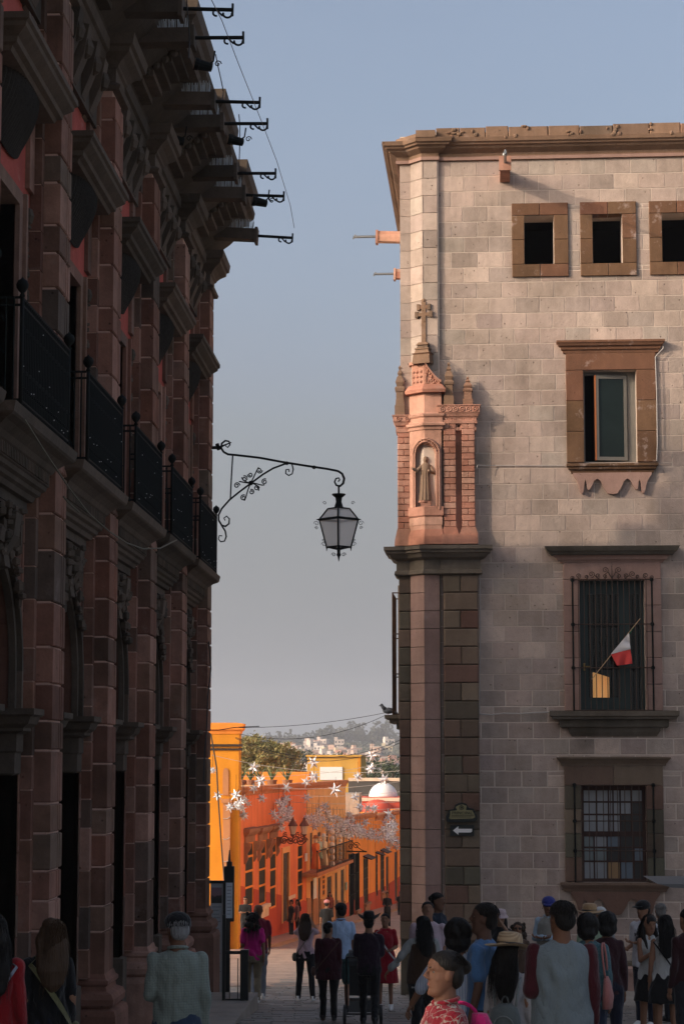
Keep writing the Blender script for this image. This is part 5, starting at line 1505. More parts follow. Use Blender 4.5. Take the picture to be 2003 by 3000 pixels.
mb = MB(); mb.lathe([(r_ * 1.05, c.z - 0.6), (r_ * 1.05, c.z - .02), (r_ * 0.9, c.z)], 28, Matrix.Translation((c.x, 163, 0))); part('drum', mb, M_PALE, D_)
H, xa, xb, za = bbox('rubble_house', 'rough rubble stone wall between the orange roofs', 988, 1052, 2325, 140, 5, mat_stone('rubble_wall', [(0.4, 0.3, 0.22), (0.5, 0.42, 0.34), (0.32, 0.22, 0.16)], grain=2.5, vary=0.3, pits=0.6))
H, xa, xb, za = bbox('terrace_house', 'orange terrace house with planters under the big tree', 690, 905, 2262, 120, 4, M_ORB)
rr = random.Random(21)
for px, ag in ((712, 'leftmost, beside the yellow tower house'), (738, 'second from the left'), (760, 'middle one of five'), (800, 'second from the right'), (845, 'rightmost of the row')):
    b = at_y(px, 2262, 119.5); T = Matrix.Translation((b.x, 118.6, b.z - 0.9))
    mb = MB(); mb.lathe([(0.18, 0), (0.28, 0.4), (0.3, 0.42), (0.3, 0.48), (0.25, 0.48)], 10, T)
    PT = thing('potted_agave', 'spiky agave in a clay pot on the orange terrace, ' + ag, 'potted plant', (b.x, 118.6, b.z - 0.9), 0, 'potted agaves on the terrace under the tree')
    part('pot', mb, M_TRIM, PT)
    for k_ in range(11):
        a_ = k_ * 2.4; mb = MB(); e = Vector((math.cos(a_), math.sin(a_), 0)); o_ = Vector((b.x, 118.6, b.z - 0.45)); w_ = Vector((-e.y, e.x, 0)) * 0.07
        tip = o_ + e * rr.uniform(.3, .55) + Vector((0, 0, rr.uniform(.5, .9)))
        mb.add([o_ - w_, o_ + w_, tip, o_ + Vector((0, 0, .12))], [(0, 1, 2), (0, 3, 2), (3, 1, 2)])
        part('leaf', mb, None, PT); bpy.data.objects[-1] if False else None
mb = MB(); b = at_y(700, 2262, 118); b2 = at_y(905, 2262, 118); mb.box(b.x, b2.x, 117.8, 119.99, -9, b.z - 0.9)
struct('terrace_floor', mb, M_BRO)
# ---- vegetation
def leaf_mat(name, cols, trans=0.25):
    k = NT(name); r = k.rnd()
    c = k.ramp(r, [(i / (len(cols) - 1), x) for i, x in enumerate(cols)])
    k.l(c, k.b.inputs['Base Color']); k.b.inputs['Roughness'].default_value = 0.65; k.b.inputs['Specular IOR Level'].default_value = 0.25
    return k.m
M_LEAF1 = leaf_mat('olive_leaves', [(0.24, 0.22, 0.075), (0.34, 0.27, 0.11), (0.17, 0.19, 0.07), (0.42, 0.30, 0.14)])
M_LEAF2 = leaf_mat('dark_leaves', [(0.03, 0.045, 0.02), (0.05, 0.07, 0.028), (0.07, 0.08, 0.035)])
M_AGAVE = leaf_mat('agave_leaves', [(0.10, 0.16, 0.07), (0.14, 0.2, 0.09)])
M_BARK = mat('bark', (0.07, 0.05, 0.035), 0.9, vary=0.3)
for o in bpy.data.objects:
    if o.name.split('.')[0] == 'leaf' and o.data and not o.data.materials: o.data.materials.append(M_AGAVE)
def crown_mesh(name, seed, R3, clumps, per, leaf, m_, squash=1.0, lo=0.35):
    r = random.Random(seed); mb = MB(); vs = []; fs = []
    for c in range(clumps):
        while True:
            p = Vector((r.uniform(-1, 1), r.uniform(-1, 1), r.uniform(-1, 1)))
            if lo < p.length < 1: break
        c0 = Vector((p.x * R3[0], p.y * R3[1], p.z * R3[2])); cr = r.uniform(0.12, 0.26) * min(R3)
        for k_ in range(per):
            d = Vector((r.gauss(0, 1), r.gauss(0, 1), r.gauss(0, .8))) * cr * 0.6
            q_ = c0 + d; n = Vector((r.gauss(0, 1), r.gauss(0, 1), r.gauss(0, 1))).normalized(); t = n.orthogonal().normalized(); b = n.cross(t)
            s_ = leaf * r.uniform(0.6, 1.4); i = len(vs)
            vs += [q_ - t * s_, q_ - b * s_ * 0.45, q_ + t * s_, q_ + b * s_ * 0.45]; fs.append((i, i + 1, i + 2, i + 3))
    mb.add(vs, fs)
    me = new_mesh(name, mb); me.materials.append(m_); return me
def trunk_mesh(h, r0, seed, R3, zc):
    r = random.Random(seed); mb = MB()
    mb.tube([(0, 0, 0), (0.1 * r0, 0, h * .35), (r.uniform(-1, 1) * r0, 0, h * .7), (0, 0, zc)], [r0, r0 * .8, r0 * .6, r0 * .3], 7)
    for i in range(7):
        a = i * 2.4; mb.tube(bez((0, 0, h * r.uniform(.35, .7)), (math.cos(a) * R3[0] * .3, math.sin(a) * R3[1] * .3, zc * .8), (math.cos(a) * R3[0] * .5, math.sin(a) * R3[1] * .5, zc), (math.cos(a) * R3[0] * .75, math.sin(a) * R3[1] * .75, zc + r.uniform(-.2, .5) * R3[2]), 5), [r0 * .4, r0 * .3, r0 * .2, r0 * .15, r0 * .1, r0 * .05], 5)
    me = new_mesh('trunk', mb); me.materials.append(M_BARK); return me
BT = at_y(775, 2250, 112); base = Vector((BT.x - 0.3, 132, ground(132)))
t = thing('broadleaf_tree', 'large olive green tree with dry autumn tints behind the orange houses', 'tree', base)
cen = at_y(785, 2222, 132); wdt = (900 - 690) / FPX * 132 / 2
R3 = (wdt * 1.0, 2.2, 1.45)
zc = cen.z - base.z
for (dx, dz, sx, sd) in ((-1.0, 0.28, 0.8, 1), (0.55, -0.2, 0.85, 2), (-0.3, -0.1, 1.0, 3)):
    me = crown_mesh('crown', sd, (R3[0] * 0.72, R3[1], R3[2] * 0.85), 150, 42, 0.085, M_LEAF1)
    T = Matrix.Translation((cen.x + dx, base.y, cen.z + dz)); o = inst('crown', me, T, t)
inst('trunk', trunk_mesh(zc, 0.25, 4, R3, zc), Matrix.Translation(base), t)
# green mass on the right beyond the dome and small trees
for i, (px, py, Y, s_, lab) in enumerate(((1150, 2262, 230, 3.2, 'green bushy tree just left of the grey building above the dark wall'), (1000, 2240, 420, 4.5, 'dark tree beyond the yellow block'), (1095, 2238, 380, 4.0, 'mid green tree between the dome and the hill houses'), (870, 2226, 460, 5.0, 'dark tree right of the big olive tree, below the hill'))):
    c = at_y(px, py, Y); g_ = terrain_z(c.x, Y); t = thing('broadleaf_tree', lab, 'tree', (c.x, Y, g_))
    inst('crown', crown_mesh('crown', 30 + i, (s_, s_ * .8, s_ * .7), 70, 30, 0.05 * s_, M_LEAF2), Matrix.Translation((c.x, Y, c.z - s_ * .2)), t)
    inst('trunk', trunk_mesh(c.z - g_, 0.3, 4, (s_, s_, s_ * .6), c.z - g_), Matrix.Translation((c.x, Y, g_)), t)
# hillside houses
M_H = [mat('hill_wall_%d' % i, c, 0.9, vary=0.1, scale=.2) for i, c in enumerate([(0.62, 0.5, 0.42), (0.7, 0.6, 0.52), (0.55, 0.36, 0.26), (0.6, 0.48, 0.3), (0.5, 0.24, 0.16)])]
rr = random.Random(12)
hm = []
for i, (w, d, h) in enumerate([(9, 8, 4.5), (12, 9, 6), (7, 7, 4), (15, 8, 3.6), (8, 8, 6.5)]):
    a = MB(); a.box(-w / 2, w / 2, -d / 2, d / 2, -4, h); a.box(-w / 2, -w / 6, -d / 2, d / 2 - 1, h, h + 2.2)
    b = MB(); a2 = MB()
    for s_ in range(3): b.box(-w / 2 + w * (s_ + .5) / 3 - .6, -w / 2 + w * (s_ + .5) / 3 + .6, -d / 2 - 0.06, -d / 2, h - 2.6, h - 1.2)
    a2.box(-w / 2 - .2, w / 2 + .2, -d / 2 - .2, d / 2 + .2, h, h + .3)
    ms = []
    for nm, m_, mt in (('wall', a, None), ('windows', b, M_GLS), ('parapet', a2, M_H[4] if i % 2 else M_H[1])):
        me = new_mesh(nm, m_); fix_normals(me)
        if mt: me.materials.append(mt)
        ms.append(me)
    hm.append(ms)
wallv = {}
for i in range(64):
    px = rr.uniform(840, 1190); Y = rr.choice((rr.uniform(1050, 1750), rr.uniform(1350, 1750))); 
    x = (px - 1270) / FPX * Y; z = terrain_z(x, Y)
    k_ = rr.randrange(5); mi = rr.randrange(4) if rr.random() < 0.85 else 4
    t = thing('hill_house', '%s %s house on the far hillside' % (('pale pink', 'whitish', 'brick brown', 'sandy')[mi] if mi < 4 else 'dark red', ('flat roofed', 'wide', 'small square', 'long low', 'tall boxy')[k_]), 'house', (x, Y, z), rad(rr.uniform(-25, 25)), 'houses on the far hillside')
    key = (k_, mi)
    if key not in wallv: wallv[key] = hm[k_][0].copy(); wallv[key].materials.append(M_H[mi])
    T = WM[t.name]
    inst('wall', wallv[key], T, t); inst('windows', hm[k_][1], T, t, 'stuff'); inst('parapet', hm[k_][2], T, t)
# ridge and hillside trees
M_LEAF3 = leaf_mat('far_leaves', [(0.05, 0.06, 0.035), (0.08, 0.085, 0.05), (0.11, 0.10, 0.065)])
rv = [crown_mesh('crown', 60 + i, s_, n_, 16, l_, M_LEAF3, lo=0.1) for i, (s_, n_, l_) in enumerate([((6, 6, 7), 40, 1.1), ((5, 5, 10), 40, 1.0), ((8, 7, 6), 50, 1.1), ((3.5, 3.5, 11), 36, 0.9)])]
rtk = trunk_mesh(9, 0.4, 3, (5, 5, 4), 10)
labs = ['round dark tree on the skyline ridge', 'tall narrow tree standing on the skyline ridge', 'broad low tree on the ridge', 'thin poplar like tree on the skyline ridge']
for i in range(110):
    if i < 62:
        px = 790 + i * 6.6 + rr.uniform(-4, 4); Y = rr.uniform(1850, 2000); k_ = rr.randrange(4)
        tall = 1.25 if 945 < px < 1075 or 1080 < px < 1140 else 0.75
        g2 = 'trees along the skyline ridge'
        lb = labs[k_]
    else:
        px = rr.uniform(800, 1190); Y = rr.uniform(900, 1750); k_ = rr.choice((0, 2)); tall = 0.5; g2 = 'trees dotted over the far hillside'; lb = 'small dark tree between the hillside houses'
    lb = lb if i < 62 else ('small dark tree between the hillside houses', 'small dark tree on the near hillside, left half', 'small dark tree low on the hillside beside the grey building')[0 if Y > 1350 else 1 if px < 1000 else 2]
    x = (px - 1270) / FPX * Y; z = terrain_z(x, Y); s_ = tall * rr.uniform(0.5, .85)
    t = thing('far_tree', lb, 'tree', (x, Y, z), 0, g2)
    T = Matrix.Translation((x, Y, z)) @ Matrix.Diagonal((s_, s_, s_, 1))
    inst('crown', rv[k_], T @ Matrix.Translation((0, 0, 12 if k_ in (1, 3) else 9)) @ Matrix.Rotation(rr.uniform(0, 6), 4, 'Z'), t); inst('trunk', rtk, T, t)
# hillside scrub, nobody could count it
mb = MB(); vs = []; fs = []
for i in range(26000):
    Y = 700 + 1300 * rr.random() ** 0.8; px = rr.uniform(600, 1300); x = (px - 1270) / FPX * Y
    c0 = Vector((x, Y, terrain_z(x, Y) + rr.uniform(0.2, 2.2))); n = Vector((rr.gauss(0, 1), rr.gauss(0, 1), rr.gauss(0, 1))).normalized(); t_ = n.orthogonal().normalized(); b = n.cross(t_); s_ = rr.uniform(.8, 2.2); j = len(vs)
    vs += [c0 - t_ * s_, c0 - b * s_ * .6, c0 + t_ * s_, c0 + b * s_ * .6]; fs.append((j, j + 1, j + 2, j + 3))
mb.add(vs, fs)
me = new_mesh('hillside_scrub', mb); me.materials.append(M_LEAF3); o = bpy.data.objects.new('hillside_scrub', me); COL.objects.link(o); o['kind'] = 'stuff'
# evening haze
mb = MB(); mb.box(-900, 900, -20, 2300, -45, 75)
hzm = bpy.data.materials.new('haze'); hzm.use_nodes = True; hn = hzm.node_tree; hn.nodes.clear()
ho = hn.nodes.new('ShaderNodeOutputMaterial'); hv = hn.nodes.new('ShaderNodeVolumePrincipled')
hv.inputs['Color'].default_value = (0.93, 0.94, 1.0, 1); hv.inputs['Density'].default_value = 0.00024; hv.inputs['Anisotropy'].default_value = 0.2
hn.links.new(hv.outputs[0], ho.inputs['Volume'])
hz_o = struct('haze', mb, hzm, kind='stuff')
hzm.cycles.homogeneous_volume = True if hasattr(hzm, 'cycles') else None

# ================================================================== people
JOBS = []          # (temp object, mesh builder for extra detail, name, material, parent, matrix, fold, kind)
def loft(mb, rings, n=16, M=None):
    vs = []; fs = []
    for cx, cy, z, rx, ry in rings:
        for k in range(n):
            q = 2 * math.pi * k / n
            vs.append((cx + rx * math.cos(q), cy + ry * math.sin(q), z))
    for i in range(len(rings) - 1):
        for k in range(n): fs.append((i * n + k, i * n + (k + 1) % n, (i + 1) * n + (k + 1) % n, (i + 1) * n + k))
    fs.append(tuple(range(n))[::-1]); fs.append(tuple(range((len(rings) - 1) * n, len(rings) * n)))
    if rings[0][2] > rings[-1][2]: fs = [f[::-1] for f in fs]
    mb.add(vs, fs, M)
def limb(mb, pts, rs, n=10, M=None):
    """tapered limb with rounded joints"""
    P = [Vector(p) for p in pts]; out = []; rr_ = []
    for i in range(len(P) - 1):
        m = 5
        for j in range(m):
            t = j / m; out.append(P[i].lerp(P[i + 1], t)); rr_.append(rs[i] + (rs[i + 1] - rs[i]) * t)
    out.append(P[-1]); rr_.append(rs[-1])
    mb.tube(out, rr_, n, M=M)
    for p, r in zip(P, rs): mb.ball(tuple(p), r * 1.0, 10, M)
ARM = {'down': ((.232, -.02, 1.13), (.245, .04, .88)), 'bent': ((.24, -.03, 1.13), (.17, .21, 1.09)), 'phone': ((.21, .05, 1.15), (.07, .25, 1.27)),
       'raise': ((.27, .16, 1.33), (.08, .22, 1.56)), 'fold': ((.23, .06, 1.15), (-.02, .19, 1.17)), 'hip': ((.36, -.05, 1.20), (.20, .07, 1.03)),
       'back': ((.26, -.1, 1.16), (.1, -.15, 1.0)), 'push': ((.23, .02, 1.13), (.17, .32, 1.02)), 'out': ((.34, .02, 1.2), (.45, .14, 1.03)), 'swing': ((.24, -.1, 1.14), (.25, -.12, .89)),
       'fwd': ((.235, .06, 1.14), (.24, .2, .93)), 'up': ((.30, .12, 1.42), (.16, .1, 1.62))}
def hand(mb, w, e, curl=0.5, side=1):
    w = Vector(w); d = (w - Vector(e)).normalized()
    s_ = Vector((0, 1, 0)) - d * d.y
    if s_.length < 0.3: s_ = Vector((0, 0, 1)) - d * d.z
    s_.normalize(); inn = d.cross(s_).normalized() * side
    c = w + d * 0.045
    M_ = Matrix((s_, inn, d)).transposed().to_4x4(); M_.translation = c
    mb.ball((0, 0, 0), (0.038, 0.016, 0.05), 8, M_)
    for i, (o, L) in enumerate(((-.028, .062), (-.010, .075), (.010, .078), (.027, .07))):
        p0 = Vector((o, 0, .035)); p1 = p0 + Vector((o * .2, -.012 * curl, L * .5)); p2 = p1 + Vector((0, -.045 * curl, L * .5 * (1 - curl * .4)))
        mb.tube([M_ @ p0, M_ @ p1, M_ @ p2], [.0095, .0085, .007], 6)
    mb.tube([M_ @ Vector((.03, 0, -.02)), M_ @ Vector((.052, -.015, .012)), M_ @ Vector((.045, -.03, .045))], [.011, .010, .008], 6)
SKINS = {}
def skin(c):
    if c not in SKINS:
        k = NT('skin_%d' % len(SKINS)); k.b.inputs['Base Color'].default_value = (*c, 1); k.b.inputs['Roughness'].default_value = 0.68; k.b.inputs['Specular IOR Level'].default_value = 0.25
        n = k.noise(k.obj(), 9, 4); cc = k.n('ShaderNodeVectorMath', operation='SCALE'); cc.inputs[0].default_value = c; k.l(k.math('MULTIPLY_ADD', n, .3, .85), cc.inputs['Scale']); k.l(cc.outputs[0], k.b.inputs['Base Color'])
        k.b.inputs['Subsurface Weight'].default_value = 0.05; k.b.inputs['Subsurface Radius'].default_value = (.02, .008, .004)
        SKINS[c] = k.m
    return SKINS[c]
FABN = [0]
def fabric(c, pat=None, c2=(0.8, 0.8, 0.8)):
    c = tuple(x * .8 for x in c); c2 = tuple(x * .8 for x in c2)
    FABN[0] += 1
    k = NT('%s_cloth_%d' % (pat or 'plain', FABN[0])); p = k.obj()
    n = k.noise(p, 4, 4); fine = k.noise(p, 120, 2)
    base = tuple(c)
    col = None
    if pat == 'stripe':
        w = k.n('ShaderNodeTexWave'); w.inputs['Scale'].default_value = 14; w.bands_direction = 'X'; k.l(p, w.inputs['Vector']); col = k.mix(k.ramp(w.outputs['Fac'], [(.45, 0.0), (.55, 1.0)]), base, c2)
    elif pat == 'plaid':
        w = k.n('ShaderNodeTexWave'); w.inputs['Scale'].default_value = 16; w.bands_direction = 'X'; k.l(p, w.inputs['Vector'])
        w2 = k.n('ShaderNodeTexWave'); w2.inputs['Scale'].default_value = 16; w2.bands_direction = 'Z'; k.l(p, w2.inputs['Vector'])
        col = k.mix(k.math('MULTIPLY', k.math('ADD', w.outputs['Fac'], w2.outputs['Fac']), .5), base, c2)
    elif pat == 'blotch':
        v = k.n('ShaderNodeTexVoronoi'); v.inputs['Scale'].default_value = 13; v.feature = 'DISTANCE_TO_EDGE'
        nn = k.n('ShaderNodeTexNoise'); nn.inputs['Scale'].default_value = 9; k.l(p, nn.inputs['Vector'])
        mm = k.n('ShaderNodeMix', data_type='VECTOR'); mm.inputs[0].default_value = 0.35; k.l(p, mm.inputs[4]); k.l(nn.outputs['Color'], mm.inputs[5]); k.l(mm.outputs[1], v.inputs['Vector'])
        col = k.mix(k.ramp(v.outputs['Distance'], [(.02, 1.0), (.07, 0.0)]), base, c2)
    elif pat == 'heather':
        col = k.mix(k.ramp(k.noise(p, 70, 3), [(.4, 0.0), (.6, 1.0)]), base, c2)
    elif pat == 'print':
        sp = k.n('ShaderNodeSeparateXYZ'); k.l(p, sp.inputs[0])
        g = k.math('MULTIPLY', k.math('LESS_THAN', k.math('ABSOLUTE', sp.outputs[0]), .09), k.math('LESS_THAN', k.math('ABSOLUTE', k.math('SUBTRACT', sp.outputs[2], 1.27)), .08))
        col = k.mix(k.math('MULTIPLY', g, k.ramp(k.noise(p, 22, 2), [(.5, 0.0), (.53, 1.0)])), base, c2)
    sc = k.n('ShaderNodeVectorMath', operation='SCALE')
    if col is None: sc.inputs[0].default_value = base
    else: k.l(col, sc.inputs[0])
    k.l(k.math('MULTIPLY', k.math('MULTIPLY_ADD', n, .4, .8), k.math('MULTIPLY_ADD', fine, .3, .85)), sc.inputs['Scale'])
    k.l(sc.outputs[0], k.b.inputs['Base Color']); k.b.inputs['Roughness'].default_value = 0.85; k.b.inputs['Specular IOR Level'].default_value = 0.15
    try: k.b.inputs['Sheen Weight'].default_value = 0.15
    except Exception: pass
    mp = k.n('ShaderNodeMapping'); mp.inputs['Scale'].default_value = (1.6, 1.6, .8); mp.inputs['Rotation'].default_value = (.5, .6, 0); k.l(p, mp.inputs[0])
    wr_ = k.noise(mp.outputs[0], 7.0, 3, .5); rg = k.math('ABSOLUTE', k.math('SUBTRACT', wr_, .5))
    b1 = k.bump(k.math('POWER', rg, .6), .4, .05); k.bump(fine, .15, .003, b1)
    return k.m
def hairmat(c):
    FABN[0] += 1
    k = NT('hair_%d' % FABN[0]); p = k.obj()
    mp = k.n('ShaderNodeMapping'); mp.inputs['Scale'].default_value = (90, 90, 7); k.l(p, mp.inputs[0]); n = k.noise(mp.outputs[0], 1.0, 3)
    sc = k.n('ShaderNodeVectorMath', operation='SCALE'); sc.inputs[0].default_value = c; k.l(k.math('MULTIPLY_ADD', n, 1.2, .4), sc.inputs['Scale']); k.l(sc.outputs[0], k.b.inputs['Base Color'])
    k.b.inputs['Roughness'].default_value = 0.62; k.b.inputs['Specular IOR Level'].default_value = 0.22; k.bump(n, .8, .012)
    return k.m
BLK = hairmat((0.006, 0.005, 0.0045)); BRN = hairmat((0.03, 0.017, 0.010)); GREYH = hairmat((0.2, 0.2, 0.2)); LBR = hairmat((0.05, 0.026, 0.012)); HGR = hairmat((.16, .15, .14))
TAN = (0.23, 0.115, 0.068); DTAN = (0.14, 0.066, 0.038); LTAN = (0.3, 0.17, 0.11)
M_EYE = mat('eye_white', (0.2, 0.18, 0.16), 0.5); M_IRIS = mat('dark_iris', (0.015, 0.008, 0.005), 0.2); M_LIP = mat('lips', (0.26, 0.09, 0.065), 0.5); M_BROW = mat('brow', (0.012, 0.009, 0.007), 0.8)
M_SHW = mat('white_shoe', (0.65, 0.63, 0.6), 0.6, local=True); M_SHB = mat('black_shoe', (0.015, 0.015, 0.016), 0.5, local=True)
M_STRAW = NT('straw'); _w = M_STRAW.n('ShaderNodeTexWave'); _w.wave_type = 'RINGS'; _w.rings_direction = 'Z'; _w.inputs['Scale'].default_value = 28; M_STRAW.l(M_STRAW.obj(), _w.inputs['Vector'])
M_STRAW.l(M_STRAW.ramp(_w.outputs['Fac'], [(0, (0.30, 0.20, 0.11)), (1, (0.44, 0.31, 0.18))]), M_STRAW.b.inputs['Base Color']); M_STRAW.b.inputs['Roughness'].default_value = 0.8; M_STRAW.bump(_w.outputs['Fac'], .5, .01); M_STRAW = M_STRAW.m
def piece(name, mb, material, parent, voxel, fold=0.0, extra=None, smooth=3, seed=0):
    me = bpy.data.meshes.new('tmp'); me.from_pydata(mb.v, [], mb.f); fix_islands = None
    o = bpy.data.objects.new('tmp', me)
    r = o.modifiers.new('r', 'REMESH'); r.mode = 'VOXEL'; r.voxel_size = voxel
    s = o.modifiers.new('s', 'SMOOTH'); s.factor = 0.5; s.iterations = smooth
    JOBS.append((o, extra, name, material, parent, fold, seed))
def flush_jobs():
    for o, extra, name, material, parent, fold, seed in JOBS:
        COL.objects.link(o); dg = bpy.context.evaluated_depsgraph_get()
        me = bpy.data.meshes.new_from_object(o.evaluated_get(dg)); COL.objects.unlink(o)
        if fold:
            NS = [v.normal.copy() for v in me.vertices]; CS = [v.co.copy() for v in me.vertices]; out = []
            for c, nn in zip(CS, NS):
                t = math.atan2(c.x, -c.y)
                a = math.sin(c.z * 24 + math.sin(t * 2 + seed) * 3.2 + seed * 1.7 + c.x * 14) * noise.noise(c * 4 + Vector((seed, 3, 1))) * 1.6
                a += noise.noise(Vector((c.x * 16, c.y * 16, c.z * 5 + seed))) * 0.9
                out.extend(c + nn * (a * fold))
            me.vertices.foreach_set('co', out); me.update()
        if extra is not None and extra.v:
            bm = bmesh.new(); bm.from_mesh(me)
            e = bpy.data.meshes.new('e'); e.from_pydata(extra.v, [], extra.f); fix_normals(e); bm.from_mesh(e); bm.to_mesh(me); bm.free(); bpy.data.meshes.remove(e)
        me.materials.clear(); me.materials.append(material)
        me.polygons.foreach_set('use_smooth', [True] * len(me.polygons))
        me.name = name
        q = bpy.data.objects.new(name, me); COL.objects.link(q); q.parent = parent
    for j in JOBS:
        m = j[0].data; bpy.data.objects.remove(j[0]); bpy.data.meshes.remove(m)
    JOBS.clear()
def lpart(name, mb, material, parent, smooth=True):
    me = new_mesh(name, mb, None, smooth); fix_normals(me); me.materials.append(material)
    o = bpy.data.objects.new(name, me); COL.objects.link(o); o.parent = parent
    WM[o.name] = I4.copy()
    return o
PN = [0]
def person(px, Y, top_py, label, yaw=0, hyaw=0, hpitch=0, fem=False, b=1.0, sk=TAN, top=(.5, .5, .5), tpat=None, tc2=(.8, .8, .8), sleeve='short', bottom='trousers', bc=(0.02, 0.02, 0.025), hair='short', hm=None,
           arms=('down', 'down'), legs='stand', hat=None, hatc=None, shoes=M_SHB, neck=0.0, jacket=None, glasses=False, hatoff=0.0, lean=0.0, sleevec=None, fat=1.0, vest=None, hemz=0.90, H=None):
    PN[0] += 1; seed = PN[0]
    P = at_y(px, top_py, Y); g = ground(Y) + (0.03 if Y < 62 else 0.02)
    h = (P.z - g) if H is None else H
    s = h / (1.725 + hatoff)
    T = Matrix.Translation((P.x, Y, P.z - h)) @ Matrix.Rotation(rad(yaw), 4, 'Z') @ Matrix.Diagonal((s, s, s, 1))
    E = bpy.data.objects.new('person', None); COL.objects.link(E); E.matrix_local = T; WM[E.name] = T; E.empty_display_size = .2
    E['label'] = label; E['category'] = 'person'
    vx = 0.008 if Y < 14 else 0.010 if Y < 22 else 0.014 if Y < 45 else 0.022
    w = b * (0.93 if fem else 1.0); hipw = (1.08 if fem else 1.0) * b
    HM = Matrix.Translation((0, 0, 1.49)) @ Matrix.Rotation(rad(hyaw), 4, 'Z') @ Matrix.Rotation(rad(hpitch), 4, 'X') @ Matrix.Translation((0, 0, -1.49))
    # --- skin body
    m = MB(); ex = MB()
    hr = [(1.487, .028, .0, .052), (1.503, .046, -.012, .082), (1.52, .056, -.022, .090), (1.54, .063, -.038, .083), (1.556, .066, -.052, .087), (1.578, .070, -.068, .086), (1.60, .074, -.082, .086), (1.627, .0755, -.09, .078), (1.645, .0775, -.092, .087), (1.668, .077, -.092, .087), (1.69, .07, -.084, .075), (1.706, .055, -.066, .05), (1.716, .03, -.04, .02)]
    loft(m, [(0, (a + c) / 2, z, r, (c - a) / 2) for z, r, a, c in hr], 20, HM)
    m.tube([(0, .080, 1.650), (0, .095, 1.618), (0, .108, 1.600)], [.008, .010, .013], 8, M=HM)
    for sx in (-1, 1):
        m.ball((sx * .012, .094, 1.597), .010, 6, HM); m.ball((sx * .078, -.006, 1.608), (.011, .018, .027), 8, HM)
        m.ball((sx * .038, .044, 1.590), (.028, .024, .028), 10, HM); m.ball((sx * .03, .072, 1.647), (.022, .012, .007), 8, HM); m.ball((sx * .031, .0655, 1.6355), (.0165, .0098, .0042), 8, HM)
    m.ball((0, .081, 1.567), (.021, .009, .006), 8, HM); m.ball((0, .079, 1.555), (.019, .009, .006), 8, HM); m.ball((0, .080, 1.515), (.02, .014, .014), 8, HM)
    loft(m, [(0, -.012, 1.36, .07, .06), (0, -.012, 1.43, .075 * b, .065 * b), (0, -.008, 1.47, .055 * b, .055 * b), (0, -.005, 1.52, .05 * b, .052 * b), (0, -.01, 1.57, .05, .055)], 14)
    loft(m, [(0, 0, .86, .13 * b, .09 * b), (0, 0, 1.05, .12 * b, .08 * b), (0, 0, 1.3, .14 * w, .09 * b), (0, 0, 1.40, .16 * w, .08 * b), (0, -.005, 1.45, .08, .055)], 16)
    sh = .150 * w
    wr = []
    for i, sx in ((0, -1), (1, 1)):
        e, r = ARM[arms[i]]
        k_ = w if fem else b
        dx_ = -.035 + .05 * (b - 1) - (.01 if fem else 0)
        e = Vector((sx * (e[0] + dx_), e[1], e[2])); r = Vector((sx * (r[0] + dx_ * (1 if r[0] > .15 else 0)), r[1], r[2]))
        limb(m, [(sx * sh, 0, 1.39), e, r], [.044, .036, .026])
        hand(ex, r, e, 0.4 if arms[i] in ('down', 'swing', 'fwd') else 0.8, sx)
        wr.append((Vector((sx * (sh + .008), -.002, 1.385)), e, r))
    LP_ = {'stand': ((.095, .0, .49), (.10, -.02, .09)), 'fwd': ((.09, .17, .51), (.09, .24, .10)), 'aft': ((.09, -.03, .48), (.09, -.34, .17)), 'wide': ((.12, .02, .49), (.15, .0, .09))}
    lg = {'stand': ('stand', 'stand'), 'walk': ('fwd', 'aft'), 'walk2': ('aft', 'fwd'), 'wide': ('wide', 'wide')}[legs]
    lpts = []
    for i, sx in ((0, -1), (1, 1)):
        kn, an = LP_[lg[i]]
        kn = Vector((sx * kn[0], kn[1], kn[2])); an = Vector((sx * an[0], an[1], an[2]))
        limb(m, [(sx * .085 * hipw, 0, .90), kn, an], [.07 * hipw, .048, .034])
        m.ball((an.x, an.y + .05, an.z - .05), (.036, .09, .03), 8)
        lpts.append((Vector((sx * .085 * hipw, 0, .90)), kn, an))
    piece('body', m, skin(sk), E, vx * (0.7 if Y < 14 else .8 if Y < 22 else 1), extra=ex, smooth=2)
    # face details
    if Y < 60:
        for sx in (-1, 1):
            m = MB(); m.ball((sx * .031, .0645, 1.628), (.0140, .0085, .0068), 10, HM); ey = lpart('eye', m, M_EYE, E)
            m = MB(); m.ball((sx * .0315, .0702, 1.628), (.0075, .0038, .0064), 8, HM); lpart('iris', m, M_IRIS, ey)
            m = MB(); m.tube([HM @ Vector((sx * .013, .0865, 1.6475)), HM @ Vector((sx * .030, .0815, 1.652)), HM @ Vector((sx * .050, .0645, 1.648))], [.0022, .0030, .0014], 6); lpart('eyebrow', m, M_BROW, E)
        m = MB(); m.ball((0, .0855, 1.5660), (.021, .0056, .0040), 8, HM); m.ball((0, .0845, 1.5580), (.019, .0060, .0046), 8, HM); lpart('lips', m, M_LIP, E)
    # --- top garment
    m = MB(); o_ = 0.014 * fat
    belly = (fat - 1) * .10
    bust = .03 if fem else 0
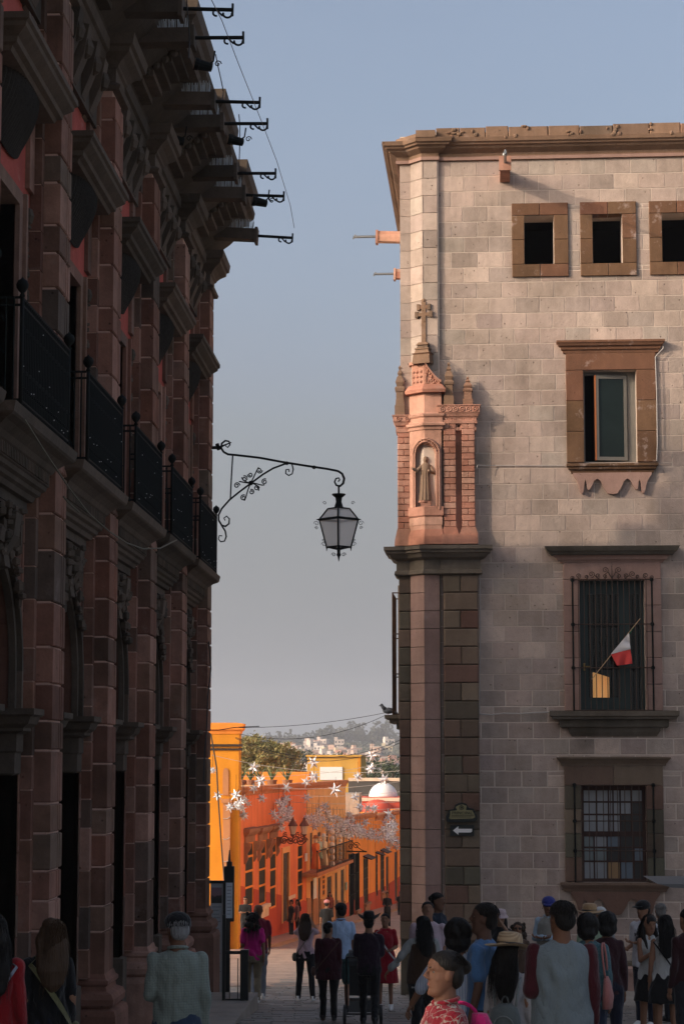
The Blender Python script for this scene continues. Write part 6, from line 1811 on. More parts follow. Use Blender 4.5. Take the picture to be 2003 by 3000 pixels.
    loft(m, [(0, 0, hemz - .06, .168 * hipw * (fat ** .6), .118 * b * fat ** .6), (0, .005 + belly * .4, .98, .165 * hipw * (fat ** .6) + belly * .3, .118 * b + belly), (0, belly * .4, 1.08, (.142 if fem else .155) * b * (fat ** .5) + belly * .3, .108 * b + belly), (0, bust * .3, 1.2, (.15 if fem else .165) * w + belly * .3, .115 * b + bust * .6 + belly * .5), (0, bust * .4, 1.29, .168 * w, .118 * b + bust * .5), (0, 0, 1.36, .176 * w, .108 * b), (0, -.004, 1.405, .165 * w, .090 * b), (0, -.006, 1.435, .125 * w, .075 * b), (0, -.008, 1.458, .082, .066), (0, -.008, 1.468 + neck, .066, .06)], 22)
    sl = MB() if sleevec else m
    for a, e, r in wr:
        if sleeve == 'short': limb(sl, [a, a.lerp(e, .72)], [.057 * b, .056 * b])
        elif sleeve == 'long': limb(sl, [a, e, e.lerp(r, .93)], [.056 * b, .046 * b, .036])
        elif sleeve == 'rolled': limb(sl, [a, e, e.lerp(r, .12)], [.06 * b, .055 * b, .060])
        elif sleeve == 'cap': limb(sl, [a, a.lerp(e, .3)], [.06, .056])
    if sleeve != 'none' or True:
        tm_ = fabric(top, tpat, tc2)
        piece('shirt' if not fem else 'top', m, tm_, E, vx, 0.010 if Y < 45 else 0, seed=seed)
        if sleevec: piece('sleeves', sl, fabric(sleevec), E, vx, 0.009, seed=seed + 3)
    if neck == 0 and tpat in ('plaid', 'blotch') or jacket == 'collar':
        m = MB(); m.tube([Vector((.072 * math.cos(q), -.008 + .066 * math.sin(q), 1.475 - .012 * math.sin(q))) for q in [rad(110 + 320 * i / 16) for i in range(17)]], .013, 6); lpart('collar', m, tm_, E)
    if vest:
        m = MB(); loft(m, [(0, 0, .86, .18 * hipw, .13 * b), (0, 0, 1.0, .178 * hipw, .13 * b), (0, 0, 1.2, .175 * w, .13 * b + bust * .6), (0, 0, 1.36, .178 * w, .12 * b), (0, -.005, 1.425, .14 * w, .09 * b), (0, -.008, 1.455, .09, .07)], 22)
        piece('vest', m, fabric(vest), E, vx, .006, seed=seed + 9)
    # --- bottoms
    m = MB(); bt = fabric(bc)
    if bottom in ('trousers', 'jeans', 'shorts'):
        loft(m, [(0, 0, .80, .155 * hipw, .115 * b), (0, 0, .90, .165 * hipw * fat ** .4, .12 * b), (0, 0, 1.0, .15 * hipw * fat ** .4, .105 * b)], 18)
        for hp, kn, an in lpts:
            if bottom == 'shorts': limb(m, [hp, hp.lerp(kn, .95)], [.098 * hipw, .085])
            else: limb(m, [hp, kn, an + Vector((0, 0, -.02))], [.092 * hipw, .068, .058])
        piece(bottom, m, bt, E, vx, .008 if Y < 45 else 0, seed=seed + 5)
    else:
        zh = {'skirt': .50, 'mini': .62, 'dress': .48, 'longskirt': .14}[bottom]
        loft(m, [(0, 0, zh, .215 * hipw, .165 * b), (0, 0, (zh + .9) / 2, .20 * hipw, .15 * b), (0, 0, .92, .168 * hipw, .12 * b), (0, 0, 1.04, .14 * b, .10 * b)], 20)
        piece('skirt', m, bt, E, vx, .010, seed=seed + 5)
    for hp, kn, an in lpts:
        m = MB(); z_ = an.z - .09
        loft(m, [(an.x, an.y + .055, z_, .044, .135), (an.x, an.y + .055, z_ + .025, .047, .138), (an.x, an.y + .045, z_ + .06, .043, .115), (an.x, an.y - .005, z_ + .10, .04, .06)], 14)
        lpart('shoe', m, shoes, E)
    # --- hair
    hm = hm or BLK
    m = MB()
    if hair != 'bald':
        m.ball((0, -.0145, 1.6650), (.0850, .0935, .0725), 18, HM); m.ball((0, -.052, 1.605), (.0790, .056, .078), 14, HM)
        
        if hair in ('long', 'wavy', 'longfront'):
            wv = 1.25 if hair == 'wavy' else 1.0
            loft(m, [(0, -.05, 1.66, .08, .06), (0, -.07, 1.56, .098 * wv, .055 * wv), (0, -.095, 1.45, .105 * wv, .05 * wv), (0, -.125, 1.34, .10 * wv, .042 * wv), (0, -.135, 1.24, .07 * wv, .03 * wv), (0, -.135, 1.19, .03, .015)], 14)
            if hair == 'longfront':
                for sx in (-1, 1): limb(m, [(sx * .08, .0, 1.62), (sx * .095, .03, 1.45), (sx * .09, .11, 1.3)], [.03, .03, .018])
        if hair == 'bun': m.ball((0, -.115, 1.645), (.04, .04, .04), 10, HM)
        if hair == 'pony': limb(m, [(0, -.1, 1.66), (0, -.15, 1.6), (0, -.15, 1.45)], [.03, .032, .012])
        if hair == 'puffy': m.ball((0, -.03, 1.64), (.115, .115, .12), 14, HM); m.ball((0, -.05, 1.56), (.11, .09, .09), 12, HM)
        if hair == 'curly':
            rk = random.Random(seed)
            for i in range(46):
                q = rk.uniform(0, 6.28); z_ = rk.uniform(1.38, 1.72); rr_ = .085 + .03 * rk.random() + (1.7 - z_) * .12
                y_ = -.03 + math.sin(q) * rr_ * .8
                if y_ > .04: y_ = .02
                m.ball((math.cos(q) * rr_, y_ - (1.7 - z_) * .15, z_), rk.uniform(.025, .045), 6)
        st = MB(); rk = random.Random(seed * 7 + 1)
        if Y < 50:
            lg_ = hair in ('long', 'wavy', 'longfront', 'curly')
            for i in range(int((260 if Y < 22 else 110) * (1.3 if lg_ else 1))):
                q = rk.uniform(math.pi * .92, math.pi * 2.08); el = rk.uniform(.1, 1.45)
                c_, z_ = math.cos(el), math.sin(el)
                g = 1.22 if hair == 'puffy' else 1.0
                p0 = Vector((.0865 * g * c_ * math.cos(q), -.022 + .094 * g * c_ * math.sin(q), 1.661 + .0755 * g * z_))
                out_ = Vector((math.cos(q), math.sin(q), 0))
                L_ = rk.uniform(.2, .46) if lg_ else rk.uniform(.03, .09)
                wd = rk.uniform(.002, .005)
                if hair == 'bun' : tgt = Vector((0, -.115, 1.645)); pts = [p0, p0.lerp(tgt, .5) + out_ * .02, tgt]
                elif lg_:
                    x_ = .10 * math.cos(q) + rk.uniform(-.02, .02); pts = [p0 + out_ * .004, Vector((x_ * 1.05, -.075 + .055 * math.sin(q), 1.55)), Vector((x_ * 1.1 + rk.uniform(-.02, .02), -.10 + .05 * math.sin(q), 1.42)), Vector((x_ + rk.uniform(-.035, .035), -.13 + .05 * math.sin(q), max(1.62 - L_, 1.16)))]
                else: pts = [p0 + out_ * .001, p0 + out_ * .010 + Vector((rk.uniform(-.01, .01), 0, -L_ * .5)), p0 + out_ * .004 + Vector((rk.uniform(-.015, .015), 0, -L_))]
                vs = []; 
                for a, p_ in enumerate(pts):
                    w_ = wd * (1 - .8 * a / (len(pts) - 1)); sd_ = Vector((-out_.y, out_.x, 0)) * w_
                    vs += [HM @ (p_ - sd_), HM @ (p_ + sd_), HM @ (p_ + out_ * w_ * .8)]
                st.add(vs, [f for a in range(len(pts) - 1) for f in ((3*a, 3*a+1, 3*a+4, 3*a+3), (3*a+1, 3*a+2, 3*a+5, 3*a+4), (3*a+2, 3*a, 3*a+3, 3*a+5))])
        piece('hair', m, hm, E, vx * .7, extra=st, fold=.012 if hair in ('long', 'wavy', 'curly', 'longfront', 'puffy') else .004, seed=seed + 7, smooth=1)
    else:
        pass
    # --- hats
    if hat:
        m = MB(); hm_ = hatc
        if hat == 'cap':
            m.ball((0, -.006, 1.672), (.100, .113, .078), 16, HM)
            m.add([], [])
            m2 = MB(); loft(m2, [(0, .10, 1.672, .075, .075), (0, .105, 1.680, .07, .07)], 16, HM)
            C_ = lpart('cap', m, hm_, E); lpart('peak', m2, hm_, C_)
        else:
            prm = {'straw': (.225, .118, .125, .03), 'cowboy': (.20, .10, .135, .07), 'bucket': (.15, .11, .09, -.05)}[hat]
            R_, rc, hc, lift = prm; vs = []; fs = []; n = 36
            prof = [(R_, lift * .6), (R_ * .8, lift * .15), (rc * 1.03, 0), (rc, .012), (rc * .97, hc * .5), (rc * .86, hc * .88), (rc * .5, hc), (0.012, hc * .9)]
            z0 = 1.672
            for r_, dz in prof:
                for k in range(n):
                    q = 2 * math.pi * k / n
                    up_ = 0
                    if hat == 'cowboy' and r_ > rc * 1.1: up_ = .075 * abs(math.cos(q)) ** 2 * (r_ - rc) / (R_ - rc)
                    if hat == 'straw' and r_ > rc * 1.1: up_ = .018 * math.cos(2 * q + 1) * (r_ - rc) / (R_ - rc)
                    vs.append((r_ * math.cos(q) * .95, r_ * math.sin(q) * 1.08 - .005, z0 + dz + up_ - (.015 if r_ > rc * 1.1 else 0)))
            for i in range(len(prof) - 1):
                for k in range(n): fs.append((i * n + k, i * n + (k + 1) % n, (i + 1) * n + (k + 1) % n, (i + 1) * n + k))
            fs.append(tuple(range((len(prof) - 1) * n, len(prof) * n)))
            m.add(vs, fs, HM); C_ = lpart('hat', m, hm_, E)
            if hat == 'straw':
                m = MB(); m.lathe([(rc * 1.02, z0 + .008), (rc * 1.03, z0 + .03), (rc * 1.0, z0 + .032), (rc * .98, z0 + .008)], 30, HM @ Matrix.Diagonal((.96, 1.09, 1, 1))); lpart('hat_band', m, M_SHB, C_)
    if glasses:
        m = MB()
        for sx in (-1, 1): m.ball((sx * .032, .087, 1.628), (.025, .006, .019), 10, HM)
        m.tube([HM @ Vector((-.078, 0, 1.632)), HM @ Vector((-.055, .083, 1.634)), HM @ Vector((.055, .083, 1.634)), HM @ Vector((.078, 0, 1.632))], .003, 5)
        lpart('sunglasses', m, M_IRIS, E)
    return E
def worn(name, label, cat, E):
    o = bpy.data.objects.new(name, None); COL.objects.link(o); o.matrix_local = WM[E.name]; WM[o.name] = WM[E.name]; o.empty_display_size = .1
    o['label'] = label; o['category'] = cat
    return o
def band(mb, pts, w=0.02, t=0.004):
    """flat strap through points, lying on the body"""
    P = [Vector(p) for p in pts]; vs = []; fs = []
    for i, p in enumerate(P):
        d = (P[min(i + 1, len(P) - 1)] - P[max(i - 1, 0)]).normalized(); n = Vector((p.x, p.y, 0)).normalized(); s_ = d.cross(n).normalized()
        vs += [p - s_ * w / 2, p + s_ * w / 2, p + s_ * w / 2 + n * t, p - s_ * w / 2 + n * t]
    for i in range(len(P) - 1):
        for j in range(4): fs.append((4 * i + j, 4 * i + (j + 1) % 4, 4 * i + 4 + (j + 1) % 4, 4 * i + 4 + j))
    mb.add(vs, fs)
def crossbody(E, label, c, side=1, pouch=True, pc=None, b=1.0, w=0.025, poff=0.02):
    B = worn('crossbody_bag', label, 'bag', E)
    m = MB(); mt = fabric(c)
    pts = []
    for i in range(25):
        q = 2 * math.pi * i / 24
        x = .19 * b * math.cos(q); y = .155 * b * math.sin(q) * (1.0)
        z = 1.16 - side * math.cos(q) * .27
        if z > 1.40: x *= .55; y *= .75; z = min(z, 1.455)
        pts.append((x, y, z))
    band(m, pts, w)
    lpart('strap', m, mt, B, False)
    if pouch:
        m = MB(); m.ball((side * .225 * b, poff, .86), (.05, .12, .09), 12); lpart('pouch', m, fabric(pc or c), B)
    return B
NAVY = (0.012, 0.014, 0.028); BLACK = (0.01, 0.01, 0.011); JEAN = (0.03, 0.045, 0.08)
# ---- nearest people
p = person(-20, 13.9, 2678, 'person in a bright red jacket cut off by the left edge', 8, 0, 0, top=(.24, .006, .010), sleeve='long', hair='wavy', hm=BLK, fem=True, b=1.05, bc=NAVY)
crossbody(p, 'grey strap bag across the red jacket at the left edge', (.25, .27, .33), -1, True)
p = person(143, 15.8, 2690, 'woman with long wavy brown hair in a black jacket looking up left', 28, 25, 14, top=BLACK, sleeve='long', hair='wavy', hm=LBR, fem=True, bc=NAVY, sk=TAN)
crossbody(p, 'olive strap bag worn across the black jacket', (.16, .15, .07), 1, True, w=.04)
person(522, 16.2, 2679, 'old man with black cap, grey hair and grey green checked shirt, back turned', 12, 14, -3, top=(.17, .21, .185), tpat='plaid', tc2=(.24, .27, .235), sleeve='long', hair='short', hm=GREYH, hat='cap', hatc=fabric(BLACK), bc=(.03, .05, .09), arms=('bent', 'down'), b=1.12, sk=DTAN)
p = person(1300, 10.4, 2790, 'woman nearest the camera in a red and cream patterned blouse, face turned left', 106, 0, 0, top=(.25, .012, .024), tpat='blotch', tc2=(.34, .29, .25), sleeve='short', hair='bun', fem=True, b=1.12, sk=(.145, .068, .042), bc=JEAN)
B = worn('earring', 'small dangling silver earring of the woman nearest the camera', 'earring', p); m = MB(); m.tube([(.085, -.002, 1.585), (.087, -.002, 1.555)], .0025, 5); m.ball((.087, -.002, 1.548), (.005, .005, .009), 8); lpart('drop', m, M_SPIKE, B)
B = worn('tote_bag', 'bright pink shoulder bag behind the woman in the red blouse', 'bag', p); m = MB(); loft(m, [(.02, -.21, 1.08, .08, .06), (.02, -.215, 1.2, .10, .07), (.02, -.21, 1.34, .085, .06), (.02, -.2, 1.40, .05, .04)], 14); m.tube(bez((.05, -.2, 1.38), (.1, -.17, 1.5), (.16, .0, 1.46), (.17, .06, 1.3)), .012, 6); lpart('bag', m, fabric((.5, .015, .14)), B)
p = person(1342, 17.0, 2698, 'woman with thick dark hair and a pale blue striped shirt, elbow out', -8, 0, 0, top=(.34, .40, .52), tpat='stripe', tc2=(.5, .54, .62), sleeve='rolled', hair='puffy', fem=True, b=1.12, sk=TAN, arms=('out', 'down'), bc=(.02, .05, .07))
B = worn('shoulder_bag', 'dark ruched strap bag on the striped shirt woman', 'bag', p); m = MB(); m.tube(bez((.13, -.12, 1.0), (.17, -.17, 1.2), (.17, -.14, 1.42), (.15, .02, 1.44), 14), .014, 6); m.ball((.16, -.16, .95), (.1, .06, .11), 12); lpart('bag', m, fabric((.01, .03, .06)), B)
person(1414, 16.9, 2647, 'man in a blue T-shirt in left profile behind the straw hat woman', 72, 8, 2, top=(.07, .16, .32), hair='short', sk=(.09, .045, .03), b=1.05, glasses=False)
p = person(1488, 16.6, 2728, 'woman in a wide straw hat and off white sweater, seen from behind', -12, -20, -8, top=(.38, .36, .36), sleeve='long', hair='long', fem=True, hat='straw', hatc=M_STRAW, hatoff=.075, b=.98, bc=NAVY, hemz=.86)
B = worn('backpack', 'small grey backpack on the straw hat woman', 'backpack', p); m = MB()
loft(m, [(0, -.19, .86, .10, .06), (0, -.20, .93, .135, .085), (0, -.195, 1.08, .135, .08), (0, -.185, 1.16, .11, .065), (0, -.175, 1.20, .05, .03)], 18); lpart('pack', m, fabric((.12, .14, .14)), B)
m = MB(); m.tube([(.07 * math.cos(q) * 1.3, -.275, 1.0 + .1 * math.sin(q)) for q in [math.pi * i / 10 for i in range(11)]], .006, 5); lpart('zip', m, fabric((.2, .22, .22)), B)
m = MB(); m.tube([(.03 * math.cos(q), -.19, 1.2 + .06 * math.sin(q)) for q in [math.pi * i / 8 for i in range(9)]], .008, 5); lpart('carry_loop', m, fabric((.2, .22, .22)), B)
for sx in (-1, 1):
    m = MB(); m.tube(bez((sx * .09, -.17, 1.17), (sx * .12, -.16, 1.42), (sx * .12, -.02, 1.49), (sx * .12, .13, 1.28), 12), .012, 6); lpart('shoulder_strap', m, fabric((.2, .22, .22)), B)
person(1643, 15.5, 2641, 'big man seen from behind in a grey baseball shirt with dark maroon sleeves', 3, 22, 0, top=(.16, .20, .22), sleeve='long', sleevec=(.055, .007, .012), hair='short', sk=DTAN, b=1.18, fat=1.15, bc=BLACK, arms=('bent', 'down'), hemz=.88)
# ---- middle distance, right half
p = person(1237, 26.5, 2684, 'woman with long black hair, pale grey sleeves and a brown vest, walking away', 18, 0, 0, top=(.30, .31, .30), sleeve='long', vest=(.055, .028, .016), hair='long', fem=True, b=1.12, arms=('out', 'bent'), bc=BLACK, hemz=.86)
person(1253, 30.2, 2643, 'round faced youth in a pale pink T-shirt looking up toward the camera', 172, 8, 12, top=(.50, .38, .42), hair='short', sk=TAN, b=1.2, fat=1.2)
p = person(1281, 32.5, 2617, 'person in dark navy holding a blue bottle, beside the stone corner column', -120, 0, -4, top=(.012, .02, .035), sleeve='long', hair='bun', sk=DTAN, arms=('bent', 'bent'), fem=True)
B = worn('water_bottle', 'bright blue plastic bottle held by the person in navy', 'bottle', p); m = MB(); m.lathe([(.032, 0), (.036, .02), (.036, .12), (.028, .15), (.014, .17), (.014, .2)], 12, Matrix.Translation((.12, .27, 1.08))); lpart('bottle', m, mat('blue_bottle', (.05, .25, .6), .3, local=True), B)
person(1464, 35, 2664, 'woman in a pale pink bucket hat and black top with a raised hand', 160, 20, -5, top=BLACK, hair='long', fem=True, hat='bucket', hatc=fabric((.55, .42, .42)), hatoff=.03, arms=('raise', 'down'), sk=LTAN)
person(1516, 32, 2703, 'woman with curly brown hair and dark sunglasses facing the camera by the grey wall', 176, 0, 0, top=(.10, .06, .04), hair='curly', hm=BRN, fem=True, glasses=True, sk=TAN)
person(1606, 33, 2629, 'person in a blue cap, pale grey vest and light blue sleeves beside the grey wall', 150, 25, -16, top=(.40, .52, .62), sleeve='long', vest=(.34, .33, .29), hair='short', hat='cap', hatc=fabric((.03, .04, .22)), arms=('fold', 'fold'), b=1.05, jacket='collar')
person(1725, 33, 2648, 'person in a tan straw hat and pale green shirt under the lower barred window', 30, 0, 0, top=(.26, .34, .22), hat='straw', hatc=fabric((.42, .27, .14)), hatoff=.06, hair='short', b=1.05)
p = person(1721, 21.5, 2680, 'woman with short dark hair in a teal heather sweater, back turned', -14, 0, 0, top=(.035, .10, .12), tpat='heather', tc2=(.09, .17, .19), sleeve='long', hair='puffy', fem=True, b=1.08, bc=(.018, .028, .055), hemz=.84)
B = worn('tote_bag', 'dusty pink tote bag hanging from the teal sweater shoulder', 'bag', p); m = MB(); loft(m, [(.20, -.08, .80, .05, .12), (.21, -.08, .92, .055, .13), (.20, -.07, 1.06, .035, .09), (.19, -.06, 1.12, .02, .06)], 14)
m2 = MB(); m2.tube(bez((.19, -.12, 1.1), (.17, -.17, 1.3), (.15, -.12, 1.46), (.15, .0, 1.44), 10), .011, 6); m2.tube(bez((.19, -.02, 1.1), (.22, -.12, 1.3), (.17, -.10, 1.46), (.16, .01, 1.44), 10), .011, 6)
lpart('pouch', m, fabric((.42, .16, .14)), B); lpart('strap', m2, fabric((.42, .16, .14)), B)
person(1775, 23.5, 2676, 'dark haired person in a dark maroon top right of the teal sweater woman', 5, 0, 0, top=(.035, .01, .014), sleeve='long', hair='puffy', fem=True, bc=NAVY)
person(1757, 34.5, 2660, 'person in a white cap mostly hidden behind the straw hat', 170, 0, 0, top=(.3, .3, .3), hat='cap', hatc=fabric((.55, .55, .52)), hair='short')
person(1884, 31.4, 2641, 'man in a black cap and white printed T-shirt standing sideways by the grey wall', 140, -10, -8, top=(.62, .62, .66), tpat='print', tc2=(.03, .03, .04), hair='short', hat='cap', hatc=fabric(BLACK), bc=NAVY, shoes=M_SHW, arms=('fold', 'bent'), b=1.05, fat=1.1)
person(1933, 33, 2647, 'grey haired man behind the woman in the white tank top', 30, -30, 0, top=(.09, .09, .075), hair='short', hm=HGR)
p = person(1898, 27, 2680, 'dark haired young woman in a white sleeveless top looking down at her phone', 205, -10, -18, top=(.45, .45, .43), sleeve='none', hair='longfront', fem=True, bottom='mini', bc=BLACK, arms=('phone', 'phone'), sk=TAN, b=.95)
B = worn('phone', 'black phone held by the young woman in the white top', 'phone', p); m = MB(); m.box(-.035, .035, .30, .31, 1.26, 1.40); lpart('phone_body', m, M_SHB, B, False)
p = person(1945, 26.4, 2681, 'young woman with very long black hair and black mini skirt, back turned', 6, 0, 0, top=(.46, .46, .44), sleeve='none', hair='long', fem=True, bottom='mini', bc=BLACK, sk=TAN, b=1.0)
crossbody(p, 'thin dark strap bag on the white tank top', BLACK, 1, False, w=.02)
person(2010, 24, 2664, 'person in dark clothes with a red collar cut off by the right edge', 30, 0, 0, top=(.03, .008, .01), sleeve='long', hair='short')
# ---- street side people
p = person(741, 37.6, 2674, 'woman in a bright magenta top and khaki trousers with long curly black hair, walking away', 5, 0, 0, top=(.55, .012, .20), hair='curly', fem=True, b=1.12, bc=(.20, .16, .10), legs='walk', shoes=M_SHW, arms=('bent', 'swing'))
person(757, 39.2, 2649, 'bald man in a maroon polo shirt and grey jeans walking away beside the magenta top', 5, 0, 0, top=(.16, .01, .03), hair='bald', sk=DTAN, bc=(.22, .24, .27), legs='walk2', shoes=M_SHW, arms=('down', 'fwd'), b=1.08)
p = person(895, 39.2, 2676, 'woman in a pale pink top taking a photo, brown hair and black trousers', -6, 0, 4, top=(.52, .36, .40), hair='wavy', hm=BRN, fem=True, arms=('raise', 'raise'), bc=BLACK, shoes=M_SHW, legs='wide', sk=LTAN, b=1.05)
crossbody(p, 'olive crossbody bag on the pale pink top', (.12, .11, .08), -1, True, w=.015)
person(998, 35.5, 2648, 'man in a light blue short sleeved shirt and black cap, back turned', 4, 20, 0, top=(.42, .55, .75), hat='cap', hatc=fabric(BLACK), hair='short', bc=(.03, .07, .07), arms=('bent', 'down'), b=1.12, bottom='shorts', jacket='collar')
p = person(962, 33, 2703, 'woman in a dark maroon top and black trousers with hair tied back', 0, -30, 0, top=(.045, .006, .012), hair='bun', fem=True, b=1.22, fat=1.12, bc=BLACK, arms=('down', 'down'), hemz=.78, sleeve='long')
crossbody(p, 'crossbody bag with a brown strap on the dark maroon top', (.10, .045, .035), -1, True, b=1.2, w=.02)
person(1080, 31.5, 2668, 'man in a black cowboy hat and dark plum shirt pushing the pushchair', 2, 0, 0, top=(.022, .010, .020), sleeve='long', hair='short', hat='cowboy', hatc=fabric(BLACK), hatoff=.08, arms=('push', 'push'), b=1.15, bc=BLACK, legs='walk')
p = person(1128, 36.2, 2677, 'woman in a red dress with a white strap bag facing the camera', 176, -4, 0, top=(.30, .008, .018), hair='bun', fem=True, bottom='dress', bc=(.30, .008, .018), shoes=M_SHW, arms=('bent', 'bent'), b=1.05)
crossbody(p, 'white strap bag on the red dress', (.6, .58, .58), -1, True, w=.03)
# ---- far up the street
person(719, 79.2, 2627, 'man in a black T-shirt and sunglasses leaning by the orange wall', 176, 0, 0, top=BLACK, hair='short', glasses=True, arms=('fold', 'fold'), b=1.1, H=1.75)
person(832, 99, 2663, 'woman with long black hair in an orange outfit by the orange wall', -60, 0, 0, top=(.40, .06, .02), hair='long', fem=True, bc=(.42, .08, .03), shoes=M_SHW, arms=('bent', 'bent'), H=1.6)
person(853, 93, 2636, 'person in dark clothes standing by the orange wall, left of a pair', 120, 0, 0, top=BLACK, hair='short', bc=NAVY, H=1.7)
person(871, 94, 2635, 'woman in a pink grey top by the orange wall, right of a pair', 100, 0, 0, top=(.2, .1, .1), hair='wavy', fem=True, bc=BLACK, H=1.66)
person(966, 108, 2613, 'person standing inside the ochre shop doorway', 180, 0, 0, top=(.3, .1, .08), hair='wavy', fem=True, H=1.6)
person(957, 70, 2637, 'person in black with a pink cap walking up the street', 0, 0, 0, top=BLACK, hair='short', hat='cap', hatc=fabric((.5, .2, .2)), H=1.7)
p = person(1134, 107, 2614, 'man in black carrying a jacket in the middle of the cobbled street', 180, 0, 0, top=(.015, .018, .022), sleeve='long', hair='short', bc=BLACK, arms=('bent', 'bent'), H=1.75)
person(1172, 125, 2612, 'person in dark clothes at the far end of the street by the corner', 160, 0, 0, top=BLACK, hair='short', H=1.7)
flush_jobs()
# ---- pushchair
Yp = 32.4; c = at_y(1062, 2900, Yp); g_ = ground(Yp) + 0.03
S = thing('pushchair', 'black pushchair with grey wheels pushed by the man in the cowboy hat', 'pushchair', (c.x, Yp, g_), rad(2))
TP = WM[S.name]
for sx in (-.27, .27):
    for sy, r_ in ((-.3, .15), (.32, .1)):
        m = MB(TP); m.tube([(sx - .02, sy, r_), (sx + .02, sy, r_)], r_, 20); wl = part('wheel', m, M_SHB, S)
        m = MB(TP); m.tube([(sx - .025, sy, r_), (sx + .025, sy, r_)], r_ * .6, 14); part('rim', m, mat('wheel_rim', (.12, .12, .12), .4), wl)
m = MB(TP)
for sx in (-.24, .24): m.tube([(sx, .32, .12), (sx, .0, .5), (sx, -.42, 1.0)], .015, 6); m.tube([(sx, -.3, .16), (sx, .0, .5)], .013, 6)
m.tube([(-.24, -.42, 1.0), (.24, -.42, 1.0)], .018, 6); m.tube([(-.26, -.3, .16), (.26, -.3, .16)], .012, 6); part('frame', m, M_SHB, S)
m = MB(TP); m.box(-.2, .2, -.12, .2, .42, .5); m.box(-.2, .2, -.22, -.12, .42, .92); part('seat', m, M_SHB, S)
m = MB(TP); m.prism([(-.25, .86)] + [(-.05 + .22 * math.cos(q), .86 + .22 * math.sin(q)) for q in [math.pi - math.pi * i / 10 for i in range(11)]], -.21, .21, 'x'); part('hood', m, M_SHB, S)
m = MB(TP); m.box(-.2, .2, -.25, .2, .18, .34); part('basket', m, mat('grey_mesh', (.08, .08, .08), .9), S)

# ================================================================== smaller things
# ---- lantern on its long scrolled bracket
Yq = 37.28
def Q(px, py, dy=0.0): return at_y(px, py, Yq + dy)
BK = thing('lamp_bracket', 'long curling green black iron bracket reaching out from the palace corner over the street', 'bracket', Q(628, 1310))
mb = MB(); r_ = 0.02
arm = [Q(x, y) for x, y in ((655, 1324), (668, 1331), (690, 1333), (760, 1341), (830, 1354), (900, 1365), (960, 1374), (990, 1380))]
mb.tube(arm, 0.02, 8)
mb.tube([Q(990, 1380), Q(1002, 1388), Q(1008, 1402), Q(1005, 1416), Q(996, 1424), Q(985, 1422), Q(980, 1412), Q(984, 1402), Q(992, 1400), Q(995, 1406), Q(990, 1411)], [.02, .021, .022, .022, .02, .018, .016, .015, .014, .013, .012], 8)
mb.tube([Q(655, 1324), Q(648, 1312), Q(650, 1299), Q(660, 1291), Q(671, 1293), Q(674, 1303), Q(667, 1311), Q(661, 1306)], [.02, .019, .018, .017, .016, .014, .012, .01], 8)
part('arm', mb, M_IRON, BK)
mb = MB(); mb.tube([Q(600, 1312), Q(650, 1311)], .03, 6); mb.tube([Q(636, 1300), Q(642, 1318)], .035, 6); mb.tube([Q(640, 1312), Q(658, 1304), Q(678, 1296)], [.025, .015, .01], 6); part('wall_fixing', mb, M_IRON, BK)
mb = MB(); mb.tube([Q(682, 1333), Q(678, 1400), Q(675, 1462)], .013, 6); part('hanger_rod', mb, M_IRON, BK)
mb = MB()
mb.tube([Q(x, y) for x, y in ((835, 1359), (800, 1372), (770, 1390), (735, 1416), (700, 1442), (672, 1465), (650, 1490), (641, 1508), (641, 1524), (650, 1539), (661, 1542), (671, 1534), (672, 1520), (664, 1512), (656, 1518), (660, 1525))], [.017] * 8 + [.018] * 3 + [.016, .014, .013, .012, .01], 7)
mb.tube([Q(x, y) for x, y in ((650, 1540), (660, 1556), (663, 1572), (658, 1585), (647, 1587), (640, 1579), (643, 1569), (651, 1570))], [.016, .016, .015, .014, .013, .012, .011, .01], 7)
mb.tube([Q(855, 1360), Q(859, 1375), Q(856, 1388), Q(846, 1393), Q(837, 1387), Q(838, 1376), Q(846, 1375), Q(847, 1382)], [.013] * 8, 7)
part('brace', mb, M_IRON, BK)
mb = MB()
for (cx, cy, rr_, a0, tn) in ((694, 1422, 9, 0, 1.5), (717, 1402, 9, 2, -1.5), (733, 1391, 8, 3, 1.4), (760, 1378, 9, 0, -1.5), (775, 1411, 9, 1, 1.5), (752, 1430, 8, 0, 1.4), (737, 1441, 8, 2, -1.4), (713, 1458, 9, 1, 1.5)):
    mb.tube(spiral(Q(cx, cy), rr_ / 166, .012, a0, tn, 16), .011, 5)
for pts in (((735, 1415), (745, 1395), (752, 1378), (758, 1369)), ((735, 1415), (718, 1416), (706, 1410), (700, 1411)), ((735, 1415), (752, 1414), (765, 1425), (775, 1420)), ((735, 1415), (722, 1440), (722, 1460), (715, 1467)), ((735, 1415), (712, 1412), (708, 1402), (709, 1398)), ((735, 1415), (757, 1420), (760, 1432), (757, 1438))):
    mb.tube(bez(*[Q(*p) for p in pts]), .012, 5)
part('scrollwork', mb, M_IRON, BK)
mb = MB(); mb.ball(Q(735, 1415), .045, 8); part('boss', mb, M_IRON, BK)
for cx, cy in ((840, 1357), (920, 1369)):
    mb = MB(); mb.ball(Q(cx, cy), (.04, .035, .035), 8); part('collar', mb, M_IRON, BK)
LN = thing('street_lantern', 'big four sided green black iron lantern with pale glass hanging from the long bracket', 'lantern', Q(992, 1447))
cx_ = Q(992, 1540).x
zz = {y: Q(992, y).z for y in (1424, 1447, 1455, 1470, 1486, 1490, 1522, 1528, 1603, 1608, 1625, 1645)}
TL = Matrix.Translation((cx_, Yq, 0))
mb = MB(TL)
mb.tube([(0, 0, zz[1424]), (0, 0, zz[1447])], .018, 6)
mb.lathe([(.12, zz[1447]), (.12, zz[1447] - .02), (.06, zz[1455] - .02), (.05, zz[1470]), (.075, zz[1486] + .02), (.085, zz[1490]), (.05, zz[1490])], 14)
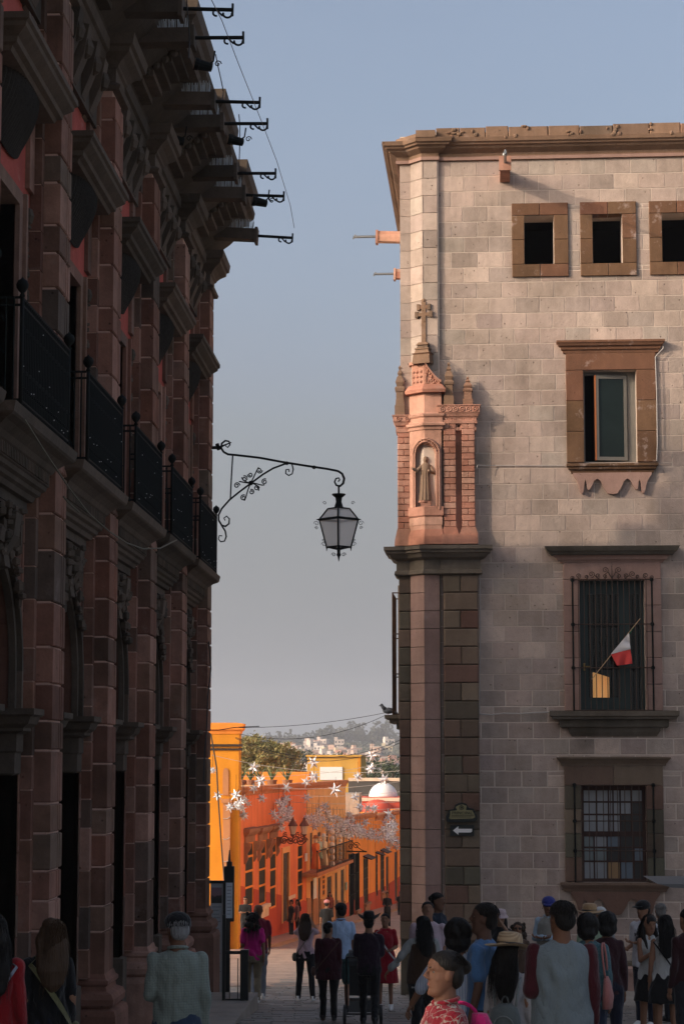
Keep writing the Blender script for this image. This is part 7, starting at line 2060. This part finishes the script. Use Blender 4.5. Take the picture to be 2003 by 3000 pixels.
part('chimney_cap', mb, M_IRON, LN, smooth=False)
def sq(rd, z): return [Vector((rd, 0, z)), Vector((0, -rd, z)), Vector((-rd, 0, z)), Vector((0, rd, z))]
R0, R1, R2 = sq(.19, zz[1490]), sq(.345, zz[1522]), sq(.215, zz[1603])
mb = MB(TL)
for A, B in ((R0, R1), (R1, R2)):
    for i in range(4): mb.tube([A[i], B[i]], .016, 5)
for A, t in ((R0, .014), (R1, .024), (R2, .018)):
    for i in range(4): mb.tube([A[i], A[(i + 1) % 4]], t, 5)
for i in range(4): mb.tube([R2[i], R2[i] + Vector((0, 0, -.07))], [.018, .004], 5); mb.tube([R1[i], R1[i] * 1.0 + (R1[i] - Vector((0, 0, R1[i].z))) * .15], [.02, .006], 5)
mb.tube([(0, 0, zz[1603]), (0, 0, zz[1625]), (0, 0, zz[1645])], [.03, .028, .004], 8); mb.ball((0, 0, zz[1625]), .04, 8)
for i in range(4): mb.tube([R2[i], Vector((0, 0, zz[1608] - .02))], .008, 4)
part('lantern_frame', mb, M_IRON, LN)
mb = MB(TL)
for i in range(4):
    d = (R1[i] - Vector((0, 0, R1[i].z))).normalized()
    for R_, k_, up_ in ((R1, .05, -.07), (R1, .03, -.15), (R2, .045, .05), (R2, .03, .12)):
        mb.tube(spiral(R_[i] + d * .05 + Vector((0, 0, up_)), k_, .008, 0, 1.3, 12, tuple(d), (0, 0, 1)), .005, 4)
    mb.tube(spiral(R0[i] + d * .06 + Vector((0, 0, .1)), .035, .006, 0, 1.2, 10, tuple(d), (0, 0, 1)), .005, 4)
    mb.tube(spiral(d * .09 + Vector((0, 0, zz[1625])), .04, .008, 0, 1.3, 10, tuple(d), (0, 0, 1)), .006, 4)
part('curls', mb, M_IRON, LN)
kg = NT('milky_lantern_glass'); kg.b.inputs['Base Color'].default_value = (.62, .63, .63, 1); kg.b.inputs['Roughness'].default_value = .3
tr = kg.n('ShaderNodeBsdfTranslucent'); tr.inputs[0].default_value = (.8, .8, .8, 1); tp = kg.n('ShaderNodeBsdfTransparent'); m1 = kg.n('ShaderNodeMixShader'); m2 = kg.n('ShaderNodeMixShader')
m1.inputs[0].default_value = .6; m2.inputs[0].default_value = .35; kg.l(kg.b.outputs[0], m1.inputs[1]); kg.l(tr.outputs[0], m1.inputs[2]); kg.l(m1.outputs[0], m2.inputs[1]); kg.l(tp.outputs[0], m2.inputs[2]); kg.l(m2.outputs[0], kg.out.inputs[0])
for A, B in ((R0, R1), (R1, R2)):
    for i in range(4):
        j = (i + 1) % 4; mb = MB(TL); mb.add([A[i] * 1, A[j] * 1, B[j] * 1, B[i] * 1], [(0, 1, 2, 3)]); part('glass_pane', mb, kg.m, LN, fix=False)
# ---- saint in the niche
u_, v_ = NB_ + 0.02, -0.05
zs0 = zof(1497, 1244) + 0.02; zs1 = zof(1338, 1244)
TSn = FR @ Matrix.Translation((u_, v_, zs0))
ST = thing('saint_statue', 'small grey brown stone friar statue with one arm stretched out, standing in the shrine niche', 'statue', TSn.translation, BB)
Hs = zs1 - zs0; ped = .17 * Hs
M_STAT = mat_stone('statue_stone', [(.24, .16, .11), (.28, .19, .13)], grain=12, pits=.1)
mb = MB(TSn); mb.box(-.10, .10, -.09, .09, 0, ped * .9); mb.ball((-.03, -.02, ped * .85), (.13, .1, .05), 8); part('pedestal', mb, M_RED, ST)
hs = Hs - ped
mb = MB(TSn @ Matrix.Translation((0, 0, ped)))
n_ = 16; rings = [(0, .155, .12), (.1, .15, .115), (.3, .125, .10), (.5, .115, .09), (.58, .105, .085), (.7, .125, .09), (.8, .12, .08), (.86, .05, .05)]
vs = []; fs = []
for z_, rx, ry in rings:
    for k_ in range(n_ * 2):
        q_ = math.pi * k_ / n_; f_ = 1 + (.10 * math.sin(k_ * 2.2) if z_ < .65 else 0)
        vs.append((rx * hs * .95 * math.cos(q_) * f_, ry * hs * math.sin(q_) * f_, z_ * hs))
w_ = n_ * 2
for i in range(len(rings) - 1):
    for k_ in range(w_): fs.append((i * w_ + k_, i * w_ + (k_ + 1) % w_, (i + 1) * w_ + (k_ + 1) % w_, (i + 1) * w_ + k_))
fs.append(tuple(range(w_))[::-1]); fs.append(tuple(range(len(rings) * w_ - w_, len(rings) * w_)))
mb.add(vs, fs)
mb.tube([(-.09 * hs, 0, .78 * hs), (-.2 * hs, -.06 * hs, .66 * hs), (-.3 * hs, -.12 * hs, .72 * hs)], [.045 * hs, .045 * hs, .03 * hs], 8)
mb.tube([(.1 * hs, 0, .78 * hs), (.17 * hs, -.05 * hs, .62 * hs), (.06 * hs, -.13 * hs, .66 * hs)], [.045 * hs, .045 * hs, .03 * hs], 8)
mb.ball((0, -.01, .92 * hs), (.062 * hs, .07 * hs, .082 * hs), 12); mb.ball((0, -.01 - .07 * hs, .91 * hs), (.012, .014, .012), 6)
part('robed_figure', mb, M_STAT, ST)
# ---- flag on a stick in the barred window
FL = thing('flag', 'small green white and red flag drooping from a slanted stick in the barred window', 'flag', FR @ Vector((*(lambda a: (a[0], -0.2, a[1]))(RW(1732, 1990, -0.2)),)), BB)
pA = RW(1732, 1990, -.2); pB = RW(1874, 1812, -.5)
def LP3(px, py, v): a_ = RW(px, py, v); return Vector((a_[0], v, a_[1]))
mb = MB(FR); mb.tube([LP3(1732, 1990, -.12), LP3(1874, 1812, -.42)], .009, 6); part('stick', mb, mat('pale_stick', (.4, .27, .16), .7), FL)
def cloth(c0, c1, d0, d1, m_, nm, n=8):
    """panel hanging between stick points c0..c1 and hem points d0..d1"""
    mb = MB(FR); vs = []; fs = []
    for i in range(n + 1):
        for j in range(n + 1):
            a = c0.lerp(c1, i / n); b = d0.lerp(d1, i / n); p = a.lerp(b, j / n)
            p = p + Vector((0, .035 * math.sin(i * 1.1 + j * .5) * (j / n), 0)); vs.append(p)
    for i in range(n):
        for j in range(n): fs.append((i * (n + 1) + j, (i + 1) * (n + 1) + j, (i + 1) * (n + 1) + j + 1, i * (n + 1) + j + 1))
    mb.add(vs, fs); part(nm, mb, m_, FL, smooth=True)
k1, k2, k3 = LP3(1787, 1917, -.25), LP3(1840, 1855, -.36), LP3(1858, 1833, -.39)
cloth(k2, k3, LP3(1842, 1862, -.33), LP3(1850, 1846, -.36), mat('flag_green', (.02, .13, .07), .8), 'green_band', 4)
h1, h2 = LP3(1845, 1902, -.34), LP3(1842, 1858, -.36)
cloth(k1, k2, h1, h2, mat('flag_white', (.62, .6, .6), .8), 'white_band')
cloth(k1 + Vector((0.01, 0, 0)), h1, LP3(1806, 1950, -.28), LP3(1851, 1944, -.35), mat('flag_red', (.55, .045, .04), .8), 'red_band')
# ---- signs on the rusticated pilaster
vS = -0.16
SG = thing('street_name_plaque', 'dark iron street plaque with gold lettering reading PRINCIPAL on the stone pilaster', 'sign', FR @ LP3(1353, 2380, vS), BB)
M_PLQ = mat('black_enamel', (.008, .012, .011), .5); M_GOLD = mat('dull_gold_plate', (.24, .21, .10), .5, vary=.3, scale=20); M_TXT = mat('dark_lettering', (.03, .03, .015), .6)
def outline(pts, v0, v1, m_, nm, P_):
    q_ = [LP3(x, y, vS) for x, y in pts]; mb = MB(FR); mb.prism([(p.x, p.z) for p in q_], v0, v1, 'y'); return part(nm, mb, m_, P_)
op = [(1306, 2405), (1305, 2392), (1312, 2380), (1313, 2373), (1328, 2370), (1333, 2358), (1344, 2352), (1354, 2351), (1365, 2354), (1372, 2366), (1387, 2370), (1391, 2380), (1397, 2390), (1397, 2400), (1392, 2406), (1350, 2409), (1315, 2409)]
outline(op, vS - .03, vS + .02, M_PLQ, 'plate', SG)
ip = [(1315, 2397), (1318, 2386), (1318, 2376), (1338, 2374), (1334, 2364), (1345, 2358), (1355, 2357), (1366, 2361), (1364, 2373), (1382, 2374), (1388, 2384), (1391, 2394), (1384, 2398), (1320, 2400)]
outline(ip, vS - .036, vS - .02, M_GOLD, 'gold_panel', SG)
def text(body, px, py, size, v, m_, P_, nm='lettering', ext=.004):
    cu = bpy.data.curves.new('t', 'FONT'); cu.body = body; cu.size = size; cu.extrude = ext; cu.align_x = 'CENTER'; cu.align_y = 'CENTER'
    o = bpy.data.objects.new('t', cu); COL.objects.link(o)
    me = bpy.data.meshes.new_from_object(o.evaluated_get(bpy.context.evaluated_depsgraph_get())); bpy.data.objects.remove(o)
    M_ = WM[P_.name].inverted() @ FR @ Matrix.Translation(LP3(px, py, v)) @ Matrix.Rotation(rad(90), 4, 'X')
    me.transform(M_); me.materials.append(m_); q_ = bpy.data.objects.new(nm, me); COL.objects.link(q_); q_.parent = P_
text('PRINCIPAL', 1353, 2382, .085, vS - .038, M_TXT, SG)
mb = MB(FR); c = LP3(1351, 2366, vS - .037); mb.tube([(c.x + .04 * math.cos(q), c.y, c.z + .04 * math.sin(q)) for q in [i * math.pi / 6 for i in range(13)]], .008, 5); mb.ball(tuple(c), (.022, .01, .022), 8); part('crest', mb, M_TXT, SG)
for i, (ya, yb) in enumerate(((2388.5, 2390), (2392.5, 2394))):
    mb = MB(FR); a, b = LP3(1322, ya, vS), LP3(1386 - 6 * i, yb, vS); mb.box(a.x, b.x, vS - .040, vS - .034, b.z, a.z); part('small_print_line', mb, M_TXT, SG)
AS = thing('one_way_sign', 'black rectangular sign with a white arrow pointing left under the street plaque', 'sign', FR @ LP3(1353, 2434, vS), BB)
outline([(1318, 2417), (1388, 2417), (1388, 2449), (1318, 2449)], vS - .012, vS + .02, M_PLQ, 'plate', AS)
outline([(1326, 2433), (1342, 2420), (1342, 2428), (1382, 2428), (1382, 2436), (1378, 2439), (1342, 2439), (1342, 2446)][::-1], vS - .017, vS - .010, M_WHITE, 'arrow', AS)
# ---- pigeon on the side ledge
bp = at_y(1137, 2082, 44.4)
PG = thing('pigeon', 'grey pigeon perched on the side balcony ledge', 'pigeon', bp - Vector((0, 0, .12)))
M_PIG = mat('pigeon_grey', (.13, .14, .16), .7, vary=.3, scale=30)
mb = MB(); c = bp; mb.ball((c.x, c.y, c.z), (.12, .06, .07), 10); mb.tube([(c.x - .06, c.y, c.z + .02), (c.x - .12, c.y, c.z + .08), (c.x - .135, c.y, c.z + .11)], [.05, .035, .03], 8); mb.ball((c.x - .14, c.y, c.z + .115), .035, 8); mb.tube([(c.x - .165, c.y, c.z + .11), (c.x - .2, c.y, c.z + .10)], [.012, .003], 6)
mb.tube([(c.x + .05, c.y, c.z), (c.x + .2, c.y, c.z - .06)], [.05, .015], 8)
part('body', mb, M_PIG, PG, smooth=True)
for dy in (-.02, .02):
    mb = MB(); mb.tube([(c.x, c.y + dy, c.z - .05), (c.x, c.y + dy, c.z - .12)], .006, 5); part('leg', mb, M_RED, PG)
# ---- floodlights and cables on the palace
for (px, py, Xf, lab) in ((595, 192, -3.05, 'black floodlight under the third waterspout of the palace eaves'), (690, 412, -3.0, 'black floodlight below the fourth broken cornice on the palace eaves'), (515, 410, -3.7, 'small floodlight tucked deep under the eaves by a capital'), (760, 592, -2.75, 'farthest black floodlight hanging clear of the palace cornice against the sky')):
    c = at_x(px, py, Xf); F_ = thing('floodlight', lab, 'floodlight', c)
    T = Matrix.Translation(c) @ Matrix.Rotation(rad(-80), 4, 'Y') @ Matrix.Rotation(rad(15), 4, 'X')
    mb = MB(T); mb.lathe([(.03, -.13), (.06, -.12), (.075, .05), (.085, .07), (.085, .12)], 12); part('housing', mb, M_IRON, F_)
    mb = MB(T); mb.lathe([(.075, .121), (.01, .128)], 12); part('lens', mb, M_LGL, F_)
    mb = MB(); mb.tube([c + Vector((.06, 0, 0)), c + Vector((.14, 0, .06)), c + Vector((.16, 0, .2))], .012, 5); mb.tube(spiral(c + Vector((.2, 0, .02)), .05, .01, 0, 1.2, 10), .008, 4); part('mount', mb, M_IRON, F_)
M_ROPE = mat('dusty_rope', (.13, .12, .09), .9, vary=.4, scale=30)
def cable(pts, r, m_, label, cat='cable', group=None, name='cable'):
    mb = MB(); mb.tube(pts, r, 5); return single(name, mb, m_, label, cat, group)
cable([at_x(x, y, X) for x, y, X in ((73, 1228, -3.62), (130, 1320, -3.6), (205, 1432, -3.55), (262, 1505, -3.5), (320, 1556, -3.45), (370, 1590, -3.45), (420, 1608, -3.45), (470, 1606, -3.5), (518, 1582, -3.6))], .009, M_ROPE, 'pale tinsel rope sagging below the palace balconies', 'rope', name='rope')
cable([at_x(x, y, X) for x, y, X in ((187, 1455, -3.85), (205, 1475, -3.8), (232, 1500, -3.75))], .012, M_ROPE, 'frayed white rope end on the first pilaster', 'rope', name='rope')
cable([at_x(x, y, -3.86) for x, y in ((612, 1880), (618, 1960), (609, 2040), (606, 2130), (600, 2200), (596, 2290))], .012, M_WIRE, 'dark cable running down the palace corner')
cable([at_y(x, y, 37.6) for x, y in ((545, 2135), (590, 2138), (640, 2139), (690, 2131), (760, 2128))], .008, M_WIRE, 'thin dark wire from the palace corner across to the tower house')
cable([at_y(x, y, 60) for x, y in ((618, 2150), (635, 2250), (638, 2320), (645, 2420), (652, 2520), (660, 2600))], .022, M_WIRE, 'dark cable hanging in front of the yellow tower house')
cable([at_x(x, y, -2.45) for x, y in ((610, -20), (650, 60), (700, 190), (760, 340), (810, 470), (850, 600), (862, 668))], .005, M_WIRE, 'hair thin wire slung past the tips of the waterspouts')
for i, pts in enumerate((((547, 0), (552, 60), (556, 120), (553, 170)), ((632, 160), (640, 200), (648, 235), (655, 270), (650, 300)), ((700, 335), (703, 370), (702, 440), (700, 500)))):
    cable([at_x(x, y, -2.95) for x, y in pts], .008, M_WIRE, ('slack dark cable dangling at the nearest eaves', 'looped dark cable dangling at the middle eaves', 'straight dark cable dangling at the far eaves')[i])
def fcable(pts, r, m_, label): 
    mb = MB(FR); mb.tube([LP3(x, y, v) for x, y, v in pts], r, 5); single('cable', mb, m_, label, 'cable')
fcable([(1403, 2092, -.05), (1440, 2094, -.06), (1475, 2090, -.07), (1520, 2091, -.06), (1560, 2088, -.05), (1620, 2086, -.06)], .014, M_PALEWIRE, 'pale cable running along the grey wall toward the middle window ledge')
fcable([(1405, 1652, -.05), (1406, 1800, -.05), (1405, 1950, -.05), (1404, 2090, -.05)], .008, M_PALEWIRE, 'thin upright cable beside the rusticated pilaster')
fcable([(1940, 1000, -.1), (1941, 1020, -.1), (1918, 1045, -.09), (1922, 1150, -.09), (1924, 1300, -.09), (1922, 1350, -.1)], .012, M_PALEWIRE, 'pale cable along the right side of the upper window frame')
fcable([(1396, 1370, -.2), (1398, 1363, -.2), (1450, 1364, -.03), (1560, 1364, -.03), (1652, 1363, -.04)], .008, M_PALEWIRE, 'thin pale cable from the brick pilaster to the upper window sill')
mb = MB(); pts = [at_y(2003 + 60, 2608, 36), at_y(1960, 2600, 36.4), at_y(1910, 2585, 36.8)]
mb.prism([(pts[0].x, pts[0].z + .1), (pts[1].x, pts[1].z + .08), (pts[2].x, pts[2].z + .02), (pts[1].x, pts[1].z + .02), (pts[0].x, pts[0].z + .02)], 36.0, 38.5, 'y')
single('stall_canopy', mb, mat('pale_canopy', (.13, .13, .13), .8), 'edge of a pale awning poking in from the right below the lower window', 'awning')
# ---- information board, lit menu case and railing at the palace corner
Yb = 38.6
def K(px, py, dy=0): return at_y(px, py, Yb + dy)
IB = thing('information_board', 'tall pale information board with a dusk picture at its top, beside the palace corner', 'information board', K(634, 2912))
a, b = K(617, 2588), K(653, 2908)
mb = MB(); mb.box(a.x, b.x, Yb, Yb + .05, b.z, a.z); part('board', mb, mat('board_grey_white', (.30, .35, .37), .6, vary=.08, scale=2), IB)
mb = MB(); mb.box(a.x - .02, b.x + .03, Yb - .02, Yb + .07, a.z, a.z + .05); mb.box(b.x, b.x + .04, Yb - .03, Yb + .08, ground(Yb), a.z + .02); part('frame', mb, M_PLQ, IB)
pk = NT('dusk_picture_print'); sp = pk.n('ShaderNodeSeparateXYZ'); pk.l(pk.pos(), sp.inputs[0]); zr0, zr1 = K(636, 2646).z, K(636, 2600).z
t_ = pk.math('DIVIDE', pk.math('SUBTRACT', sp.outputs[2], zr0), zr1 - zr0); t_ = pk.math('ADD', t_, pk.math('MULTIPLY', pk.math('SUBTRACT', pk.noise(pk.pos(), 14, 3), .5), .5))
pk.l(pk.ramp(t_, [(.3, (.02, .03, .03)), (.45, (.05, .035, .035)), (.55, (.22, .14, .16)), (1, (.16, .12, .15))]), pk.b.inputs['Base Color'])
c0, c1 = K(620, 2600), K(650, 2646)
mb = MB(); mb.box(c0.x, c1.x, Yb - .006, Yb, c1.z, c0.z); part('picture', mb, pk.m, IB)
M_INK = mat('grey_ink', (.16, .18, .19), .7)
for i in range(22):
    if 8 < i < 12: continue
    y_ = 2656 + i * 10.5; c0, c1 = K(622, y_), K(648 - (i * 7 % 9), y_ + 2.2)
    mb = MB(); mb.box(c0.x, c1.x, Yb - .004, Yb, c1.z, c0.z); part('text_line', mb, M_INK, IB)
MC = thing('menu_case', 'slim black display case with a white printed sheet in front of the tower house', 'display case', K(672, 2925, -1.2))
Y2 = Yb - 1.2
a, b = at_y(657, 2538, Y2), at_y(685, 2700, Y2)
mb = MB(); mb.box(a.x, b.x, Y2, Y2 + .09, b.z, a.z); mb.box(a.x + .04, b.x - .04, Y2 + .01, Y2 + .08, a.z, a.z + .08); mb.tube([((a.x + b.x) / 2, Y2 + .04, a.z + .05), ((a.x + b.x) / 2, Y2 + .04, a.z + .28)], [.03, .008], 6)
part('case', mb, M_PLQ, MC)
c0, c1 = at_y(662, 2586, Y2 - .01), at_y(681, 2690, Y2 - .01); mb = MB(); mb.box(c0.x, c1.x, Y2 - .012, Y2, c1.z, c0.z); SHT = part('printed_sheet', mb, mat('white_sheet', (.55, .58, .62), .5), MC)
for i in range(9):
    y_ = 2597 + i * 10; c0, c1 = at_y(665, y_, Y2 - .02), at_y(679 - i % 3 * 2, y_ + 1.8, Y2 - .02); mb = MB(); mb.box(c0.x, c1.x, Y2 - .017, Y2 - .012, c1.z, c0.z); part('text_line', mb, M_INK, SHT)
mb = MB(); c = at_y(668, 2800, Y2); mb.box(c.x - .05, c.x + .03, Y2, Y2 + .08, ground(Y2), b.z); part('post', mb, M_PLQ, MC)
Y3 = 35.0
RA = thing('street_railing', 'low black steel railing with a thick end post at the palace corner', 'railing', at_y(700, 2960, Y3))
za, zb_ = at_y(700, 2790, Y3).z, at_y(700, 2930, Y3).z; x0, x1 = at_y(655, 2800, Y3).x, at_y(715, 2800, Y3).x
for z_ in (za, zb_):
    mb = MB(); mb.box(x0, x1, Y3, Y3 + .04, z_ - .03, z_ + .02); part('rail', mb, M_PLQ, RA)
mb = MB(); c = at_y(716, 2800, Y3).x; mb.box(c - .065, c + .065, Y3 - .04, Y3 + .09, ground(Y3), za + .04); part('post', mb, M_PLQ, RA)
mb = MB(); c = at_y(656, 2800, Y3).x; mb.box(c - .025, c + .025, Y3 - .02, Y3 + .05, ground(Y3), za + .6); part('post', mb, M_PLQ, RA)
mb = MB(); mb.tube([(x0 + .1, Y3 + .02, zb_), (x0 + .1, Y3 + .02, za - .1), (x1 - .1, Y3 + .02, za - .1), (x1 - .1, Y3 + .02, zb_)], .008, 5); part('inner_frame', mb, M_PLQ, RA)
mb = MB(); a = at_y(560, 2960, 34); b = at_y(722, 2960, 34)
mb.box(-6, b.x, 28, 36.2, -5, ground(33) + .10)
struct('corner_pavement', mb, M_GROUND)
# ---- star lanterns strung over the street
M_TIN = mat('tin', (.66, .66, .68), .4, .35, vary=.25, scale=5)
def star_mesh(seed):
    mb = MB(); r = random.Random(seed)
    ph = (1 + 5 ** .5) / 2
    D = [Vector(v).normalized() for v in ((0,1,ph),(0,-1,ph),(0,1,-ph),(0,-1,-ph),(1,ph,0),(-1,ph,0),(1,-ph,0),(-1,-ph,0),(ph,0,1),(-ph,0,1),(ph,0,-1),(-ph,0,-1))]
    for d in D:
        a = d.orthogonal().normalized(); b = d.cross(a); w = .21; o = d * .2
        base = [o + (a * math.cos(q) + b * math.sin(q)) * w for q in [math.pi / 2 * k for k in range(4)]]
        mb.add([*base, d * r.uniform(.9, 1.05)], [(0, 1, 4), (1, 2, 4), (2, 3, 4), (3, 0, 4), (3, 2, 1, 0)])
    me = new_mesh('star_points', mb); fix_normals(me); me.materials.append(M_TIN); return me
SM = [star_mesh(i) for i in range(3)]
Z = 2.6133
stars = [(375,520,95),(430,620,105),(375,680,80),(240,730,95),(290,760,80),(195,825,80),(295,885,95),(435,755,85),(625,675,95),(625,760,90),(595,820,80),(525,870,70),(545,900,70),(585,930,80),(590,985,60),(640,850,60),(665,930,65),(830,480,110),(835,590,100),(775,630,95),(780,750,90),(1000,690,110),(1280,430,100),(1265,530,90),(1170,590,90),(1370,610,100),(1145,745,80),(1185,820,80),(1245,830,90),(1295,830,80),(915,815,90),(875,850,70),(820,900,80),(870,930,80),(840,970,80),(925,960,80),(770,955,60),(1405,870,70),(1105,880,60),(1120,970,90),(1060,1010,80),(1090,1040,60),(1165,1010,70),(1230,1040,60),(1290,1020,70),(1340,1060,70),(1385,990,90),(1425,950,80),(1440,1080,80),(1480,1090,60),(1400,1140,50),(1465,1130,60),(100,735,80),(60,540,55),(1400,1020,60),(1310,1060,60),(945,880,60),(960,920,50),(1010,960,50),(1045,975,60),(1130,920,50),(1150,980,55),(1075,960,55),(1195,1030,45),(1260,1055,50),(1215,1005,45),(1330,1020,45),(1365,1045,55),(1375,940,55),(1410,985,55),(1450,985,45),(1460,1060,45),(1425,1110,45),(1455,950,50),(905,910,50),(850,900,50),(800,940,45),(985,930,40),(1035,1040,40)]
rx = random.Random(31)
for _i in range(84):
    q_ = rx.choice(((880, 900, 110, 70), (1180, 1000, 160, 50), (1400, 1010, 80, 90), (600, 840, 60, 70), (1050, 950, 110, 50), (270, 800, 70, 60))); stars.append((q_[0] + rx.gauss(0, .5) * q_[2], q_[1] + rx.gauss(0, .5) * q_[3], rx.uniform(40, 85)))
stars = [s_ for s_ in stars if s_[0] < 1482]
SG_ = 'tin star lanterns strung over the street'
rr = random.Random(17)
for i, (x, y, d) in enumerate(stars):
    px, py = 600 + x / Z, 2050 + y / Z
    dist = min(150, .62 * FPX / (d / Z))
    if px > 697:
        dist = min(dist, 13.99 / (0.0787 - (px - 1270) / FPX) - 2.5)
    else: dist = min(dist, 77)
    if py < 2290: dist = min(dist, 112)
    c = at_y(px, py, dist); s_ = d / Z / FPX * dist / 2 * (1.12 if d > 78 else 1.3)
    col_ = 'dark' if y < 620 else 'bright'
    nm_lab = {0: 'large tin star at the top right of the cluster near the grey building', }.get(-1)
    mark = ('the palace edge' if px < 640 else 'the yellow tower house' if px < 697 else 'the orange red wall' if px < 790 else 'the ochre house front' if px < 900 else 'the paper globes' if px < 1000 else 'the low orange house' if px < 1090 else 'the grey building edge')
    lev = ('highest' if py < 2255 else 'upper' if py < 2320 else 'middle' if py < 2380 else 'lower' if py < 2440 else 'lowest')
    lab = '%s tin star in the %s tier over the street by %s' % ('large' if d > 85 else 'medium' if d > 60 else 'small', lev, mark)
    if (x, y) == (100, 735): lab = 'lone tin star in front of the yellow tower house'
    if (x, y) == (60, 540): lab = 'tin star half hidden by the palace edge'
    if (x, y) == (1000, 690): lab = 'bright pale tin star beside the white painted rectangle'
    if (x, y) == (1280, 430): lab = 'topmost tin star on the right against the hill houses'
    if (x, y) == (830, 480): lab = 'topmost tin star in front of the big olive tree right edge'
    if (x, y) == (1370, 610): lab = 'gold lit tin star in front of the white dome'
    T_ = Matrix.Translation(c) @ Euler((rr.uniform(0, 3), rr.uniform(0, 3), rr.uniform(0, 3))).to_matrix().to_4x4() @ Matrix.Scale(s_, 4)
    E_ = thing('star_lantern', lab, 'star lantern', c, 0, SG_)
    inst('star_points', SM[i % 3], T_, E_)
    mb = MB(); mb.tube([c + Vector((0, 0, s_ * .6)), c + Vector((0, 0, s_ + rr.uniform(.15, .5)))], .008, 3, cap=False); part('hanging_cord', mb, M_WIRE, E_)
# wires across
WL = [((620, 2212), (1168, 2236), 80), ((620, 2270), (1168, 2205), 84), ((620, 2291), (1168, 2270), 88), ((620, 2305), (1168, 2300), 92), ((620, 2318), (1168, 2330), 96), ((700, 2333), (1168, 2350), 100), ((720, 2345), (1168, 2385), 104), ((740, 2352), (1168, 2400), 110), ((760, 2362), (1168, 2415), 116), ((900, 2380), (1168, 2425), 124), ((960, 2395), (1168, 2440), 132)]
for i, (a, b, Y) in enumerate(WL):
    pa, pb = at_y(*a, Y), at_y(*b, Y)
    pb = pb + (pb - pa) * .25
    pts = [pa.lerp(pb, t) - Vector((0, 0, .9 * 4 * t * (1 - t) * .5)) for t in [k / 12 for k in range(13)]]
    cable(pts, .008, M_PALEWIRE, 'pale wire strung across the street carrying the star lanterns', 'wire', 'pale wires strung across the street', 'wire')
for i, (a, b, Y, sg) in enumerate((((700, 2132), (1130, 2088), 58, .1), ((700, 2150), (1130, 2095), 58, .35), ((690, 2160), (1172, 2168), 56, .5), ((690, 2163), (1172, 2176), 57, .55))):
    pa, pb = at_y(*a, Y), at_y(*b, Y)
    pts = [pa.lerp(pb, t) - Vector((0, 0, sg * 4 * t * (1 - t))) for t in [k / 12 for k in range(13)]]
    cable(pts, .0075, M_WIRE, ('upper dark wire rising to the pigeon ledge', 'lower sagging dark wire rising to the pigeon ledge', 'upper of two dark wires sagging before the hills', 'lower of two dark wires sagging before the hills')[i], 'wire', None, 'wire')
